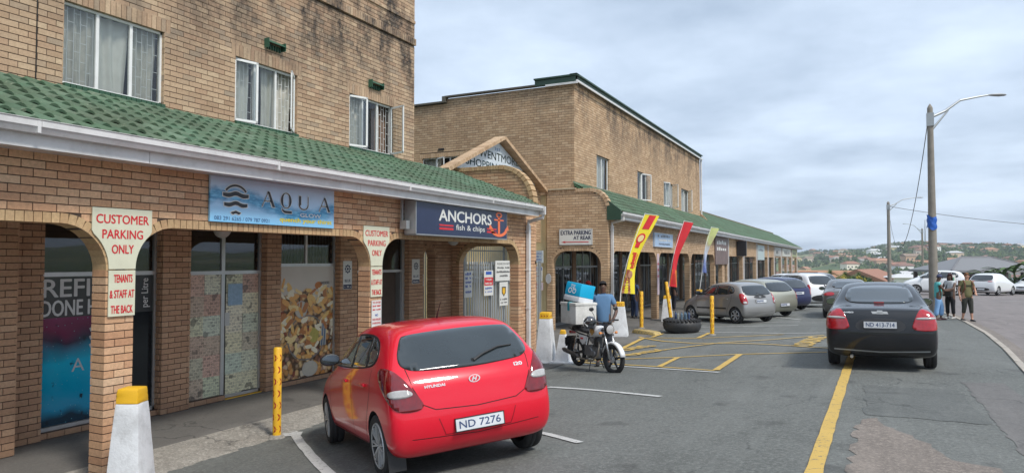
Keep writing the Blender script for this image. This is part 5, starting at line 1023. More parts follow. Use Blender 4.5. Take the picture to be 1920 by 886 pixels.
def car_shell(tab, bulge_r=0.07, bulge_f=0.14, sub=2, wells=None, wr=0.33, mat=None):
    rings = []
    for (xb, xm, xs, xt, w_, ws, wt, zb, zm, zs, zt) in tab:
        z6 = zs + (zt - zs) * 0.80; L5 = lambda a, b, f: a + (b - a) * f
        half = [(xb, 0, zb), (xb, .5 * w_, zb), (xb, .88 * w_, zb), (L5(xb, xm, .5), w_ * .985, zb + .10), (xm, w_, zm), (L5(xm, xs, .8), L5(w_, ws, .45), zs - .10), (xs, ws, zs), (L5(xs, xt, .80), L5(ws, wt, .86), z6), (xt, wt * .86, zt - .012), (xt, 0, zt)]
        rings.append(half + [(x, -y, z) for x, y, z in half[-2:0:-1]])
    V = [p for r_ in rings for p in r_]; n = len(rings[0]); F = []
    for i in range(len(rings) - 1):
        for k in range(n): F.append((i * n + k, i * n + (k + 1) % n, (i + 1) * n + (k + 1) % n, (i + 1) * n + k))
    def cap(base, bul, flip):
        rows = [[n - 2, n - 1, 0, 1, 2]]                       # right .88, right .5, centre, left .5, left .88 (bottom)
        for k in (3, 4, 5, 6, 7):
            a, b = base + k, base + n - k; pa, pb = Vector(V[a]), Vector(V[b]); row = [b - base]
            for f in (-0.74, 0, 0.74):
                p = Vector((pa.x + bul * (1 - f * f) * (1 if k < 7 else .35), pa.y * f, pa.z)); V.append(tuple(p)); row.append(len(V) - 1 - base)
            row.append(k); rows.append(row)
        rows.append([None, n - 8, 9, 8, None])
        rows[-1] = [n - 7 if False else None, n - 8, 9, 8, None]
        for r0, r1 in zip(rows[:-2], rows[1:-1]):
            for j in range(4):
                f = (r0[j], r0[j + 1], r1[j + 1], r1[j]); f = tuple(q + base for q in f); F.append(f if flip else f[::-1])
        r0 = rows[-2]; top = [n - 8, 9, 8]                     # roof edge: three ring points above five cap points
        fs_ = [(r0[0], r0[1], top[0]), (r0[1], r0[2], top[1], top[0]), (r0[2], r0[3], top[2], top[1]), (r0[3], r0[4], top[2])]
        for f in fs_: f = tuple(q + base for q in f); F.append(f if flip else f[::-1])
    cap(0, -bulge_r, False); cap((len(rings) - 1) * n, bulge_f, True)
    me = bpy.data.meshes.new("body"); me.from_pydata(V, [], F); me.materials.append(mat); me.materials.append(BLACKP)
    bm = bmesh.new(); bm.from_mesh(me); bmesh.ops.recalc_face_normals(bm, faces=bm.faces); bm.to_mesh(me); bm.free()
    o = bpy.data.objects.new("body", me); COL.objects.link(o)
    md = o.modifiers.new("s", 'SUBSURF'); md.levels = sub; md.render_levels = sub
    bpy.context.view_layer.update(); dg = bpy.context.evaluated_depsgraph_get(); full = bpy.data.meshes.new_from_object(o.evaluated_get(dg)); o.modifiers.clear(); o.data = full
    bvh = BVHTree.FromPolygons([v.co.copy() for v in full.vertices], [tuple(p.vertices) for p in full.polygons])
    if wells:
        mb = MB()
        for x in wells:
            for s in (-1, 1):
                mb.lathe([(0.0, s * 0.60), (wr, s * 0.60), (wr, s * 1.2), (0.0, s * 1.2)], (x, 0, wells_z(wr)), 28, 'y')
        c = fixn(mb.build("cut", BLACKP)); bo = o.modifiers.new("b", 'BOOLEAN'); bo.operation = 'DIFFERENCE'; bo.object = c; bo.solver = 'EXACT'
        try: bo.material_mode = 'TRANSFER'
        except Exception: pass
        bpy.context.view_layer.update(); dg = bpy.context.evaluated_depsgraph_get(); m2 = bpy.data.meshes.new_from_object(o.evaluated_get(dg)); o.modifiers.clear(); o.data = m2; bpy.data.objects.remove(c)
    me = o.data; me.name = "body"; autosmooth(o, 38)
    return o, bvh
def wells_z(wr): return wr * 0.90
class Proj:
    """places flat outlines onto the shell: plane through 'at', looking along d, a to the right, b up"""
    def __init__(s, bvh, d, at=(0, 0, 0)):
        s.bvh = bvh; s.d = Vector(d).normalized(); s.r = s.d.cross(Vector((0, 0, 1))); s.at = Vector(at)
        if s.r.length < 1e-3: s.r = Vector((0, -1, 0)); s.u = Vector((1, 0, 0))
        else: s.r.normalize(); s.u = s.r.cross(s.d)
    def hit(s, a, b, off):
        o_ = s.at + s.r * a + s.u * b - s.d * 4; h = s.bvh.ray_cast(o_, s.d)
        if h[0] is None: h = s.bvh.find_nearest(s.at + s.r * a + s.u * b - s.d * 0.6)
        nrm = h[1] if h[1].dot(s.d) < 0 else -h[1]
        return h[0] + nrm * off
    def patch(s, poly, off, g=0.06, skirt=0.012, rnd_=2, mirror=False):
        p = chaikin(poly, rnd_) if rnd_ else poly
        P = []
        for i in range(len(p)):
            a, b = p[i], p[(i + 1) % len(p)]; m = max(1, int(math.hypot(b[0] - a[0], b[1] - a[1]) / g))
            for k in range(m): P.append(Vector((a[0] + (b[0] - a[0]) * k / m, a[1] + (b[1] - a[1]) * k / m)))
        nb = len(P); e = [(i, (i + 1) % nb) for i in range(nb)]; x = min(q.x for q in P) + g / 2
        while x < max(q.x for q in P[:nb]):
            y = min(q.y for q in P[:nb]) + g / 2
            while y < max(q.y for q in P[:nb]): P.append(Vector((x, y))); y += g
            x += g
        v2, _, f2, *_ = delaunay_2d_cdt(P, e, [list(range(nb))], 1, 1e-5)
        V = [s.hit(v.x, v.y, off) for v in v2]; F = [tuple(f) for f in f2]
        mb = MB(); mb.add(V, F)
        if skirt:
            cnt = {}
            for f in F:
                for i in range(3): a, b = f[i], f[(i + 1) % 3]; cnt[(min(a, b), max(a, b))] = cnt.get((min(a, b), max(a, b)), 0) + 1
            nv = {}
            for (a, b), c in cnt.items():
                if c == 1:
                    for q in (a, b):
                        if q not in nv: mb.v.append(tuple(Vector(V[q]) + s.d * skirt)); nv[q] = len(mb.v) - 1
                    mb.f.append((a, b, nv[b], nv[a])); mb.m.append(0)
        return mb
    def line(s, pts, wd=0.007, off=0.0015, seg=0.05):
        P = []
        for a, b in zip(pts, pts[1:]):
            m = max(1, int(math.hypot(b[0] - a[0], b[1] - a[1]) / seg))
            for k in range(m): P.append((a[0] + (b[0] - a[0]) * k / m, a[1] + (b[1] - a[1]) * k / m))
        P.append(pts[-1]); mb = MB(); V = []
        for i, p in enumerate(P):
            a, b = P[max(0, i - 1)], P[min(len(P) - 1, i + 1)]; dx, dy = b[0] - a[0], b[1] - a[1]; l = math.hypot(dx, dy) or 1; nx_, ny_ = -dy / l * wd / 2, dx / l * wd / 2
            V += [s.hit(p[0] + nx_, p[1] + ny_, off), s.hit(p[0] - nx_, p[1] - ny_, off)]
        return mb.add(V, [(2 * i, 2 * i + 1, 2 * i + 3, 2 * i + 2) for i in range(len(P) - 1)])
    def text(s, t, a0, a1, b0, b1, off=0.006, bold=0.03, shear=0.0):
        V, F, x0, x1, y0, y1 = text_mesh(t, bold, shear); mb = MB()
        return mb.add([s.hit(a0 + (x - x0) / (x1 - x0) * (a1 - a0), b0 + (y - y0) / (y1 - y0) * (b1 - b0), off) for x, y in V], F)
def paint(name, col, metal=0.0, rough=0.35):
    m, nt, bs = newmat(name); v = objc(nt); c = mixc(nt, noise(nt, v, 220, 2), tuple(x * 0.93 for x in col), tuple(min(1, x * 1.06) for x in col))
    d = rampn(nt, noise(nt, v, 2.4, 6, 0.7), [(0.5, 0.0), (0.8, 0.05)]); c = mixc(nt, d, c, (0.2, 0.17, 0.14))
    sx = nt.nodes.new("ShaderNodeSeparateXYZ"); nt.links.new(v, sx.inputs[0]); low = rampn(nt, mth(nt, 'SUBTRACT', 0.52, sx.outputs[2]), [(0.0, 0.0), (0.4, 0.22)])
    c = mixc(nt, mth(nt, 'MULTIPLY', low, noise(nt, v, 6, 4, 0.7)), c, (0.16, 0.13, 0.10))
    nt.links.new(c, bs.inputs["Base Color"]); bs.inputs["Metallic"].default_value = metal; bs.inputs["Roughness"].default_value = rough
    bs.inputs["Specular IOR Level"].default_value = 0.25; bs.inputs["Coat Weight"].default_value = 0.8; bs.inputs["Coat Roughness"].default_value = 0.04; return m
LAMPR = M((0.38, 0.004, 0.012), 0.12, var=0.5, scale=22, coat=1.0, name="red_lamp_lens"); LAMPW = M((0.42, 0.41, 0.40), 0.12, var=0.25, scale=40, coat=1.0, name="clear_lamp_lens"); LAMPD = M((0.16, 0.002, 0.005), 0.1, var=0.7, scale=14, coat=1.0, name="dark_red_lens"); LAMPO = M((0.7, 0.25, 0.05), 0.15, coat=1.0)
SEAL = M((0.012, 0.012, 0.013), 0.5, name="window_seal"); GAP = M((0.006, 0.006, 0.006), 0.8, name="panel_gap"); PLATE = M((0.66, 0.68, 0.70), 0.35, var=0.06, dirt=0.2, name="number_plate"); PLT = M((0.03, 0.06, 0.16), 0.4)
RIM = M((0.52, 0.525, 0.53), 0.35, 0.4, var=0.12, dirt=0.2, name="alloy")
def wheel(par, x, y, r=0.30, wd=0.19, kind=0, steer=0.0, low=False):
    s = 1 if y > 0 else -1; t = bpy.data.objects.new("wheel", None); COL.objects.link(t); t.parent = par; t.location = (x, y, r); t.rotation_euler = (0, 0, steer)
    rr = r * (0.72 if kind == 1 else 0.66); h = wd / 2; mb = MB(); n = 20 if low else 40
    mb.lathe([(rr, -h * .8), (r * .90, -h), (r * .975, -h * .85), (r, -h * .55), (r, -h * .18), (r - .007, -h * .15), (r - .007, -h * .05), (r, -h * .02), (r, h * .4), (r - .007, h * .43), (r, h * .55), (r * .975, h * .85), (r * .90, h), (rr, h * .8)], (0, 0, 0), n, 'y'); fixn(mb.build("tyre", RUBBER, t, smooth=True))
    mb = MB(); mb.lathe([(rr + .004, s * h * .82), (rr - .004, s * h * .95), (rr - .014, s * h * .88)], (0, 0, 0), n, 'y', 0); mb.lathe([(rr - .014, s * h * .88), (rr - .03, s * h * .2), (rr - .035, -s * h * .7)], (0, 0, 0), n, 'y', 1)
    mb.lathe([(0, s * (h * .0)), (rr - .03, s * h * -.05)], (0, 0, 0), n, 'y', 1)
    ns = {0: 5, 1: 8, 2: 6}[kind]; w0, w1 = {0: (0.045, 0.06), 1: (0.017, 0.012), 2: (0.04, 0.055)}[kind]
    for k in range(ns):
        offs = (-0.13, 0.13) if kind == 1 else (0,)
        for oo in offs:
            an = 2 * math.pi * k / ns + (oo if kind == 1 else 0); a0_ = 2 * math.pi * k / ns; ca, sa = math.cos(an), math.sin(an)
            p0 = Vector((math.cos(a0_) * 0.03, s * h * .86, math.sin(a0_) * 0.03)); p1 = Vector((ca * (rr - .02), s * h * .98, sa * (rr - .02))); sd_ = Vector((-sa, 0, ca)); up = Vector((0, s, 0)) * -0.028
            mb.loft([[p0 + sd_ * w0 * .5, p0 - sd_ * w0 * .5, p0 - sd_ * w0 * .5 + up, p0 + sd_ * w0 * .5 + up], [p1 + sd_ * w1 * .5, p1 - sd_ * w1 * .5, p1 - sd_ * w1 * .5 + up, p1 + sd_ * w1 * .5 + up]], 0)
    mb.lathe([(0, s * h * .8), (0.028, s * h * .78), (0.045, s * h * .66), (0.05, s * h * .3)], (0, 0, 0), 14, 'y', 0)
    o = fixn(mb.build("rim", None, t, mats=[RIM, BLACKP])); autosmooth(o, 35); return t
def seat_on_ground(t, X, Y, yaw, wb, tr):
    c, s = math.cos(yaw), math.sin(yaw); pts = {}
    for i, x in enumerate((wb / 2, -wb / 2)):
        for j, y in enumerate((tr, -tr)): px, py = X + c * x - s * y, Y + s * x + c * y; pts[i, j] = Vector((px, py, G(px, py)))
    f = (pts[0, 0] + pts[0, 1]) / 2; b = (pts[1, 0] + pts[1, 1]) / 2; l = (pts[0, 0] + pts[1, 0]) / 2; r_ = (pts[0, 1] + pts[1, 1]) / 2
    ax = (f - b).normalized(); ay = (l - r_); ay = (ay - ax * ay.dot(ax)).normalized(); az = ax.cross(ay)
    t.rotation_euler = Matrix((ax, ay, az)).transposed().to_euler(); t.location = (f + b + l + r_) / 4 + Vector((0, 0, 0.008))
def make_car(name, label, X, Y, yaw, tab, pm, sx=1, sy=1, sz=1, wb=2.525, wr=0.30, kind="hatch", wk=0, plate_txt="", side_glass=None, rear_glass=None, lamps=None, sub=2, front=False, plate_z=0.47, extra=None, steer=0.0, low=False, glassR=None, cat="car", mirror=True):
    t = thing(name, label, cat); T = scaled(tab, sx, sy, sz); W2 = T[3][4]
    o, bvh = car_shell(T, sub=sub, wells=(wb / 2, -wb / 2), wr=wr + 0.035, mat=pm); o.parent = t
    L_ = Proj(bvh, (0, -1, 0)); Rr = Proj(bvh, (0, 1, 0)); B = Proj(bvh, (1, 0, 0)); Fp = Proj(bvh, (-1, 0, 0))
    # left side: a = -x ; right side: a = +x ; rear: a = -y
    zs = T[3][9]; zt = T[3][10]
    dlo = side_glass or [(-1.30 * sx, zs + .10), (-.85 * sx, zs + .05), (-.2 * sx, zs + .03), (.55 * sx, zs + .02), (1.08 * sx, zs + .025), (.80 * sx, zs + .21), (.46 * sx, zt - .14), (-.20 * sx, zt - .095), (-.85 * sx, zt - .11), (-1.20 * sx, zt - .19)]
    split = [-.92 * sx, -.25 * sx, 1.2 * sx] if kind != "two" else [-.25 * sx]
    def clip_poly(p, x0, x1):
        for (xc, sg) in ((x0, 1), (x1, -1)):
            q = []
            for i in range(len(p)):
                a, b = p[i], p[(i + 1) % len(p)]; ia, ib = sg * (a[0] - xc) >= 0, sg * (b[0] - xc) >= 0
                if ia: q.append(a)
                if ia != ib: f = (xc - a[0]) / (b[0] - a[0]); q.append((xc, a[1] + f * (b[1] - a[1])))
            p = q
        return p
    rd = chaikin(dlo, 2)
    for P_, sg in ((L_, -1), (Rr, 1)):
        if low and sg > 0: continue
        P_.patch([(sg * a, b) for a, b in rd], 0.002, 0.09, rnd_=0, skirt=0.004).build("window_surround", SEAL, t)
        cx = sum(a for a, b in rd) / len(rd); cz = sum(b for a, b in rd) / len(rd); ins = [(cx + (a - cx) * .965, cz + (b - cz) * .90) for a, b in rd]
        xs_ = [min(a for a, b in ins) - .1] + split
        for x0, x1 in zip(xs_, xs_[1:] if split[-1] > 1 else xs_[1:] + [9]):
            c_ = clip_poly(ins, x0 + (.02 if x0 > -1.3 * sx else 0), x1 - .02)
            if len(c_) > 2: fixn(P_.patch([(sg * a, b) for a, b in c_], 0.006, 0.10, rnd_=0, skirt=0.003).build("side_window", CARGLASS, t, smooth=True))
        mb = P_.line([(sg * q, z) for q, z in ((-.25 * sx, zs + .02), (-.26 * sx, .30 * sz))], 0.008); mb2 = P_.line([(sg * q, z) for q, z in ((.92 * sx, zs + .02), (.95 * sx, .75 * sz), (.86 * sx, .30 * sz), (-.80 * sx, .27 * sz), (-.90 * sx, .50 * sz), (-1.12 * sx, .82 * sz), (-1.15 * sx, zs + .05))], 0.008)
        mb.add(mb2.v, mb2.f); mb.build("door_gap", GAP, t)
        for hx in (0.02 * sx, -.85 * sx):
            c = P_.hit(sg * hx, zs - .11, 0.012); h = MB().box(c, (0.19, 0.028, 0.032)).build("door_handle", pm, t); bevel(h, 0.009)
        if mirror and not (low and sg > 0):
            m_ = MB(); c = Vector(P_.hit(sg * .80 * sx, zs + .09, 0.0)); s_ = -sg; rings = []
            for q, (sc_, dx) in enumerate(((.5, .075), (.9, .06), (1, .0), (.94, -.04), (.86, -.045))):
                rings.append([(c.x + dx, c.y + s_ * (.15 + .125 * sc_ * math.cos(a_ * math.pi / 8)), c.z + .015 + .078 * sc_ * math.sin(a_ * math.pi / 8)) for a_ in range(16)])
            m_.loft(rings); m_.box((c.x, c.y + s_ * .03, c.z - .03), (.05, .12, .03)); mo = fixn(m_.build("door_mirror", BLACKP if kind != "bodymirror" else pm, t)); autosmooth(mo, 50)
            MB().add([(c.x - .047, c.y + s_ * (.15 + .105 * math.cos(a_ * math.pi / 8)), c.z + .015 + .062 * math.sin(a_ * math.pi / 8)) for a_ in range(16)], [tuple(range(16))]).build("mirror_glass", M((.22, .24, .26), .05, 1.0, name="mirror_glass"), mo)
    zt0, zs0, wt0 = T[0][10], T[0][9], T[0][6]
    rg = rear_glass or [(-.70 * sy, zs0 + .17), (-.62 * sy, zs0 + .09), (-.45 * sy, zs0 + .07), (0, zs0 + .05), (.45 * sy, zs0 + .07), (.62 * sy, zs0 + .09), (.70 * sy, zs0 + .17), (.60 * sy, zt0 - .07), (.54 * sy, zt0 - .035), (0, zt0 - .02), (-.54 * sy, zt0 - .035), (-.60 * sy, zt0 - .07)]
    fixn(B.patch(rg, 0.004, 0.07, rnd_=2, skirt=0.004).build("rear_window", glassR or CARGLASS, t, smooth=True))
    fw = [(-.60 * sy, zs + .10), (0, zs + .05), (.60 * sy, zs + .10), (.52 * sy, zt - .10), (0, zt - .06), (-.52 * sy, zt - .10)]
    if not low: fixn(Fp.patch(fw, 0.004, 0.09, rnd_=2, skirt=0.004).build("windscreen", CARGLASS, t, smooth=True))
    for q in (lamps or []):     # (direction, outline, material index, offset, base layer?)
        d, poly, mi, off, nm = q
        for s_ in (1, -1):
            P_ = Proj(bvh, (d[0], d[1] * s_, d[2])); fixn(P_.patch([(a * s_, b) for a, b in poly], off, 0.04, rnd_=2, skirt=0.006).build(nm, (LAMPR, LAMPW, LAMPO, BLACKP, CHROME, LAMPD)[mi], t, smooth=True))
    if front:
        for s_ in (1, -1): fixn(Proj(bvh, (-1, -.5 * s_, 0)).patch([(s_ * a, b) for a, b in ((.18, .62 * sz), (.50, .60 * sz), (.56, .76 * sz), (.30, .74 * sz))], 0.006, 0.06).build("headlight", LAMPW, t, smooth=True))
        fixn(Fp.patch([(-.42, .5 * sz), (.42, .5 * sz), (.38, .62 * sz), (-.38, .62 * sz)], 0.004, 0.08).build("grille", BLACKP, t))
    if plate_txt is not None:
        c = Vector(B.hit(0, plate_z, 0.0)); x = c.x - 0.012; pl = MB().box((x, 0, plate_z), (0.012, 0.50, 0.115)).build("number_plate", PLATE, t)
        if plate_txt: m_ = MB(); put_text(m_, plate_txt, -.215, .215, plate_z - .035, plate_z + .035, lambda a, b, tt: (x - 0.008 + tt, -a, b), 0.01); m_.build("plate_lettering", PLT, pl)
        m_ = MB(); [m_.box((x - 0.003, s2 * 0.252, plate_z), (0.012, 0.008, 0.125)) for s2 in (-1, 1)]; [m_.box((x - 0.003, 0, plate_z + s2 * .06), (0.012, 0.512, 0.008)) for s2 in (-1, 1)]; m_.build("plate_frame", BLACKP, pl)
    bl = B.line([(-.66 * sy, .40 * sz), (0, .37 * sz), (.66 * sy, .40 * sz)], 0.006); bl.build("bumper_gap", GAP, t)
    tr = W2 - .10
    for x in (wb / 2, -wb / 2):
        for s_ in (1, -1): wheel(t, x, s_ * tr, wr, 0.19, wk, steer if x > 0 else 0, low=low)
    MB().box((0, 0, 0.24), (wb + .5, W2 * 1.35, 0.12)).build("underbody", BLACKP, t)
    if extra: extra(t, bvh, L_, Rr, B, pm)
    seat_on_ground(t, X, Y, yaw, wb, tr)
    return t
RED = paint("red_car_paint", (0.70, 0.006, 0.026), 0.05, 0.3); BLKC = paint("black_car_paint", (0.008, 0.009, 0.012), 0.0, 0.4); SILV = paint("silver_car_paint", (0.36, 0.355, 0.35), 0.55, 0.38); CHAMP = paint("champagne_car_paint", (0.42, 0.42, 0.35), 0.5, 0.38)
NAVY = paint("navy_car_paint", (0.02, 0.025, 0.09), 0.2, 0.35); WHC = paint("white_car_paint", (0.74, 0.75, 0.76), 0.0, 0.3); GRYC = paint("grey_car_paint", (0.13, 0.125, 0.12), 0.5, 0.38)
BADGE = M((.72, .73, .74), .2, .3, var=.03, name="badge_chrome")
def red_extra(t, bvh, L_, Rr, B, pm):
    mb = MB(); a = [B.hit(.05 + .0, 1.035, .010), B.hit(.16, 1.075, .022), B.hit(.36, 1.125, .020), B.hit(.52, 1.13, .012)]; mb.tube(a, [.016, .011, .009, .006], 8); mb.lathe([(0, 0), (.022, 0), (.022, .03), (0, .035)], a[0], 10, 'x'); mb.build("wiper", BLACKP, t)
    c = B.hit(0, .875, 0.004); mb = MB(); f2 = lambda a, b, tt: (c[0] - .008 + tt, -a, c[2] + b)
    ringp(mb, 0, 0, .048, .060, 0, 0, fn=f2, sq=.62, n=28); V, F, x0, x1, y0, y1 = text_mesh("H", .05, .35); mb.add([f2(-.032 + (x - x0) / (x1 - x0) * .064, -.022 + (y - y0) / (y1 - y0) * .044, -.001) for x, y in V], F); mb.build("badge", BADGE, t)
    B.text("HYUNDAI", -.50, -.30, .845, .872).build("badge_lettering", BADGE, t); B.text("i20", .46, .56, .93, .965).build("badge_lettering", BADGE, t);
    mb = B.line([(-.64, 1.04), (-.61, .86), (-.53, .70), (-.42, .645), (0, .625), (.42, .645), (.53, .70), (.61, .86), (.64, 1.04)], .008); mb.build("tailgate_gap", GAP, t)
    B.line([(-.40, .56), (-.34, .40), (.34, .40), (.40, .56)], .010).build("plate_recess", M((.30, .004, .012), .4, name="shaded_red"), t)  # recess edge is a flat line, its shade painted as darker red
    T_ = Proj(bvh, (0, 0, -1)); p = T_.hit(0, -1.05, 0.0) if False else Vector((-.95, 0, 1.485)); mb = MB(); mb.tube([p, p + Vector((-.04, 0, .05)), p + Vector((-.16, 0, .16))], [.012, .006, .003], 8); mb.build("antenna", BLACKP, t)
    MB().box((-1.61, .76, .20), (.015, .17, .20)).build("mud_flap", BLACKP, t)
REDL = [((1, -.45, 0), [(-.17, 1.05), (-.03, 1.06), (.11, .95), (.21, .82), (.31, .66), (.05, .65), (-.05, .76), (-.15, .92)], 5, .010, "tail_light"), ((1, -.45, 0), [(-.055, .855), (.15, .86), (.205, .79), (-.02, .78)], 1, .015, "reverse_light")]
make_car("parked_car", "bright red five door hatchback parked nose in beside the yellow post", -4.72, 6.98, R(142.5), HATCH, RED, plate_txt="ND 7276", wk=1, kind="hatch", lamps=REDL, extra=red_extra, wr=.305, steer=R(-4), glassR=CLEARGLASS)
def black_extra(t, bvh, L_, Rr, B, pm):
    B.patch([(-.40, .66), (.40, .66), (.34, .90), (-.34, .90)], .004, .08).build("plate_recess", M((.035, .035, .037), .4, name="grey_trim"), t)
    c = B.hit(0, .99, 0.0); mb = MB(); mb.box((c[0] - .01, 0, c[2]), (.012, .20, .030), rz=0, ry=0); mb.add([(c[0] - .018, y, c[2] + z) for y, z in ((-.05, -.04), (.05, -.04), (.04, .04), (-.04, .04))], [(0, 1, 2, 3)]); mb.add([(c[0] - .018, y, c[2] + z) for y, z in ((-.13, -.02), (.11, -.02), (.13, .022), (-.11, .022))], [(0, 1, 2, 3)]); mb.build("badge", BADGE, t)
    B.text("AVEO", -.56, -.40, .975, 1.0).build("badge_lettering", BADGE, t)
    B.line([(-.56, 1.04), (-.54, .95), (-.50, .70), (-.40, .62), (.40, .62), (.50, .70), (.54, .95), (.56, 1.04)], .008).build("boot_gap", GAP, t)
    B.line([(-.72, .36), (0, .33), (.72, .36)], .022, .004).build("bumper_strip", GALV, t)
    c = B.hit(0, 1.13, .01); MB().box((c[0], 0, c[2]), (.03, .16, .018)).build("high_brake_light", LAMPR, t)
    MB().tube([(-2.0, .45, .25), (-2.16, .45, .24)], .026, 10).build("exhaust_pipe", STEEL, t)
BLKL = [((1, -.35, 0), [(-.16, .70), (.28, .69), (.24, .86), (.14, 1.03), (.03, 1.055), (-.06, .98), (-.13, .84)], 0, .010, "tail_light"), ((1, -.35, 0), [(-.11, .885), (.215, .88), (.20, .915), (-.10, .925)], 1, .014, "reverse_light")]
make_car("moving_car", "black saloon seen from behind on the yellow line in the middle of the car park", .30, 15.45, R(89.5), SEDAN, BLKC, plate_txt="ND 413-714", wb=2.48, wr=.30, plate_z=.79, lamps=BLKL, kind="bodymirror",
         side_glass=[(-1.28, 1.05), (-.55, 1.0), (.55, .965), (1.0, .97), (.78, 1.12), (.40, 1.33), (-.10, 1.39), (-.62, 1.37), (-.95, 1.24)], rear_glass=[(-.56, 1.13), (0, 1.115), (.56, 1.13), (.53, 1.30), (.46, 1.41), (0, 1.435), (-.46, 1.41), (-.53, 1.30)], glassR=CLEARGLASS, extra=black_extra)
def kia_extra(t, bvh, L_, Rr, B, pm):
    for P_, sg in ((L_, -1), (Rr, 1)): P_.patch([(sg * a, b) for a, b in ((-.75, .50), (.80, .50), (.80, .555), (-.75, .555))], .010, .2, rnd_=0).build("side_moulding", BLACKP, t)
    B.patch([(-.30, .88), (.30, .88), (.26, .98), (-.26, .98)], .006, .07).build("rear_trim", BLACKP, t); B.text("KIA", -.05, .05, .915, .945, .012).build("badge_lettering", BADGE, t)
SMLL = [((1, -.5, 0), [(-.02, .68), (.20, .68), (.18, .86), (.08, 1.06), (-.04, 1.08), (-.06, .90)], 0, .010, "tail_light"), ((1, -.5, 0), [(.03, .70), (.17, .70), (.16, .79), (.02, .79)], 1, .014, "reverse_light")]
make_car("parked_car", "small silver grey five door hatchback with black side moulding nearest the tyre planter", -4.55, 27.3, R(143), HATCH, SILV, sx=.90, sy=.935, sz=.99, wb=2.37, wr=.285, wk=2, plate_txt="~8", plate_z=.78, lamps=SMLL, extra=kia_extra, low=False, sub=2)
make_car("parked_car", "pale champagne hatchback with a dark rear window, second in the row", -4.25, 30.6, R(143), HATCH, CHAMP, sx=1.02, sy=.98, sz=1.02, wb=2.5, plate_txt="~8", plate_z=.50, lamps=SMLL, low=True)
make_car("parked_car", "dark navy blue hatchback third in the row, mostly hidden by the champagne car", -4.0, 35.3, R(143), HATCH, NAVY, sx=1.0, sy=.99, sz=1.03, wb=2.5, plate_txt="~8", plate_z=.80, lamps=SMLL, low=True)
DUST = [((1, -.5, 0), [(-.02, .72), (.12, .72), (.13, 1.12), (0, 1.12)], 0, .012, "tail_light")]
def dust_extra(t, bvh, L_, Rr, B, pm):
    B.patch([(-.80, .30), (.80, .30), (.80, .62), (-.80, .62)], .006, .12).build("rear_bumper", BLACKP, t)
    B.patch([(0, .97), (.055, 1.05), (0, 1.13), (-.055, 1.05)], .010, .05, rnd_=0).build("badge", DARKST, t)
    for s in (-1, 1): MB().tube([(-.9, s * .55, 1.70), (.4, s * .55, 1.70)], .02, 6).build("roof_rail", BLACKP, t)
make_car("parked_car", "white sport utility car with black bumper and upright red tail light", -3.0, 38.7, R(135), HATCH, WHC, sx=1.08, sy=1.05, sz=1.13, wb=2.67, wr=.34, plate_txt="~8", plate_z=.62, lamps=DUST, extra=dust_extra, low=True)
WIDE = [((1, -.3, 0), [(-.30, .86), (.17, .84), (.18, .98), (-.10, .98)], 0, .012, "tail_light")]
make_car("moving_car", "dark grey saloon driving ahead, partly hidden behind the black saloon", -.55, 31.0, R(93), SEDAN, GRYC, sx=1.05, sy=1.03, sz=.98, wb=2.6, plate_txt="~8", plate_z=.80, lamps=WIDE, low=True, side_glass=None, rear_glass=[(-.56, 1.12), (0, 1.10), (.56, 1.12), (.5, 1.36), (0, 1.41), (-.5, 1.36)])
make_car("parked_car", "white hatchback with roof rails parked beyond the white sport utility car", -4.2, 44.5, R(143), HATCH, WHC, sx=1.05, sy=1.0, sz=1.08, wb=2.6, plate_txt="", lamps=SMLL, low=True)
make_car("parked_car", "white estate car in the far row, its roof just left of the dark grey saloon", -4.0, 50.5, R(143), HATCH, WHC, sx=1.15, sy=1.03, sz=1.05, wb=2.75, plate_txt="", lamps=SMLL, low=True)
make_car("parked_car", "silver and dark windowed car at the far end of the parked row", -3.6, 56.5, R(143), HATCH, SILV, sx=1.1, sy=1.03, sz=1.06, wb=2.7, plate_txt="", lamps=WIDE, low=True)
SUVL = [((1, -.3, 0), [(-.16, 1.02), (.16, 1.0), (.17, 1.08), (-.14, 1.08)], 0, .012, "tail_light")]
def suv_extra(t, bvh, L_, Rr, B, pm):
    B.patch([(-.60, .35), (.60, .35), (.50, .58), (-.50, .58)], .006, .12).build("rear_bumper", BLACKP, t); B.patch([(-.5, 1.04), (.5, 1.04), (.5, 1.08), (-.5, 1.08)], .008, .1, rnd_=0).build("light_bar", BLACKP, t)
make_car("parked_car", "white sport utility car with thin tail light bar across the road by the hedge", 8.95, 64.2, R(62), HATCH, WHC, sx=1.12, sy=1.08, sz=1.12, wb=2.7, wr=.35, plate_txt="", lamps=SUVL, extra=suv_extra, low=True)
make_car("parked_car", "white car facing the camera, tucked in behind the white sport utility car", 12.6, 70.0, R(238), HATCH, WHC, sx=1.05, sy=1.03, sz=1.0, wb=2.55, plate_txt=None, lamps=[], low=False, front=True)
make_car("parked_car", "white pickup with a canopy behind the concrete lamp pole", 5.0, 61.5, R(180), HATCH, WHC, sx=1.10, sy=1.03, sz=1.24, wb=2.7, wr=.38, plate_txt="", lamps=SMLL, low=True, cat="pickup")
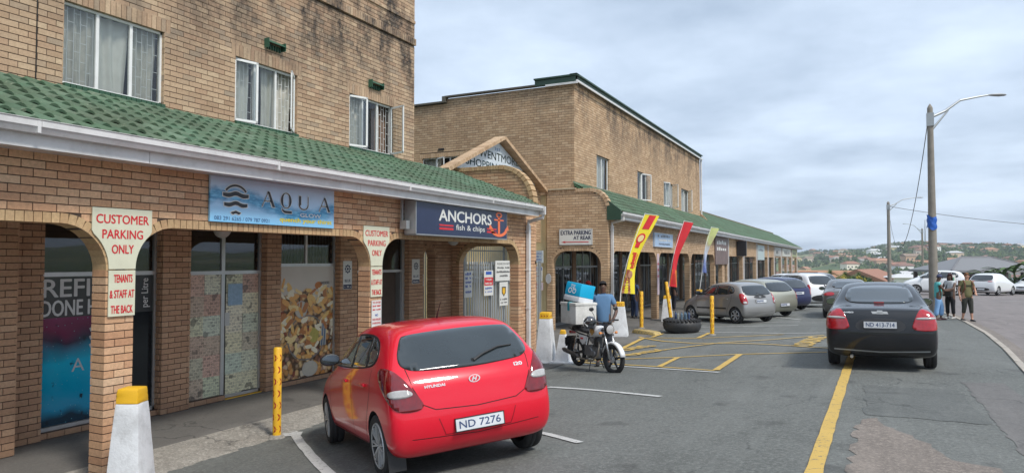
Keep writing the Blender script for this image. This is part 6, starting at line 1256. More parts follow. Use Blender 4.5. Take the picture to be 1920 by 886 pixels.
# ================================================================ bollards, posts, tyre planter, banners
ARW = M((0.36, 0.012, 0.01), 0.5, name="red_arrow_paint")
def taper_bollard(label, x, y, h, wb_, wt_, rz, base=True, arrows=True, group="tapered concrete bollards"):
    t = thing("concrete_bollard", label, "bollard", (x, y, G(x, y) - 0.01), rz, group); cap = h * 0.87
    def frustum(z0, z1, mi=0, o=0.0, e=0.0):
        f = lambda z: (wb_ + (wt_ - wb_) * z / h) / 2 + o; mb = MB(); n = 6; rings = []
        for i in range(n + 1):
            z = z0 + (z1 - z0) * i / n; a = f(z); rings.append([(sx_ * a + rnd.uniform(-.003, .003), sy_ * a + rnd.uniform(-.003, .003), z) for sx_, sy_ in ((-1, -1), (0, -1.0), (1, -1), (1.0, 0), (1, 1), (0, 1), (-1, 1), (-1, 0))])
        return mb.loft(rings)
    bevel(fixn(frustum(0, cap).build("shaft", BOLW, t)), 0.012); c = bevel(fixn(frustum(cap, h, o=0.001).build("painted_top", YEL, t)), 0.018)
    if arrows:
        mb = MB(); a_ = (wb_ + (wt_ - wb_) * .93) / 2 + 0.006
        for k in (-1, 0, 1):
            for (fx, fy, n_) in ((0, -1, 0), (1, 0, 1)):
                cc = k * 0.065; P = [(-.02, -.018), (0.0, -.018), (.022, 0), (0.0, .018), (-.02, .018), (0, 0)]
                mb.add([((cc + p, -a_, h * .93 + q) if n_ == 0 else (a_, cc + p, h * .93 + q)) for p, q in P], [(0, 1, 5), (1, 2, 5), (2, 3, 5), (3, 4, 5)])
        mb.build("arrow_mark", ARW, c)
    if base: b = MB().box((0, 0, 0.03), (wb_ + .16, wb_ + .16, 0.06)).build("plinth", BOLW, t); bevel(b, 0.01)
    return t
taper_bollard("large whitewashed tapered bollard with yellow top in front of the nearest brick pier", -6.72, 4.66, 1.16, .37, .205, R(28), arrows=False, base=False)
taper_bollard("tall white tapered bollard with red arrows on its yellow top beside the motorbike's rear wheel", -6.55, 14.75, 1.17, .42, .23, R(8))
taper_bollard("short white bollard with pointed yellow top beside the motorbike's rear wheel", -6.10, 14.70, .76, .36, .10, R(8), arrows=False)
taper_bollard("white tapered bollard holding the yellow banner by the white downpipe", -6.72, 20.8, 1.08, .50, .25, R(12), base=False)
taper_bollard("white tapered bollard holding the red banner behind the tyre planter", -6.78, 26.9, 1.0, .46, .26, R(12), arrows=False, base=False)
taper_bollard("bollard with yellow top behind the silver grey hatchback holding the pale green banner", -6.8, 33.0, 1.0, .44, .26, R(12), arrows=False, base=False)
def yellow_post(label, x, y, h, r, lean=0.0, rz=0, lx=0.0):
    t = thing("yellow_post", label, "post", (x, y, G(x, y)), rz, "yellow posts painted with red arrows"); t.rotation_euler = (lx, lean, 0)
    MB().lathe([(0, -.03), (r, -.03), (r, h - .02), (r * .8, h), (0, h)], n=20).build("tube", YEL, t, smooth=False); autosmooth(t.children[0], 50)
    mb = MB()
    for k in range(7):
        z = .13 + k * (h - .24) / 6.2
        cam_a = math.atan2(-y, -x)
        for a0_ in (cam_a + (.5 if k % 2 else -.45), cam_a + (-.9 if k % 2 else .95)):
            rr = r + .0015; P = [(-.50, .060), (.0, .042), (.55, .0), (.0, -.042), (-.50, -.060), (-.02, 0)]; P = [(a0_ + q, z + s_ * .9) for q, s_ in P]
            mb.add([(rr * math.cos(a), rr * math.sin(a), zz_) for a, zz_ in P], [(0, 5, 1), (1, 5, 2), (2, 5, 3), (3, 5, 4)])
    mb.build("arrow_mark", ARW, t); mb = MB(); mb.lathe([(0, .0), (r * 2.2, .0), (r * 1.6, .035), (r, .045)], n=14); mb.build("footing", CONC, t)
yellow_post("fat yellow post with red arrows at the kerb, left of the red hatchback", -7.36, 7.28, 1.26, .058)
yellow_post("upright yellow post in front of the arch, right of the yellow banner", -6.85, 23.6, 1.28, .065)
yellow_post("leaning yellow post just left of the tyre planter", -6.45, 26.2, 1.55, .065, R(-7))
yellow_post("yellow post standing alone in front of the silver grey hatchback", -4.0, 21.2, 1.17, .058)
b = thing("kerb_block", "low weathered yellow kerb block lying on the asphalt beside the white bollard", "kerb", (-6.1, 21.6, G(-6.1, 21.6)), R(-38)); mb = MB(); mb.loft([[(x_, -.18 * f, 0), (x_, .18 * f, 0), (x_, .15 * f, .13 * g), (x_, -.15 * f, .13 * g)] for x_, f, g in ((-.62, .8, .5), (-.5, 1, .9), (0, 1.05, 1), (.5, .95, .9), (.6, .8, .4))]); bevel(fixn(mb.build("concrete_block", road_paint("worn_yellow", (.55, .40, .14), .5), b)), .02)
# tractor tyre used as a planter
T = thing("tyre_planter", "big black tractor tyre lying flat in the car park as a planter", "tyre", (-5.15, 22.3, G(-5.15, 22.3)))
mb = MB(); mb.lathe([(.34, .50), (.40, .545), (.52, .555), (.64, .52), (.73, .42), (.755, .30), (.72, .16), (.64, .05), (.52, .0), (.42, .02), (.34, .08)], n=56); o = fixn(mb.build("tyre", M((.028, .029, .031), .55, var=.3, scale=9, dirt=.25, bmp=.2, name="old_tyre_rubber"), T, smooth=True))
for k in range(28):
    an = 2 * math.pi * k / 28; m_ = MB(); m_.box((.655 * math.cos(an), .655 * math.sin(an), .505), (.20, .075, .07), rz=an + .35, ry=.35); l_ = m_.build("tread_lug", RUBBER, T); l_.matrix_local = l_.matrix_local
MB().lathe([(0, .40), (.36, .42)], n=24).build("soil", M((.05, .04, .03), .95), T)
for k in range(7):
    t = thing("plastic_bottle", "empty bottle standing among others inside the tyre planter", "bottle", (-5.15 + rnd.uniform(-.26, .26), 22.3 + rnd.uniform(-.22, .22), G(-5.15, 22.3) + .42), 0, "bottles in the tyre planter")
    MB().lathe([(0, 0), (.035, 0), (.038, .15), (.014, .21), (.014, .24), (0, .24)], n=10).build("bottle_body", M(((.10, .16, .22), (.25, .27, .26), (.05, .08, .16))[k % 3], .15), t)
T.scale = (.80, .80, .80)
# banners: pole leaning out of each bollard with a tapering printed flag
def banner_mat(stops, name, var=.0):
    m, nt, bs = newmat(name); v = objc(nt); sx = nt.nodes.new("ShaderNodeSeparateXYZ"); nt.links.new(v, sx.inputs[0]); c = rampn(nt, mth(nt, 'ADD', mth(nt, 'DIVIDE', sx.outputs[2], 4.0), mth(nt, 'MULTIPLY', mth(nt, 'SUBTRACT', noise(nt, v, 3.2, 3), .5), var)), stops); nt.links.new(c, bs.inputs["Base Color"]); bs.inputs["Roughness"].default_value = .65; return m
CRL = (math.cos(R(26.7)), math.sin(R(26.7)), 0)
def banner(label, base, foot, tip, wt_, wb2, lift, mats, deco, back=0.0):
    """foot/tip: bottom and top of the flag along the pole (3-D, relative to base)"""
    t = thing("advertising_banner", label, "banner", base, 0, None); f, p = Vector(foot), Vector(tip); d = (p - f).normalized()
    side = Vector((0.62, 0.78, 0)).normalized(); mb = MB(); bw = lambda b: side * (-.16 * math.sin(math.pi * b * .9) * (1 - .3 * b)); mb.tube([(0, 0, -.1), f] + [f + (p - f) * q + bw(q) for q in (.2, .4, .6, .8)] + [p + bw(1) + d * .05], [.018, .016, .014, .012, .011, .010, .008], 8); p_e = p + bw(1); mb.tube([p_e + d * .03 - side * .02, p_e + side * (wt_) + d * -.02], .008, 6); mb.build("pole", WHITE if back else DARKST, t)
    n, m_ = 26, 8; V = []; F = []; UV = lambda a, b: f + (p - f) * b + bw(b) + side * (a * (wb2 + (wt_ - wb2) * b) * (1 - .22 * math.sin(math.pi * b))) + side.cross(Vector((0, 0, 1))) * (.07 * math.sin(b * 6 + a * 2.5)) + Vector((0, 0, -.04 * a))
    for i in range(n + 1):
        for j in range(m_ + 1): V.append(UV(j / m_, i / n))
    for i in range(n):
        for j in range(m_): a = i * (m_ + 1) + j; F.append((a, a + 1, a + m_ + 2, a + m_ + 1))
    fl = ob("flag", V, F, mats[0], t, smooth=True); dm = MB(); nn_ = (UV(1, .5) - UV(0, .5)).cross(UV(0, .6) - UV(0, .4)).normalized(); off = (nn_ if nn_.dot(-CAMF) > 0 else -nn_) * .012
    deco(dm, lambda a, b, tt=0: tuple(UV(a, b) + off * (1 + tt)))
    if dm.v: dm.build("flag_print", None, fl, mats=mats[1:])
    return t
def d_yellow(mb, f):
    def strip(a0, a1, b0, b1, mi, n=6, tt=0):
        V = []; [V.extend((f(a0, b0 + (b1 - b0) * i / n, tt), f(a1, b0 + (b1 - b0) * i / n, tt))) for i in range(n + 1)]; mb.add(V, [(2 * i, 2 * i + 1, 2 * i + 3, 2 * i + 2) for i in range(n)], mi)
    strip(.30, .75, .82, .995, 0); strip(.34, .70, .585, .64, 0, 2); ringp(mb, .52, .70, 0, .30, 0, 0, fn=lambda a, b, t: f(a, .70 + (b - .70) * .22, .4), n=24); discp(mb, .52, .70, .2, 0, 1, fn=lambda a, b, t: f(a, .70 + (b - .70) * .22, 1.2), n=20)
    V, F, x0, x1, y0, y1 = text_mesh("ideal", .04); mb.add([f(.72 - (y - y0) / (y1 - y0) * .42, .32 + (x - x0) / (x1 - x0) * .20, 1) for x, y in V], F, 0)
    for q in range(9): strip(.78, .86, .34 + q * .019, .353 + q * .019, 0, 1, 1)
    for q in range(9): strip(0.02, .60 - .03 * q, .0 + q * .033, .034 + q * .033, 2 if q % 3 else 3, 1)
    discp(mb, .42, .24, .24, 0, 3, fn=lambda a, b, t: f(a, .24 + (b - .24) * .2, 1), n=16)
YF, RF = M((.80, .66, .03), .6, name="banner_yellow"), M((.62, .02, .03), .6, name="banner_red")
def gpos(x, y, z=0): return (x, y, G(x, y) + z)
banner("tall slanting yellow banner with red ideal lettering tied to the white bollard", gpos(-6.72, 20.8, 1.02), (.02, .02, .32), (.66, .62, 2.78), .52, .50, 0, [YF, RF, M((.75, .6, .3), .6), M((.30, .08, .04), .6, var=.6, scale=6), M((.42, .20, .12), .6, var=.5, scale=6)], d_yellow, 1)
def d_red(mb, f):
    V = []; n = 6; [V.extend((f(0.02, i / n * .26), f(.98, i / n * .26))) for i in range(n + 1)]; mb.add(V, [(2 * i, 2 * i + 1, 2 * i + 3, 2 * i + 2) for i in range(n)], 0)
    for q in range(5): mb.add([f(.28, .05 + q * .033, 1), f(.74, .055 + q * .033, 1), f(.70, .073 + q * .033, 1), f(.30, .070 + q * .033, 1)], [(0, 1, 2, 3)], 1)
banner("slanting red banner with an orange foot behind the tyre planter", gpos(-6.78, 26.9, .95), (.06, .02, .40), (.60, .45, 2.92), .42, .36, 0, [RF, M((.75, .22, .03), .6, var=.3, scale=4), M((.5, .05, .02), .6)], d_red, 1)
def d_none(mb, f): pass
GF = banner_mat([(.0, (.35, .45, .62)), (.25, (.10, .14, .36)), (.42, (.45, .50, .62)), (.55, (.40, .36, .22)), (.68, (.52, .58, .22)), (1, (.62, .66, .22))], "banner_green_print", .35)
banner("slanting pale green and violet banner behind the silver grey hatchback", gpos(-6.8, 33.0, .95), (.12, .06, .85), (.52, .45, 2.95), .42, .24, 0, [GF, RF], d_none, 1)
# ================================================================ lamp poles and cables
def lamp_pole(label, x, y, zt, rb, rt, arm, wood=True, group="street lamps along the road"):
    zb = G(x, y) - .1 if y < 110 else hill(x, y) - 1; t = thing("street_lamp", label, "street lamp", (x, y, zb), 0, group); h = zt - zb; n = 14
    mb = MB(); rings = []
    for i in range(13): f = i / 12; r_ = rb + (rt - rb) * f; rings.append([(r_ * math.cos(2 * math.pi * k / 10), r_ * math.sin(2 * math.pi * k / 10), h * f) for k in range(10)])
    mb.loft(rings); mb.loft([[(rt * q * math.cos(2 * math.pi * k / 10), rt * q * math.sin(2 * math.pi * k / 10), h + dz) for k in range(10)] for q, dz in ((1, 0), (.6, .08), (.1, .16))]); autosmooth(fixn(mb.build("pole", M((.25, .225, .19), .85, var=.3, scale=1.5, bmp=.3, dirt=.35, name="weathered_pole"), t)), 50)
    a = Vector(arm); p0 = Vector((0, 0, h - .35)); pts = [p0 + Vector((0, 0, -.35)) , p0 + a * .22 + Vector((0, 0, a.z * .18)), p0 + a * .5 + Vector((0, 0, a.z * .25)), p0 + a * .78 + Vector((0, 0, a.z * .12)), p0 + a]
    mb = MB(); mb.tube([p0 + Vector((0, 0, -.02)), p0 + a * .25 + Vector((0, 0, .02)), *pts[2:]], [.055, .05, .042, .036, .032], 8); mb.tube([p0 + Vector((0, 0, -.55)), p0 + a * .30 + Vector((0, 0, .0))], [.05, .03], 6); mb.box((0, 0, h - .45), (rt * 2.5, rt * 2.5, .5)); mb.build("arm", GALV, t)
    dd = Vector((a.x, a.y, 0)).normalized(); mb = MB(); e = p0 + a; mb.loft([[e + dd * q + Vector((-dd.y, dd.x, 0)) * (wd * math.cos(2 * math.pi * k / 8)) + Vector((0, 0, .05 * math.sin(2 * math.pi * k / 8) * (wd / .1) - .01)) for k in range(8)] for q, wd in ((-.08, .04), (.08, .09), (.35, .12), (.55, .08), (.62, .02))]); fixn(mb.build("lamp_head", M((.30, .31, .32), .5, .4), t))
    return t, h
P1 = (2.42, 30.6); lamp_pole("tall weathered lamp pole nearest the camera, standing beside the two women", *P1, 5.78, .17, .095, (2.05, 1.0, .85), )
P2 = (2.0 + 0.0, 80.0); P2 = (2.5, 79.3); lamp_pole("second street lamp along the road, its dark pole seen just left of the nearest one", *P2, 5.75, .20, .13, (2.6, 1.3, .9))
P3 = (9.9, 145.4); lamp_pole("smallest and farthest of the three street lamps, with its arm to the left", *P3, 5.6, .22, .14, (-2.6, -1.3, 1.3))
t = thing("radio_mast", "thin grey mast rising from the far hillside left of the second street lamp", "mast", (72, 1010, hill(72, 1010))); MB().tube([(0, 0, 0), (0, 0, 33)], [1.2, .5], 6).build("mast_tube", M((.4, .42, .45), .7), t)
t = thing("pole_poster", "blue plastic poster strapped round the nearest lamp pole", "poster", (P1[0], P1[1], 1.42)); m_ = MB(); V = []
for i in range(8):
    for j in range(13): an = R(-215 + j * 14); rr = .165 + .015 * math.sin(i * 1.7 + j); z = i / 7 * .48 - .24; V.append((rr * math.cos(an) * (1 + .25 * (j in (0, 12))), rr * math.sin(an), z + .06 * math.sin(j * .5)))
m_.add(V, [(i * 13 + j, i * 13 + j + 1, (i + 1) * 13 + j + 1, (i + 1) * 13 + j) for i in range(7) for j in range(12)]); m_.build("blue_sheet", M((.02, .12, .50), .45, var=.25, scale=8), t, smooth=True)
def cable(label, a, b, sag, r=.012, n=24):
    a, b = Vector(a), Vector(b); pts = [a + (b - a) * (i / n) + Vector((0, 0, -4 * sag * (i / n) * (1 - i / n))) - a for i in range(n + 1)]; o_ = MB().tube(pts, r, 5).build("overhead_cable", BLACKP, None); o_.location = a; return tag(o_, label, "cable")
cable("slack cable looping down from the nearest lamp pole to the second", (P1[0] - .1, P1[1], 5.1), (P2[0], P2[1], 5.3), 4.4, .016)
cable("cable from the second street lamp crossing behind the nearest pole to the right", (P2[0], P2[1], 5.4), (42, 92, 3.6), 1.6, .025)
cable("lower cable running right from the farthest street lamp", (P3[0], P3[1], 3.2), (60, 118, 4.6), 1.4, .035)
# ================================================================ planting
LEAF = []
for nme, c0, c1 in (("leaf_dark", (.022, .055, .015), (.05, .10, .028)), ("leaf_mid", (.045, .10, .02), (.10, .17, .04)), ("leaf_yellow", (.35, .30, .03), (.5, .42, .05))):
    m, nt, bs = newmat(nme); r_ = irand(nt); nt.links.new(rampn(nt, r_, [(0, c0), (1, c1)]), bs.inputs["Base Color"]); bs.inputs["Roughness"].default_value = .6; LEAF.append(m)
def leaves(mb, c, rad, n, size, mi=0, flat=.8, r_=rnd):
    for _ in range(n):
        while True:
            p = Vector((r_.uniform(-1, 1), r_.uniform(-1, 1), r_.uniform(-1, 1)))
            if p.length < 1: break
        p = p * (.55 + .45 * r_.random()) / max(.3, p.length) * p.length ** .5; p = Vector((p.x * rad[0], p.y * rad[1], p.z * rad[2])) + Vector(c)
        s = size * r_.uniform(.6, 1.3); a = r_.uniform(0, 6.28); t_ = r_.uniform(-.9, .9); d = Vector((math.cos(a), math.sin(a), t_)).normalized(); e = d.cross(Vector((r_.uniform(-1, 1), r_.uniform(-1, 1), r_.uniform(.2, 1)))).normalized()
        mb.add([p - d * s, p + e * s * .45, p + d * s, p - e * s * .45], [(0, 1, 2, 3)], mi)
BARK = M((.10, .075, .05), .9, bmp=.4, name="bark")
def bush(label, x, y, z, rad, n, size, mats, cat="bush", name="garden_bush", clumps=6, group=None, rr=None):
    t = thing(name, label, cat, (x, y, z), 0, group); r_ = rr or rnd; mb = MB()
    for k in range(clumps):
        a = r_.uniform(0, 6.28); q = r_.uniform(0, .62); c = (rad[0] * q * math.cos(a), rad[1] * q * math.sin(a), rad[2] * r_.uniform(.35, 1.25)); s = r_.uniform(.4, .62)
        leaves(mb, c, (rad[0] * s, rad[1] * s, rad[2] * s), n // clumps, size, r_.randrange(len(mats)), r_=r_)
    mb.build("foliage", None, t, mats=mats); mb = MB()
    for k in range(4): a = k * 1.6 + .3; mb.tube([(0, 0, 0), (rad[0] * .2 * math.cos(a), rad[1] * .2 * math.sin(a), rad[2] * .6), (rad[0] * .45 * math.cos(a), rad[1] * .45 * math.sin(a), rad[2] * 1.1)], [.05, .035, .015], 5)
    mb.build("stem", BARK, t); return t
def banana(label, x, y, z, h, r_):
    t = thing("banana_plant", label, "plant", (x, y, z), 0, "banana plants in the garden by the pavilion")
    MB().tube([(0, 0, 0), (0.05, 0, h * .5), (0, 0, h * .75)], [.12, .09, .05], 7).build("stem", M((.12, .14, .06), .8), t)
    for k in range(7):
        a = k * 2.4 + r_.random(); L_ = h * r_.uniform(.5, .75); mb = MB(); V = []; n = 8; el = r_.uniform(.7, 1.35)
        for i in range(n + 1):
            f = i / n; p = Vector((math.cos(a) * L_ * f * math.cos(el - f * .9), math.sin(a) * L_ * f * math.cos(el - f * .9), h * .62 + L_ * f * math.sin(el - f * .8))); w_ = .22 * math.sin(math.pi * min(1, f * .9 + .08)) ** .6 * h / 3; s = Vector((-math.sin(a), math.cos(a), 0)) * w_; V += [p - s + Vector((0, 0, w_ * .4)), p, p + s + Vector((0, 0, w_ * .4))]
        mb.add(V, [(3 * i + j, 3 * i + j + 1, 3 * i + j + 4, 3 * i + j + 3) for i in range(n) for j in (0, 1)]); mb.build("leaf", LEAF[1], t)
r2 = random.Random(11)
for k, (x, y, h) in enumerate(((10.6, 70.5, 2.5), (11.5, 71.5, 2.9), (12.4, 70, 2.7), (13.2, 72, 3.1), (9.6, 73, 2.3))): banana("banana plant with broad upright leaves in the garden in front of the grey roofed pavilion", x, y, G(x, y) - .1, h, r2)
for k in range(14):
    x = 2.5 + k * .85; y = 71.5 + r2.uniform(-1, 1.2); bush("leafy green bush in the hedge across the road below the pavilion", x, y, G(x, y) - .2, (1.0, .9, .62 + .40 * (k > 9)), 900, .13, [LEAF[0], LEAF[1]], group="bushes in the hedge across the road", rr=r2)
for k in range(7):
    x = 0.6 - k * 1.9; y = 112 + r2.uniform(-2, 2); bush("green bush in the row behind the far end of the car park", x, y, -3.9, (1.7, 1.5, 1.0), 700, .22, [LEAF[0], LEAF[1]], group="bushes beyond the far end of the car park", rr=r2)
for k, x in enumerate((-.8, .7)): bush("bush covered in yellow flowers beyond the parked cars", x - 1.0, 105, -3.5, (.9, .8, .9), 500, .14, [LEAF[2], LEAF[1], LEAF[2]], group="yellow flowering bushes beyond the parked cars", rr=r2)
def palm(label, x, y, z, h):
    t = thing("palm_tree", label, "palm", (x, y, z), 0, "small palms beyond the parked cars"); MB().tube([(0, 0, 0), (.1, 0, h * .5), (0, 0, h)], [.2, .15, .13], 8).build("trunk", BARK, t); mb = MB()
    for k in range(18):
        a = k * 2.4; L_ = 1.9; V = []; el = .2 + (k % 4) * .35
        for i in range(9):
            f = i / 8; p = Vector((math.cos(a) * L_ * f * math.cos(el), math.sin(a) * L_ * f * math.cos(el), h + L_ * f * math.sin(el) - 1.1 * f * f)); s = Vector((-math.sin(a), math.cos(a), -.3)) * (.34 * (1 - f) + .04); V += [p - s, p, p + s]
            if i: b0 = len(V) - 6; mb.add([V[b0], V[b0 + 1], V[b0 + 1] * .3 + V[b0 + 4] * .7], [(0, 1, 2)]); mb.add([V[b0 + 2], V[b0 + 1], V[b0 + 1] * .3 + V[b0 + 4] * .7], [(0, 1, 2)])
    mb.build("crown", LEAF[1], t)
for x, y, h in ((-2.2, 116, 2.2), (-4.4, 120, 2.4), (-.4, 121, 2.0)): palm("small palm with arching fronds beyond the parked cars", x, y, -4.6, h)
# ================================================================ pavilion, small houses near by, board
Pv = thing("pavilion", "low pavilion with a wide grey hipped roof across the road behind the hedge", "pavilion", (12.5, 101.5, -4.5), R(32))
mb = MB(); hw, hd = 6.1, 3.8; e, rg = 3.30, 4.85; V = [(-hw, -hd, e), (hw, -hd, e), (hw, hd, e), (-hw, hd, e), (-hw + 4.1, 0, rg), (hw - 4.1, 0, rg)]; V += [(a, b, c - .25) for a, b, c in V[:4]]
mb.add(V, [(0, 1, 5, 4), (1, 2, 5), (2, 3, 4, 5), (3, 0, 4), (0, 6, 7, 1), (1, 7, 8, 2), (2, 8, 9, 3), (3, 9, 6, 0), (6, 9, 8, 7)]); 
mr, nt, bs = newmat("grey_sheet_roof"); v = objc(nt); wv = nt.nodes.new("ShaderNodeTexWave"); wv.inputs["Scale"].default_value = 2.2; nt.links.new(v, wv.inputs["Vector"]); nt.links.new(mixc(nt, mth(nt, 'MULTIPLY', wv.outputs["Fac"], .3), (.20, .20, .205), (.13, .13, .135)), bs.inputs["Base Color"]); bs.inputs["Roughness"].default_value = .5; fixn(mb.build("roof", mr, Pv))
for x in (-5.5, -3.3, -1.1, 1.1, 3.3, 5.5):
    for y in (-3.3, 3.3): MB().box((x, y, 1.5), (.35, .35, 3.1)).build("post", M((.10, .08, .07), .8), Pv)
MB().box((0, 2.0, 1.4), (10, .3, 2.9)).build("rear_wall", M((.10, .085, .075), .9), Pv); MB().box((0, 0, 0), (11.6, 7, .3)).build("floor_slab", M((.2, .19, .18), .9), Pv)
for a, b in ((V[0], V[4]), (V[1], V[5]), (V[4], V[5])): MB().tube([a, b], .12, 6).build("ridge_cap", M((.16, .16, .17), .6), Pv)
t = thing("notice_board", "white upright notice board with green print behind the two women", "sign", (5.55, 56.5, G(5.55, 56.5)), R(207)); MB().box((0, 0, .98), (.5, .06, 1.1)).build("board", SW, t); MB().box((-.2, 0, .2), (.06, .05, .5)).box((.2, 0, .2), (.06, .05, .5)).build("leg", STEEL, t); MB().box((.0, .035, 1.2), (.3, .01, .35)).box((.0, .035, .8), (.36, .01, .14)).build("printed_panel", M((.08, .30, .18), .5), t)
def small_house(label, x, y, z, w_, d_, h, rh, rz, wall, roof, name="house", group=None, win=True, hip=True):
    t = thing(name, label, "house", (x, y, z), rz, group); MB().box((0, 0, h / 2 - 1.5), (w_, d_, h + 3)).build("wall", wall, t); e = .5; mb = MB(); k = d_ * .35 if hip else 0
    V = [(-w_ / 2 - e, -d_ / 2 - e, h), (w_ / 2 + e, -d_ / 2 - e, h), (w_ / 2 + e, d_ / 2 + e, h), (-w_ / 2 - e, d_ / 2 + e, h), (-w_ / 2 + k - (0 if hip else e), 0, h + rh), (w_ / 2 - k + (0 if hip else e), 0, h + rh)]
    mb.add(V, [(0, 1, 5, 4), (1, 2, 5), (2, 3, 4, 5), (3, 0, 4), (0, 3, 2, 1)]); fixn(mb.build("roof", roof, t))
    if win:
        n = max(2, int(w_ / 3.2))
        for k in range(n): MB().box((-w_ / 2 + (k + .5) * w_ / n, -d_ / 2 - .02, h * .55), (1.3, .08, 1.2)).build("window", M((.05, .06, .075), .3), t)
    return t
WL = [M(c, .9, var=.1) for c in ((.80, .74, .62), (.72, .54, .38), (.85, .85, .83), (.55, .38, .26), (.74, .62, .50), (.76, .64, .38))]; RF_ = [M(c, .8, var=.15) for c in ((.30, .15, .10), (.22, .12, .09), (.30, .28, .25), (.38, .20, .12), (.55, .55, .55), (.26, .19, .14))]
small_house("near house with red tiled roof and white gable edge beyond the car park", .9, 131, -6.8, 12, 8, 3.4, 1.9, R(75), WL[0], RF_[0], hip=False)
small_house("long near house with a brown tiled roof low behind the palms", -6, 140, -7.2, 16, 8, 3.4, 1.9, R(5), WL[3], RF_[3])
small_house("small white outbuilding right of the red roofed near house", 6.0, 128, -6.8, 4.5, 4, 4.0, .6, R(20), WL[2], RF_[4], name="outbuilding")
# the built-up hillside: every house by itself, trees between them as one mass
r3 = random.Random(23); hn = 0; placed = []
def hz(x, y): return hill(x, y)
while hn < 150:
    px = r3.uniform(.36, .80); d = r3.uniform(430, 1240); a = R(26.73) * 0 + math.atan(px) ; an = a - R(26.73) + 0.0
    x, y = d * math.sin(an), d * math.cos(an)
    if x > y * 1.2: continue
    if any((x - q[0]) ** 2 + (y - q[1]) ** 2 < 15 ** 2 for q in placed): continue
    placed.append((x, y)); w_ = r3.uniform(9, 17); k = r3.randrange(6); q = r3.randrange(6); two = r3.random() < .3
    small_house(("%s%s roofed %s house %s on the hillside, %s" % ("two storey " if two else "small ", ("red", "dark red", "grey", "orange", "pale grey", "brown")[q], ("cream", "tan", "white", "brown", "beige", "yellowish")[k], ("low" if d < 650 else "midway" if d < 900 else "high"), ("beyond the parked cars" if px < .52 else "left of the nearest pole" if px < .60 else "right of the nearest pole"))), x, y, hz(x, y) - .5, w_, r3.uniform(7, 10), 5.6 if two else 3.2, r3.uniform(1.4, 2.4), R(27 + r3.uniform(-40, 40)), WL[k], RF_[q], group="houses on the far hillside", win=True, hip=r3.random() < .6); hn += 1
small_house("long white roofed block on top of the hill at the right", 425, 1020, hz(425, 1020) - 1, 80, 12, 8, 2.5, R(-20), WL[1], RF_[4], name="apartment_block", hip=False)
mb = MB(); r4 = random.Random(5)
for k in range(7500):
    px = r4.uniform(-.12, .75); d = 150 + 1150 * r4.random() ** .8; an = math.atan(px) - R(26.73); x, y = d * math.sin(an), d * math.cos(an); s = r4.uniform(2.0, 5.2) * (1 if d > 350 else .8)
    if (math.sin(x * .021) + math.sin(y * .017 + x * .01)) < -1.1 and d > 500: continue
    z = hz(x, y); n = 7
    for j in range(5):
        c = Vector((x + r4.uniform(-.6, .6) * s, y + r4.uniform(-.6, .6) * s, z + s * r4.uniform(.3, 1.0))); q = s * r4.uniform(.35, .6); e = [c + Vector((math.cos(u) * q * r4.uniform(.7, 1.2), math.sin(u) * q * r4.uniform(.7, 1.2), -.25 * q)) for u in (0, 1.3, 2.5, 3.8, 5.0)]
        mb.add([c + Vector((r4.uniform(-.3, .3) * q, 0, q * .8))] + e, [(0, 1 + i, 1 + (i + 1) % 5) for i in range(5)], 0 if r4.random() < .6 else 1)
TR = []
for nme, c0, c1 in (("far_tree_dark", (.02, .04, .014), (.045, .075, .025)), ("far_tree_mid", (.04, .075, .02), (.085, .12, .04))):
    m, nt, bs = newmat(nme); nt.links.new(rampn(nt, irand(nt), [(0, c0), (1, c1)]), bs.inputs["Base Color"]); bs.inputs["Roughness"].default_value = .9; TR.append(m)
stuff(mb.build("hillside_trees", None, None, mats=TR), "dark green trees massed between the houses on the far hillside", "trees")
# thin sea air: the far hillside pales slightly
hb = MB().bb((-1500, -60, -80), (1500, 1700, 90)).build("haze", None, None); hm = bpy.data.materials.new("thin_haze"); hm.use_nodes = True; hnt2 = hm.node_tree; hnt2.nodes.clear(); ho = hnt2.nodes.new("ShaderNodeOutputMaterial"); pv = hnt2.nodes.new("ShaderNodeVolumePrincipled"); pv.inputs["Color"].default_value = (.82, .88, .95, 1); pv.inputs["Density"].default_value = .00030; pv.inputs["Anisotropy"].default_value = .2; hnt2.links.new(pv.outputs[0], ho.inputs["Volume"]); hb.data.materials.clear(); hb.data.materials.append(hm); stuff(hb)
# ================================================================ people
def skin(name, nodes, edges, mat, parent, sub=1, root=0):
    """nodes = [(x, y, z, rx, ry)], edges = index pairs -> smooth limb mesh"""
    me = bpy.data.meshes.new(name); me.from_pydata([n[:3] for n in nodes], edges, []); o = bpy.data.objects.new(name, me); COL.objects.link(o)
    bpy.context.view_layer.objects.active = o
    o.modifiers.new("k", 'SKIN'); sv = me.skin_vertices[0].data if me.skin_vertices else None
    if sv is None: bm = bmesh.new(); bm.from_mesh(me); bm.verts.layers.skin.verify(); bm.to_mesh(me); bm.free(); sv = me.skin_vertices[0].data
    for i, n in enumerate(nodes): sv[i].radius = (n[3], n[4]); sv[i].use_root = (i == root)
    s_ = o.modifiers.new("s", 'SUBSURF'); s_.levels = sub; s_.render_levels = sub
    bpy.context.view_layer.update(); dg = bpy.context.evaluated_depsgraph_get(); m2 = bpy.data.meshes.new_from_object(o.evaluated_get(dg)); o.modifiers.clear(); o.data = m2; m2.materials.clear(); m2.materials.append(mat)
    m2.polygons.foreach_set("use_smooth", [True] * len(m2.polygons)); o.parent = parent; return o
SK_D = M((.115, .06, .038), .5, name="dark_skin"); SK_L = M((.50, .27, .18), .5, name="light_skin")
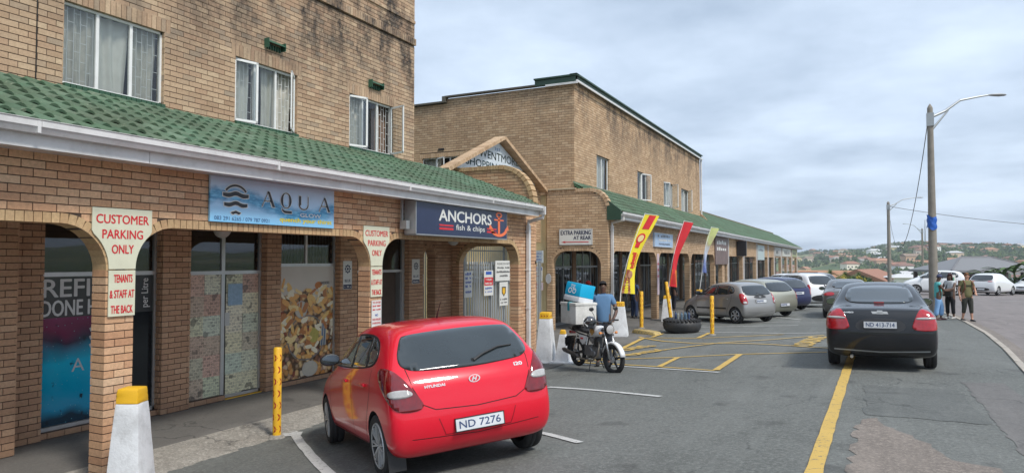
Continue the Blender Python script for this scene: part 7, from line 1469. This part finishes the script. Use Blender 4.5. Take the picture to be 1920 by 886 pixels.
def person(label, x, y, rz, H=1.70, sk=SK_D, top=(.1, .2, .4), legs=(.03, .03, .04), arms=None, lg=None, hair=(.012, .01, .01), cap=None, shoe=(.02, .02, .02), z=None, cropped=0.0, flare=0.0, long_sleeve=False, wide=1.0, headtilt=0.0, extra=None, longhair=False, sleeve=.55):
    t = thing("person", label, "person", (x, y, G(x, y) if z is None else z), rz); k = H / 1.72; W_ = wide
    P = lambda x_, y_, z_, r1, r2=None: (x_ * k, y_ * k, z_ * k, r1 * k, (r2 or r1) * k)
    arms = arms or [((.27, 0, 1.14), (.30, -.05, .88)), ((-.27, 0, 1.14), (-.30, -.05, .88))]      # (elbow, wrist) left, right
    lg = lg or [((.10, -.01, .49), (.11, .02, .09)), ((-.10, -.01, .49), (-.11, .02, .09))]           # (knee, ankle) left, right
    N_ = [P(0, 0, .93, .145 * W_, .115 * W_), P(0, -.005, 1.10, .135 * W_, .105 * W_), P(0, 0, 1.30, .15 * W_, .11 * W_), P(0, .01, 1.42, .075, .065), P(0, 0, 1.48, .052), P(0, -.012 - headtilt * .4, 1.57, .072, .085), P(0, -.01 - headtilt * .6, 1.655, .062, .078)]
    E = [(0, 1), (1, 2), (2, 3), (3, 4), (4, 5), (5, 6)]
    for s, (el, wr) in zip((1, -1), arms):
        b = len(N_); el, wr = Vector(el), Vector(wr); d = (wr - el).normalized(); pm_ = wr + d * .07; sd_ = Vector((0, 1, 0)) if abs(d.y) < .7 else Vector((s, 0, 0)); sd_ = (sd_ - d * sd_.dot(d)).normalized(); nn = d.cross(sd_)
        N_ += [P(s * .17, .01, 1.385, .062), P(*(Vector((s * .205, .005, 1.33)) * .5 + el * .5), .047), P(*el, .038), P(*(el * .5 + wr * .5), .036), P(*wr, .025), P(*pm_, .036, .018)]
        E += [(2, b), (b, b + 1), (b + 1, b + 2), (b + 2, b + 3), (b + 3, b + 4), (b + 4, b + 5)]
        for q, (o_, L_) in enumerate(((-.030, .060), (-.010, .072), (.011, .068), (.030, .052))):
            c = len(N_); p1 = pm_ + sd_ * o_ + d * .035; p2 = p1 + d * L_ * .55 + nn * .012; p3 = p2 + d * L_ * .4 + nn * .02; N_ += [P(*p1, .010), P(*p2, .009), P(*p3, .007)]; E += [(b + 5, c), (c, c + 1), (c + 1, c + 2)]
        c = len(N_); p1 = wr + d * .03 - sd_ * .035; p2 = p1 + (d * .6 - sd_ * .7 + nn * .3) * .045; N_ += [P(*p1, .011), P(*p2, .009)]; E += [(b + 4, c), (c, c + 1)]
    for s, (kn, an) in zip((1, -1), lg):
        b = len(N_); kn, an = Vector(kn), Vector(an); N_ += [P(s * .09, 0, .86, .095 * W_), P(*(Vector((s * .095, 0, .84)) * .5 + kn * .5), .082 * W_), P(*kn, .058), P(*(kn * .6 + an * .4), .056), P(*an, .036), P(an.x * 1.04, an.y - .07, an.z - .055, .035, .025), P(an.x * 1.08, an.y - .15, an.z - .065, .034, .018)]
        E += [(0, b), (b, b + 1), (b + 1, b + 2), (b + 2, b + 3), (b + 3, b + 4), (b + 4, b + 5), (b + 5, b + 6)]
    skin("body", N_, E, sk, t)
    TOPM = top if not isinstance(top, tuple) else M(top, .85, var=.15, scale=9); LEGM = M(legs, .9, var=.2, scale=8)
    S = [P(0, 0, .80, .150 * W_, .13 * W_), P(0, 0, .92, .170 * W_, .142 * W_), P(0, -.005, 1.10, .158 * W_, .128 * W_), P(0, 0, 1.30, .172 * W_, .128 * W_), P(0, .01, 1.42, .095, .085), P(0, .005, 1.45, .07, .06)]; SE = [(0, 1), (1, 2), (2, 3), (3, 4)]
    for s, (el, wr) in zip((1, -1), arms):
        b = len(S); sh = Vector((s * .205, .005, 1.33)); e_ = Vector(el); S += [P(s * .17, .01, 1.385, .075), P(*(sh * (1 - sleeve) + e_ * sleeve), .060)]; SE += [(3, b), (b, b + 1)]
        if long_sleeve: S += [P(*e_, .050), P(*Vector(wr), .038)]; SE += [(b + 1, b + 2), (b + 2, b + 3)]
    skin("shirt", S, SE, TOPM, t)
    Tn = [P(0, 0, .98, .150 * W_, .125 * W_), P(0, 0, .90, .160 * W_, .13 * W_)]; TE = [(0, 1)]
    for s, (kn, an) in zip((1, -1), lg):
        b = len(Tn); kn, an = Vector(kn), Vector(an); e_ = kn + (an - kn) * (1 - cropped)
        Tn += [P(s * .09, 0, .84, .108 * W_), P(*(Vector((s * .095, 0, .84)) * .5 + kn * .5), .096 * W_), P(*kn, .078 + .01 * (flare > 0)), P(*(kn * .5 + e_ * .5), .075 + flare * .5), P(*e_, .070 + flare)]; TE += [(1, b), (b, b + 1), (b + 1, b + 2), (b + 2, b + 3), (b + 3, b + 4)]
    skin("trousers", Tn, TE, LEGM, t)
    for s, (kn, an) in zip((1, -1), lg):
        an = Vector(an) * k; mb = MB(); mb.loft([[(an.x * 1.03 + .043 * k * math.cos(a_ * math.pi / 5) * f, an.y + yy * k, max(.0, an.z - .085 * k) + (.035 + .04 * math.sin(a_ * math.pi / 5)) * k * g) for a_ in range(10)] for yy, f, g in ((.075, .7, .9), (.03, 1, 1.1), (-.07, 1.05, .95), (-.15, 1, .7), (-.19, .6, .5))]); autosmooth(fixn(mb.build("shoe", M(shoe, .6), t)), 60)
    hc = Vector((0, -.012 - headtilt * .5, 1.625)) * k; hm = M(hair, .85, bmp=.3); mb = MB(); V = []; n = 14
    for i in range(8):
        for j in range(n):
            th_ = i / 7 * R(100); ph = 2 * math.pi * j / n; front = math.sin(-ph) > .3; r_ = (.090 if not longhair else .098) * k * (1 if i < 7 else .96); q = min(th_, R(62)) if front else th_
            V.append((hc.x + r_ * math.sin(q) * math.cos(ph) * .88, hc.y + .01 + r_ * math.sin(q) * math.sin(ph) * 1.08, hc.z + r_ * math.cos(q) * 1.12))
    mb.add(V, [(i * n + j, (i + 1) * n + j, (i + 1) * n + (j + 1) % n, i * n + (j + 1) % n) for i in range(7) for j in range(n)])
    if longhair:
        for j in range(14): a_ = R(10 + j * 12.5); mb.tube([hc + Vector((.08 * math.cos(a_), .08 * math.sin(a_), .0)) * k, hc + Vector((.10 * math.cos(a_), .10 * math.sin(a_) + .01, -.14)) * k, hc + Vector((.09 * math.cos(a_), .09 * math.sin(a_) + .02, -.30)) * k], [.02, .017, .006], 5)
    mb.build("hair", hm, t, smooth=True)
    mb = MB(); f0 = hc + Vector((0, -.088 * k, -.03 * k))
    mb.add([f0 + Vector(q) * k for q in ((-.014, .006, -.030), (.014, .006, -.030), (0, -.022, -.026), (0, .002, .018))], [(0, 1, 2), (0, 2, 3), (1, 3, 2)], 0)
    for s in (-1, 1): mb.box(f0 + Vector((s * .030, .006, .016)) * k, (.022 * k, .006 * k, .008 * k), mi=1); mb.box(f0 + Vector((s * .030, .004, .030)) * k, (.030 * k, .006 * k, .005 * k), mi=1); mb.box(hc + Vector((s * .083, .0, -.035)) * k, (.014 * k, .03 * k, .055 * k), mi=0)
    mb.box(f0 + Vector((0, .006, -.050)) * k, (.042 * k, .008 * k, .010 * k), mi=2); mb.build("face", None, t, mats=[sk, M((.012, .01, .01), .4), M((.22, .07, .06), .5)])
    if cap:
        mb = MB(); mb.lathe([(0, .115 * k), (.05 * k, .11 * k), (.088 * k, .07 * k), (.098 * k, .01 * k), (.094 * k, 0)], (hc.x, hc.y + .005, hc.z + .0), 16); mb.loft([[(hc.x + q * math.cos(a_) * .075 * k, hc.y - (.085 + e_) * k, hc.z + (.02 - e_ * .3) * k + zz * .006) for q, a_, zz in ((-1, 0, 0), (1, 0, 0), (1, 0, 1), (-1, 0, 1))] for e_ in (0, .09)]); mb.build("cap", M(cap, .8, var=.5, scale=40), t, smooth=True)
    if extra: extra(t, k)
    return t
person("man in a blue polo shirt standing behind the delivery motorbike", -4.95, 14.16, R(20), 1.80, top=(.10, .20, .34), legs=(.025, .03, .045), arms=[((.27, -.10, 1.12), (.20, -.42, .98)), ((-.27, -.02, 1.13), (-.24, -.20, .92))])
person("woman in a turquoise top and flared light blue jeans looking down at her hands", 2.50, 29.85, R(27 + 72), 1.66, top=(.10, .45, .45), legs=(.22, .40, .66), cap=(.05, .06, .12), arms=[((.22, -.16, 1.12), (.05, -.38, 1.10)), ((-.22, -.16, 1.12), (-.04, -.38, 1.12))], lg=[((.10, -.14, .49), (.10, -.10, .09)), ((-.08, .06, .49), (-.08, .12, .09))], flare=.03, headtilt=.09, sleeve=.15, wide=1.12, shoe=(.10, .04, .04), cropped=.12)
def bagx(t, k):
    mb = MB(); mb.box((.02, -.20, .98), (.30, .16, .26)); mb.tube([(-.10, -.14, 1.10), (-.02, -.05, 1.42), (.1, .06, 1.2)], .012, 5); bevel(mb.build("handbag", BLACKP, t), .02)
person("woman in cropped black trousers and a light open backed top with long dark braids", 2.98, 30.95, R(27 - 60), 1.70, top=(.50, .52, .54), legs=(.010, .010, .014), arms=[((.20, -.18, 1.14), (.06, -.34, 1.12)), ((-.24, -.10, 1.12), (-.10, -.32, 1.02))], longhair=True, hair=(.05, .012, .016), shoe=(.45, .44, .42), cropped=.22, sleeve=.1, wide=1.05, extra=bagx)
def backp(t, k):
    mb = MB()
    for s in (-1, 1): mb.tube([(s * .115, .10, 1.38), (s * .125, -.02, 1.475), (s * .135, -.135, 1.36), (s * .14, -.15, 1.18), (s * .17, -.02, 1.02)], .022, 6)
    mb.box((0, .20, 1.24), (.30, .16, .42)); mb.build("backpack", M((.16, .06, .035), .8), t); MB().box((0, -.135, 1.285), (.22, .02, .035)).build("shirt_print", M((.03, .04, .02), .8), t)
person("man in an olive t-shirt and cropped dark trousers with brown backpack straps", 3.38, 29.75, R(22), 1.74, sk=SK_L, top=(.16, .15, .065), legs=(.035, .036, .028), hair=(.20, .085, .03), cropped=.42, wide=1.12, arms=[((.26, -.02, 1.13), (.17, -.24, 1.0)), ((-.27, .02, 1.12), (-.28, -.07, .87))], lg=[((.10, -.06, .49), (.11, -.08, .09)), ((-.10, -.01, .49), (-.11, .10, .10))], shoe=(.02, .02, .025), extra=backp)
person("person in a black jacket under the arcade behind the pale green banner", -7.9, 32.6, R(120), 1.72, top=(.012, .012, .015), legs=(.02, .02, .03), long_sleeve=True, z=-2.40)
person("shopper in dark blue standing in the arcade behind the red banner", -8.3, 27.6, R(150), 1.68, top=(.04, .07, .14), legs=(.03, .05, .11), z=-2.40)
person("person in a red cap inside the arch behind the delivery box", -8.55, 22.9, R(40), 1.66, top=(.03, .03, .04), legs=(.02, .02, .03), cap=(.5, .04, .03), z=-2.40)
# ================================================================ delivery motorbike
MBK = thing("delivery_motorbike", "white and black delivery motorbike on its stand beside the white bollards", "motorbike", (-4.85, 13.38, G(-4.85, 13.38)), R(-36))
BW = paint("white_bike_paint", (.72, .72, .72), 0, .3); ENG = M((.20, .20, .205), .45, .6, var=.25, scale=20, dirt=.3, name="engine_alloy"); TYRB = RUBBER
def bwheel(x, r, steer=0.0):
    t = bpy.data.objects.new("wheel", None); COL.objects.link(t); t.parent = MBK; t.location = (x, 0, r); t.rotation_euler = (0, 0, steer); mb = MB()
    mb.lathe([(r - .055 + .05 * math.cos(a), .043 * math.sin(a)) for a in [2 * math.pi * q / 12 for q in range(12)]], n=44, axis='y', close=True); fixn(mb.build("tyre", TYRB, t, smooth=True))
    mb = MB(); mb.lathe([(r - .085, -.022), (r - .068, -.030), (r - .068, .030), (r - .085, .022)], n=40, axis='y', close=True); autosmooth(fixn(mb.build("rim", BW, t)), 40); mb = MB()
    for q in range(5):
        a = q * 2 * math.pi / 5 + .3; ca, sa = math.cos(a), math.sin(a); sd_ = Vector((-sa, 0, ca)); mb.loft([[Vector((ca * rr, yy, sa * rr)) + sd_ * w_ * s2 for s2, yy in ((1, -.012), (-1, -.012), (-1, .012), (1, .012))] for rr, w_ in ((.03, .028), (r * .5, .013), (r - .08, .020))])
    fixn(mb.build("spokes", BLACKP, t)); mb = MB(); mb.lathe([(0, -.055), (.028, -.055), (.03, .055), (0, .055)], n=16, axis='y'); mb.lathe([(.0, -.034), (.066, -.034), (.066, -.042), (.0, -.042)], n=24, axis='y'); fixn(mb.build("hub", M((.5, .51, .52), .35, .5, name="brake_disc"), t)); return t
bwheel(.635, .302, R(8)); bwheel(-.635, .296)
bp = lambda mb, n, m, sm=False, bv=0: (bevel(fixn(mb.build(n, m, MBK)), bv) if bv else fixn(mb.build(n, m, MBK, smooth=sm)))
mb = MB()
for s in (-1, 1): mb.tube([(.635, s * .085, .30), (.54, s * .085, .55), (.40, s * .085, .90)], [.024, .026, .019], 10)
bp(mb, "fork", M((.45, .46, .47), .25, .8, name="fork_leg"), True); mb = MB(); mb.tube([(.44, 0, .70), (.36, 0, .92)], .035, 10); mb.box((.41, 0, .86), (.07, .24, .03), ry=-.4); mb.box((.45, 0, .75), (.07, .24, .03), ry=-.4); bp(mb, "steering_clamp", DARKST)
mb = MB(); rings = []
for q in range(15):
    a = R(14 + q * 10.5); rr = .335; c = Vector((.635 + rr * math.cos(a), 0, .302 + rr * math.sin(a))); nn = Vector((math.cos(a), 0, math.sin(a))); rings.append([c + nn * dz + Vector((0, yy, 0)) for yy, dz in ((-.062, -.035), (-.05, .0), (0, .014), (.05, 0), (.062, -.035), (0, .006))])
mb.loft(rings); bp(mb, "front_mudguard", BW, True)
def blob(mb, prof):       # prof: (x, half width, z low, z high)
    mb.loft([[(x, w_ * math.cos(a) * (1 if abs(math.cos(a)) < .9 else .97), (zl + zh) / 2 + (zh - zl) / 2 * math.sin(a)) for a in [2 * math.pi * q / 14 for q in range(14)]] for x, w_, zl, zh in prof])
mb = MB(); blob(mb, [(-.12, .06, .70, .78), (-.08, .10, .66, .84), (.04, .135, .66, .90), (.18, .145, .68, .925), (.29, .12, .72, .91), (.34, .05, .78, .87)]); bp(mb, "fuel_tank", BW, True)
mb = MB(); mb.add([(.02, -.142, .86), (.12, -.150, .88), (.20, -.149, .80), (.10, -.148, .72), (.02, -.142, .78)], [(0, 4, 3, 2, 1)]); mb.add([(.02, .142, .86), (.12, .150, .88), (.20, .149, .80), (.10, .148, .72), (.02, .142, .78)], [(0, 1, 2, 3, 4)]); bp(mb, "tank_emblem", M((.55, .30, .08), .4, var=.5, scale=18))
mb = MB(); blob(mb, [(-.78, .07, .76, .84), (-.70, .12, .75, .86), (-.45, .14, .74, .85), (-.20, .13, .72, .82), (-.06, .08, .74, .82)]); bp(mb, "seat", M((.02, .02, .022), .6, name="vinyl_seat"), True)
for s in (-1, 1):
    mb = MB(); mb.prism([(-.42, .70), (-.12, .68), (-.14, .58), (-.26, .50), (-.36, .56)], lambda a, b, t, s=s: (a, s * (.135 - t * .6), b), .05); bp(mb, "side_panel", BW, bv=.008); MB().prism([(-.34, .645), (-.24, .645), (-.24, .61), (-.34, .61)], lambda a, b, t, s=s: (a, s * (.138 - t), b), .004).build("side_emblem", SR, MBK)
mb = MB(); mb.box((.05, 0, .38), (.34, .24, .22)); mb.box((-.10, 0, .40), (.2, .26, .20)); mb.lathe([(0, -.15), (.085, -.15), (.10, -.12), (.10, .12), (.085, .15), (0, .15)], (.0, 0, .38), 18, 'y'); mb.lathe([(0, -.16), (.06, -.16), (.07, -.12), (0, -.12)], (.14, 0, .36), 16, 'y'); bp(mb, "engine", ENG, bv=.012)
mb = MB(); 
for q in range(9): mb.box((.10 + q * .004, 0, .50 + q * .020), (.17, .18 - .004 * abs(q - 4), .008), ry=-.2)
mb.box((.12, 0, .58), (.11, .12, .18), ry=-.2); mb.box((.15, 0, .69), (.13, .13, .05), ry=-.2); bp(mb, "cylinder_fins", M((.10, .10, .10), .5, .5, name="fins"))
mb = MB(); mb.tube([(.20, -.05, .60), (.29, -.10, .52), (.27, -.12, .34), (.12, -.15, .22), (-.25, -.17, .225), (-.35, -.18, .25)], .019, 10); bp(mb, "exhaust_pipe", M((.35, .30, .24), .35, .7, var=.3, scale=12, name="heat_blued_steel"), True); mb = MB(); mb.tube([(-.33, -.18, .245), (-.42, -.19, .265), (-.85, -.21, .34), (-.90, -.21, .35)], [.025, .042, .045, .03], 14); bp(mb, "silencer", M((.10, .095, .09), .4, .6, dirt=.3), True)
mb = MB(); mb.tube([(.38, 0, .84), (.10, 0, .70), (-.10, 0, .66)], .022, 8); mb.tube([(.38, 0, .80), (.28, 0, .45), (.18, 0, .25), (-.22, 0, .24)], .018, 8)
for s in (-1, 1): mb.tube([(-.10, s * .09, .68), (-.45, s * .11, .72), (-.82, s * .11, .80)], .015, 8); mb.tube([(-.18, s * .09, .35), (-.635, s * .10, .296)], .019, 8); mb.tube([(-.10, s * .08, .66), (-.22, s * .09, .28)], .016, 8); mb.tube([(.0, s * .14, .27), (.0, s * .24, .26)], .014, 8); mb.tube([(-.30, s * .14, .33), (-.30, s * .22, .34)], .012, 8)
bp(mb, "frame", BLACKP, True); mb = MB()
for s in (-1, 1):
    mb.tube([(-.60, s * .13, .32), (-.47, s * .13, .70)], .012, 8)
    n_ = 9
    for q in range(n_): f = .15 + .6 * q / n_; c = Vector((-.60, s * .13, .32)).lerp(Vector((-.47, s * .13, .70)), f); mb.lathe([(.018, -.006), (.030, 0), (.018, .006)], c, 10)
bp(mb, "shock_absorber", CHROME)
mb = MB(); mb.loft([[(-.635 + .34 * math.cos(a), yy, .296 + .34 * math.sin(a)) for yy in (-.06, .06)] + [(-.635 + .352 * math.cos(a), yy, .296 + .352 * math.sin(a)) for yy in (.06, -.06)] for a in [R(60 + q * 11) for q in range(12)]]); mb.box((-.98, 0, .50), (.02, .17, .22), ry=.15); bp(mb, "rear_mudguard", BLACKP)
MB().box((-1.0, 0, .50), (.01, .20, .15)).build("number_plate", M((.05, .05, .06), .5), MBK); mb = MB(); mb.box((-.86, 0, .70), (.07, .12, .06)); mb.build("tail_light", LAMPR, MBK)
mb = MB(); mb.tube([(-.30, .11, .80), (-.30, .13, .875), (-.95, .13, .90), (-.95, -.13, .90), (-.30, -.13, .875), (-.30, -.11, .80)], .010, 6); 
for q in range(5): mb.tube([(-.40 - q * .13, -.13, .885), (-.40 - q * .13, .13, .885)], .007, 6)
bp(mb, "luggage_rack", BLACKP)
mb = MB(); mb.tube([(.26, .38, 1.02), (.30, .22, 1.03), (.37, .10, .99), (.38, 0, .96), (.37, -.10, .99), (.30, -.22, 1.03), (.26, -.38, 1.02)], .011, 8); bp(mb, "handlebar", DARKST, True)
for s in (-1, 1): MB().tube([(.29, s * .26, 1.03), (.255, s * .39, 1.02)], .018, 8).build("grip", BLACKP, MBK); mb = MB(); mb.tube([(.31, s * .21, 1.03), (.33, s * .25, 1.15), (.30, s * .28, 1.22)], .006, 6); mb.loft([[(.30 + q, s * .29 + .055 * math.cos(a) * g, 1.26 + .04 * math.sin(a) * g) for a in [2 * math.pi * z_ / 12 for z_ in range(12)]] for q, g in ((.02, .6), (.01, 1), (-.005, 1))]); bp(mb, "mirror", BLACKP); mb = MB(); mb.tube([(.44, s * .08, .80), (.46, s * .17, .80)], .007, 6); mb.lathe([(0, -.035), (.026, -.02), (.026, .02), (0, .03)], (.46, s * .19, .80), 10, 'y'); mb.build("indicator", LAMPO, MBK)
mb = MB(); mb.lathe([(0, -.09), (.05, -.085), (.085, -.04), (.092, .02), (.095, .03)], (.50, 0, .87), 22, 'x'); hl = bp(mb, "headlight_shell", BLACKP, True); MB().lathe([(.088, .028), (.05, .045), (0, .05)], (.50, 0, .87), 22, 'x').build("headlight", LAMPW, hl, smooth=True); mb = MB(); mb.lathe([(0, .0), (.045, 0), (.045, .04), (0, .045)], (.43, .05, .97), 14); mb.lathe([(0, .0), (.045, 0), (.045, .04), (0, .045)], (.43, -.05, .97), 14); bp(mb, "gauges", BLACKP)
mb = MB(); mb.tube([(-.05, .12, .28), (-.12, .30, .01)], .012, 6); mb.tube([(.0, -.10, .24), (.08, -.20, .02), (.02, -.24, .01)], .010, 6); bp(mb, "stand", BLACKP)
MB().box((-.32, .13, .40), (.40, .02, .07), ry=-.15).build("chain_guard", BLACKP, MBK)
bpos = lambda x, y, z: tuple(Matrix.Rotation(R(-36), 4, 'Z') @ Vector((x, y, z)) + MBK.location)
CB = thing("cool_box", "grubby white delivery cool box strapped on the back of the motorbike", "box", bpos(-.62, 0, .90), R(-36)); GRB = M((.66, .65, .61), .55, var=.12, scale=3, dirt=.4, name="grubby_white_plastic")
bevel(MB().box((0, 0, .22), (.60, .52, .44)).build("box_body", GRB, CB), .03); bevel(MB().box((0, 0, .415), (.625, .545, .06)).build("lid", GRB, CB), .02); mb = MB(); mb.box((.04, -.275, .36), (.06, .012, .16)); mb.box((.04, 0, .455), (.05, .56, .012)); mb.build("strap", M((.01, .25, .30), .7), CB)
BG = thing("delivery_bag", "turquoise and white delivery bag with a round logo tipped on the cool box", "bag", bpos(-.64, 0, 1.36), R(-30)); BG.rotation_euler = (R(-10), R(6), R(-28)); BG.scale = (.88, .88, .88); TQ = M((.0, .36, .60), .5, var=.06, name="turquoise_fabric")
bevel(MB().box((0, 0, .05), (.56, .46, .13)).build("bag_base", M((.66, .68, .70), .5, dirt=.1), BG), .03); mb = MB(); mb.loft([[(sx_ * .275 + dx, sy_ * .225 + dy, z_) for sx_, sy_ in ((-1, -1), (1, -1), (1, 1), (-1, 1))] for z_, dx, dy in ((.115, 0, 0), (.30, -.03, .02), (.43, -.05, .05))]); bevel(fixn(mb.build("bag_body", TQ, BG)), .02)
mb = MB(); fb = lambda a, b, t=0: (a - .02, -.232 + (b - .115) * .085 - .005 - t, b); 
for c in (-.075, .075): ringp(mb, c, .23, .042, .066, 0, 0, fn=lambda a, b, t: fb(a, b))
mb.add([fb(-.03, .31), fb(.03, .31), fb(.09, .24), (fb(.07, .24))], [(0, 1, 2, 3)]); put_text(mb, "~6", -.08, .08, .35, .385, lambda a, b, t: fb(a, b), .02); put_text(mb, "~7", -.07, .07, .315, .345, lambda a, b, t: fb(a, b), .02)
put_text(mb, "~14", -.16, .16, .05, .075, lambda a, b, t: (a, -.236, b), .0); mb.build("bag_logo", WHITE, BG)
HM = thing("helmet", "dark helmet with a white cross marking hanging on the motorbike's tank", "helmet", bpos(.10, -.19, .98), R(-36)); mb = MB(); mb.lathe([(.0, .13), (.06, .12), (.11, .07), (.13, 0), (.125, -.07), (.10, -.12), (.09, -.12)], n=22); o = fixn(mb.build("shell", M((.06, .065, .075), .25, coat=.8), HM, smooth=True)); mb = MB()
for s in (-1, 1): mb.tube([(-.08 * s, -.103, .07), (0, -.135, 0), (.08 * s, -.105, -.07)], .012, 6)
mb.build("cross_marking", WHITE, HM); MB().lathe([(.128, -.05), (.136, -.02), (.136, .03), (.125, .055)], n=22).build("visor", CARGLASS, HM, smooth=True)
# ---------------------------------------------------------------- lift everything from camera-relative heights to heights above the shop floor
for o in list(sc.objects):
    if o.parent is None and o.type not in ('CAMERA', 'LIGHT'): o.location.z += CZ
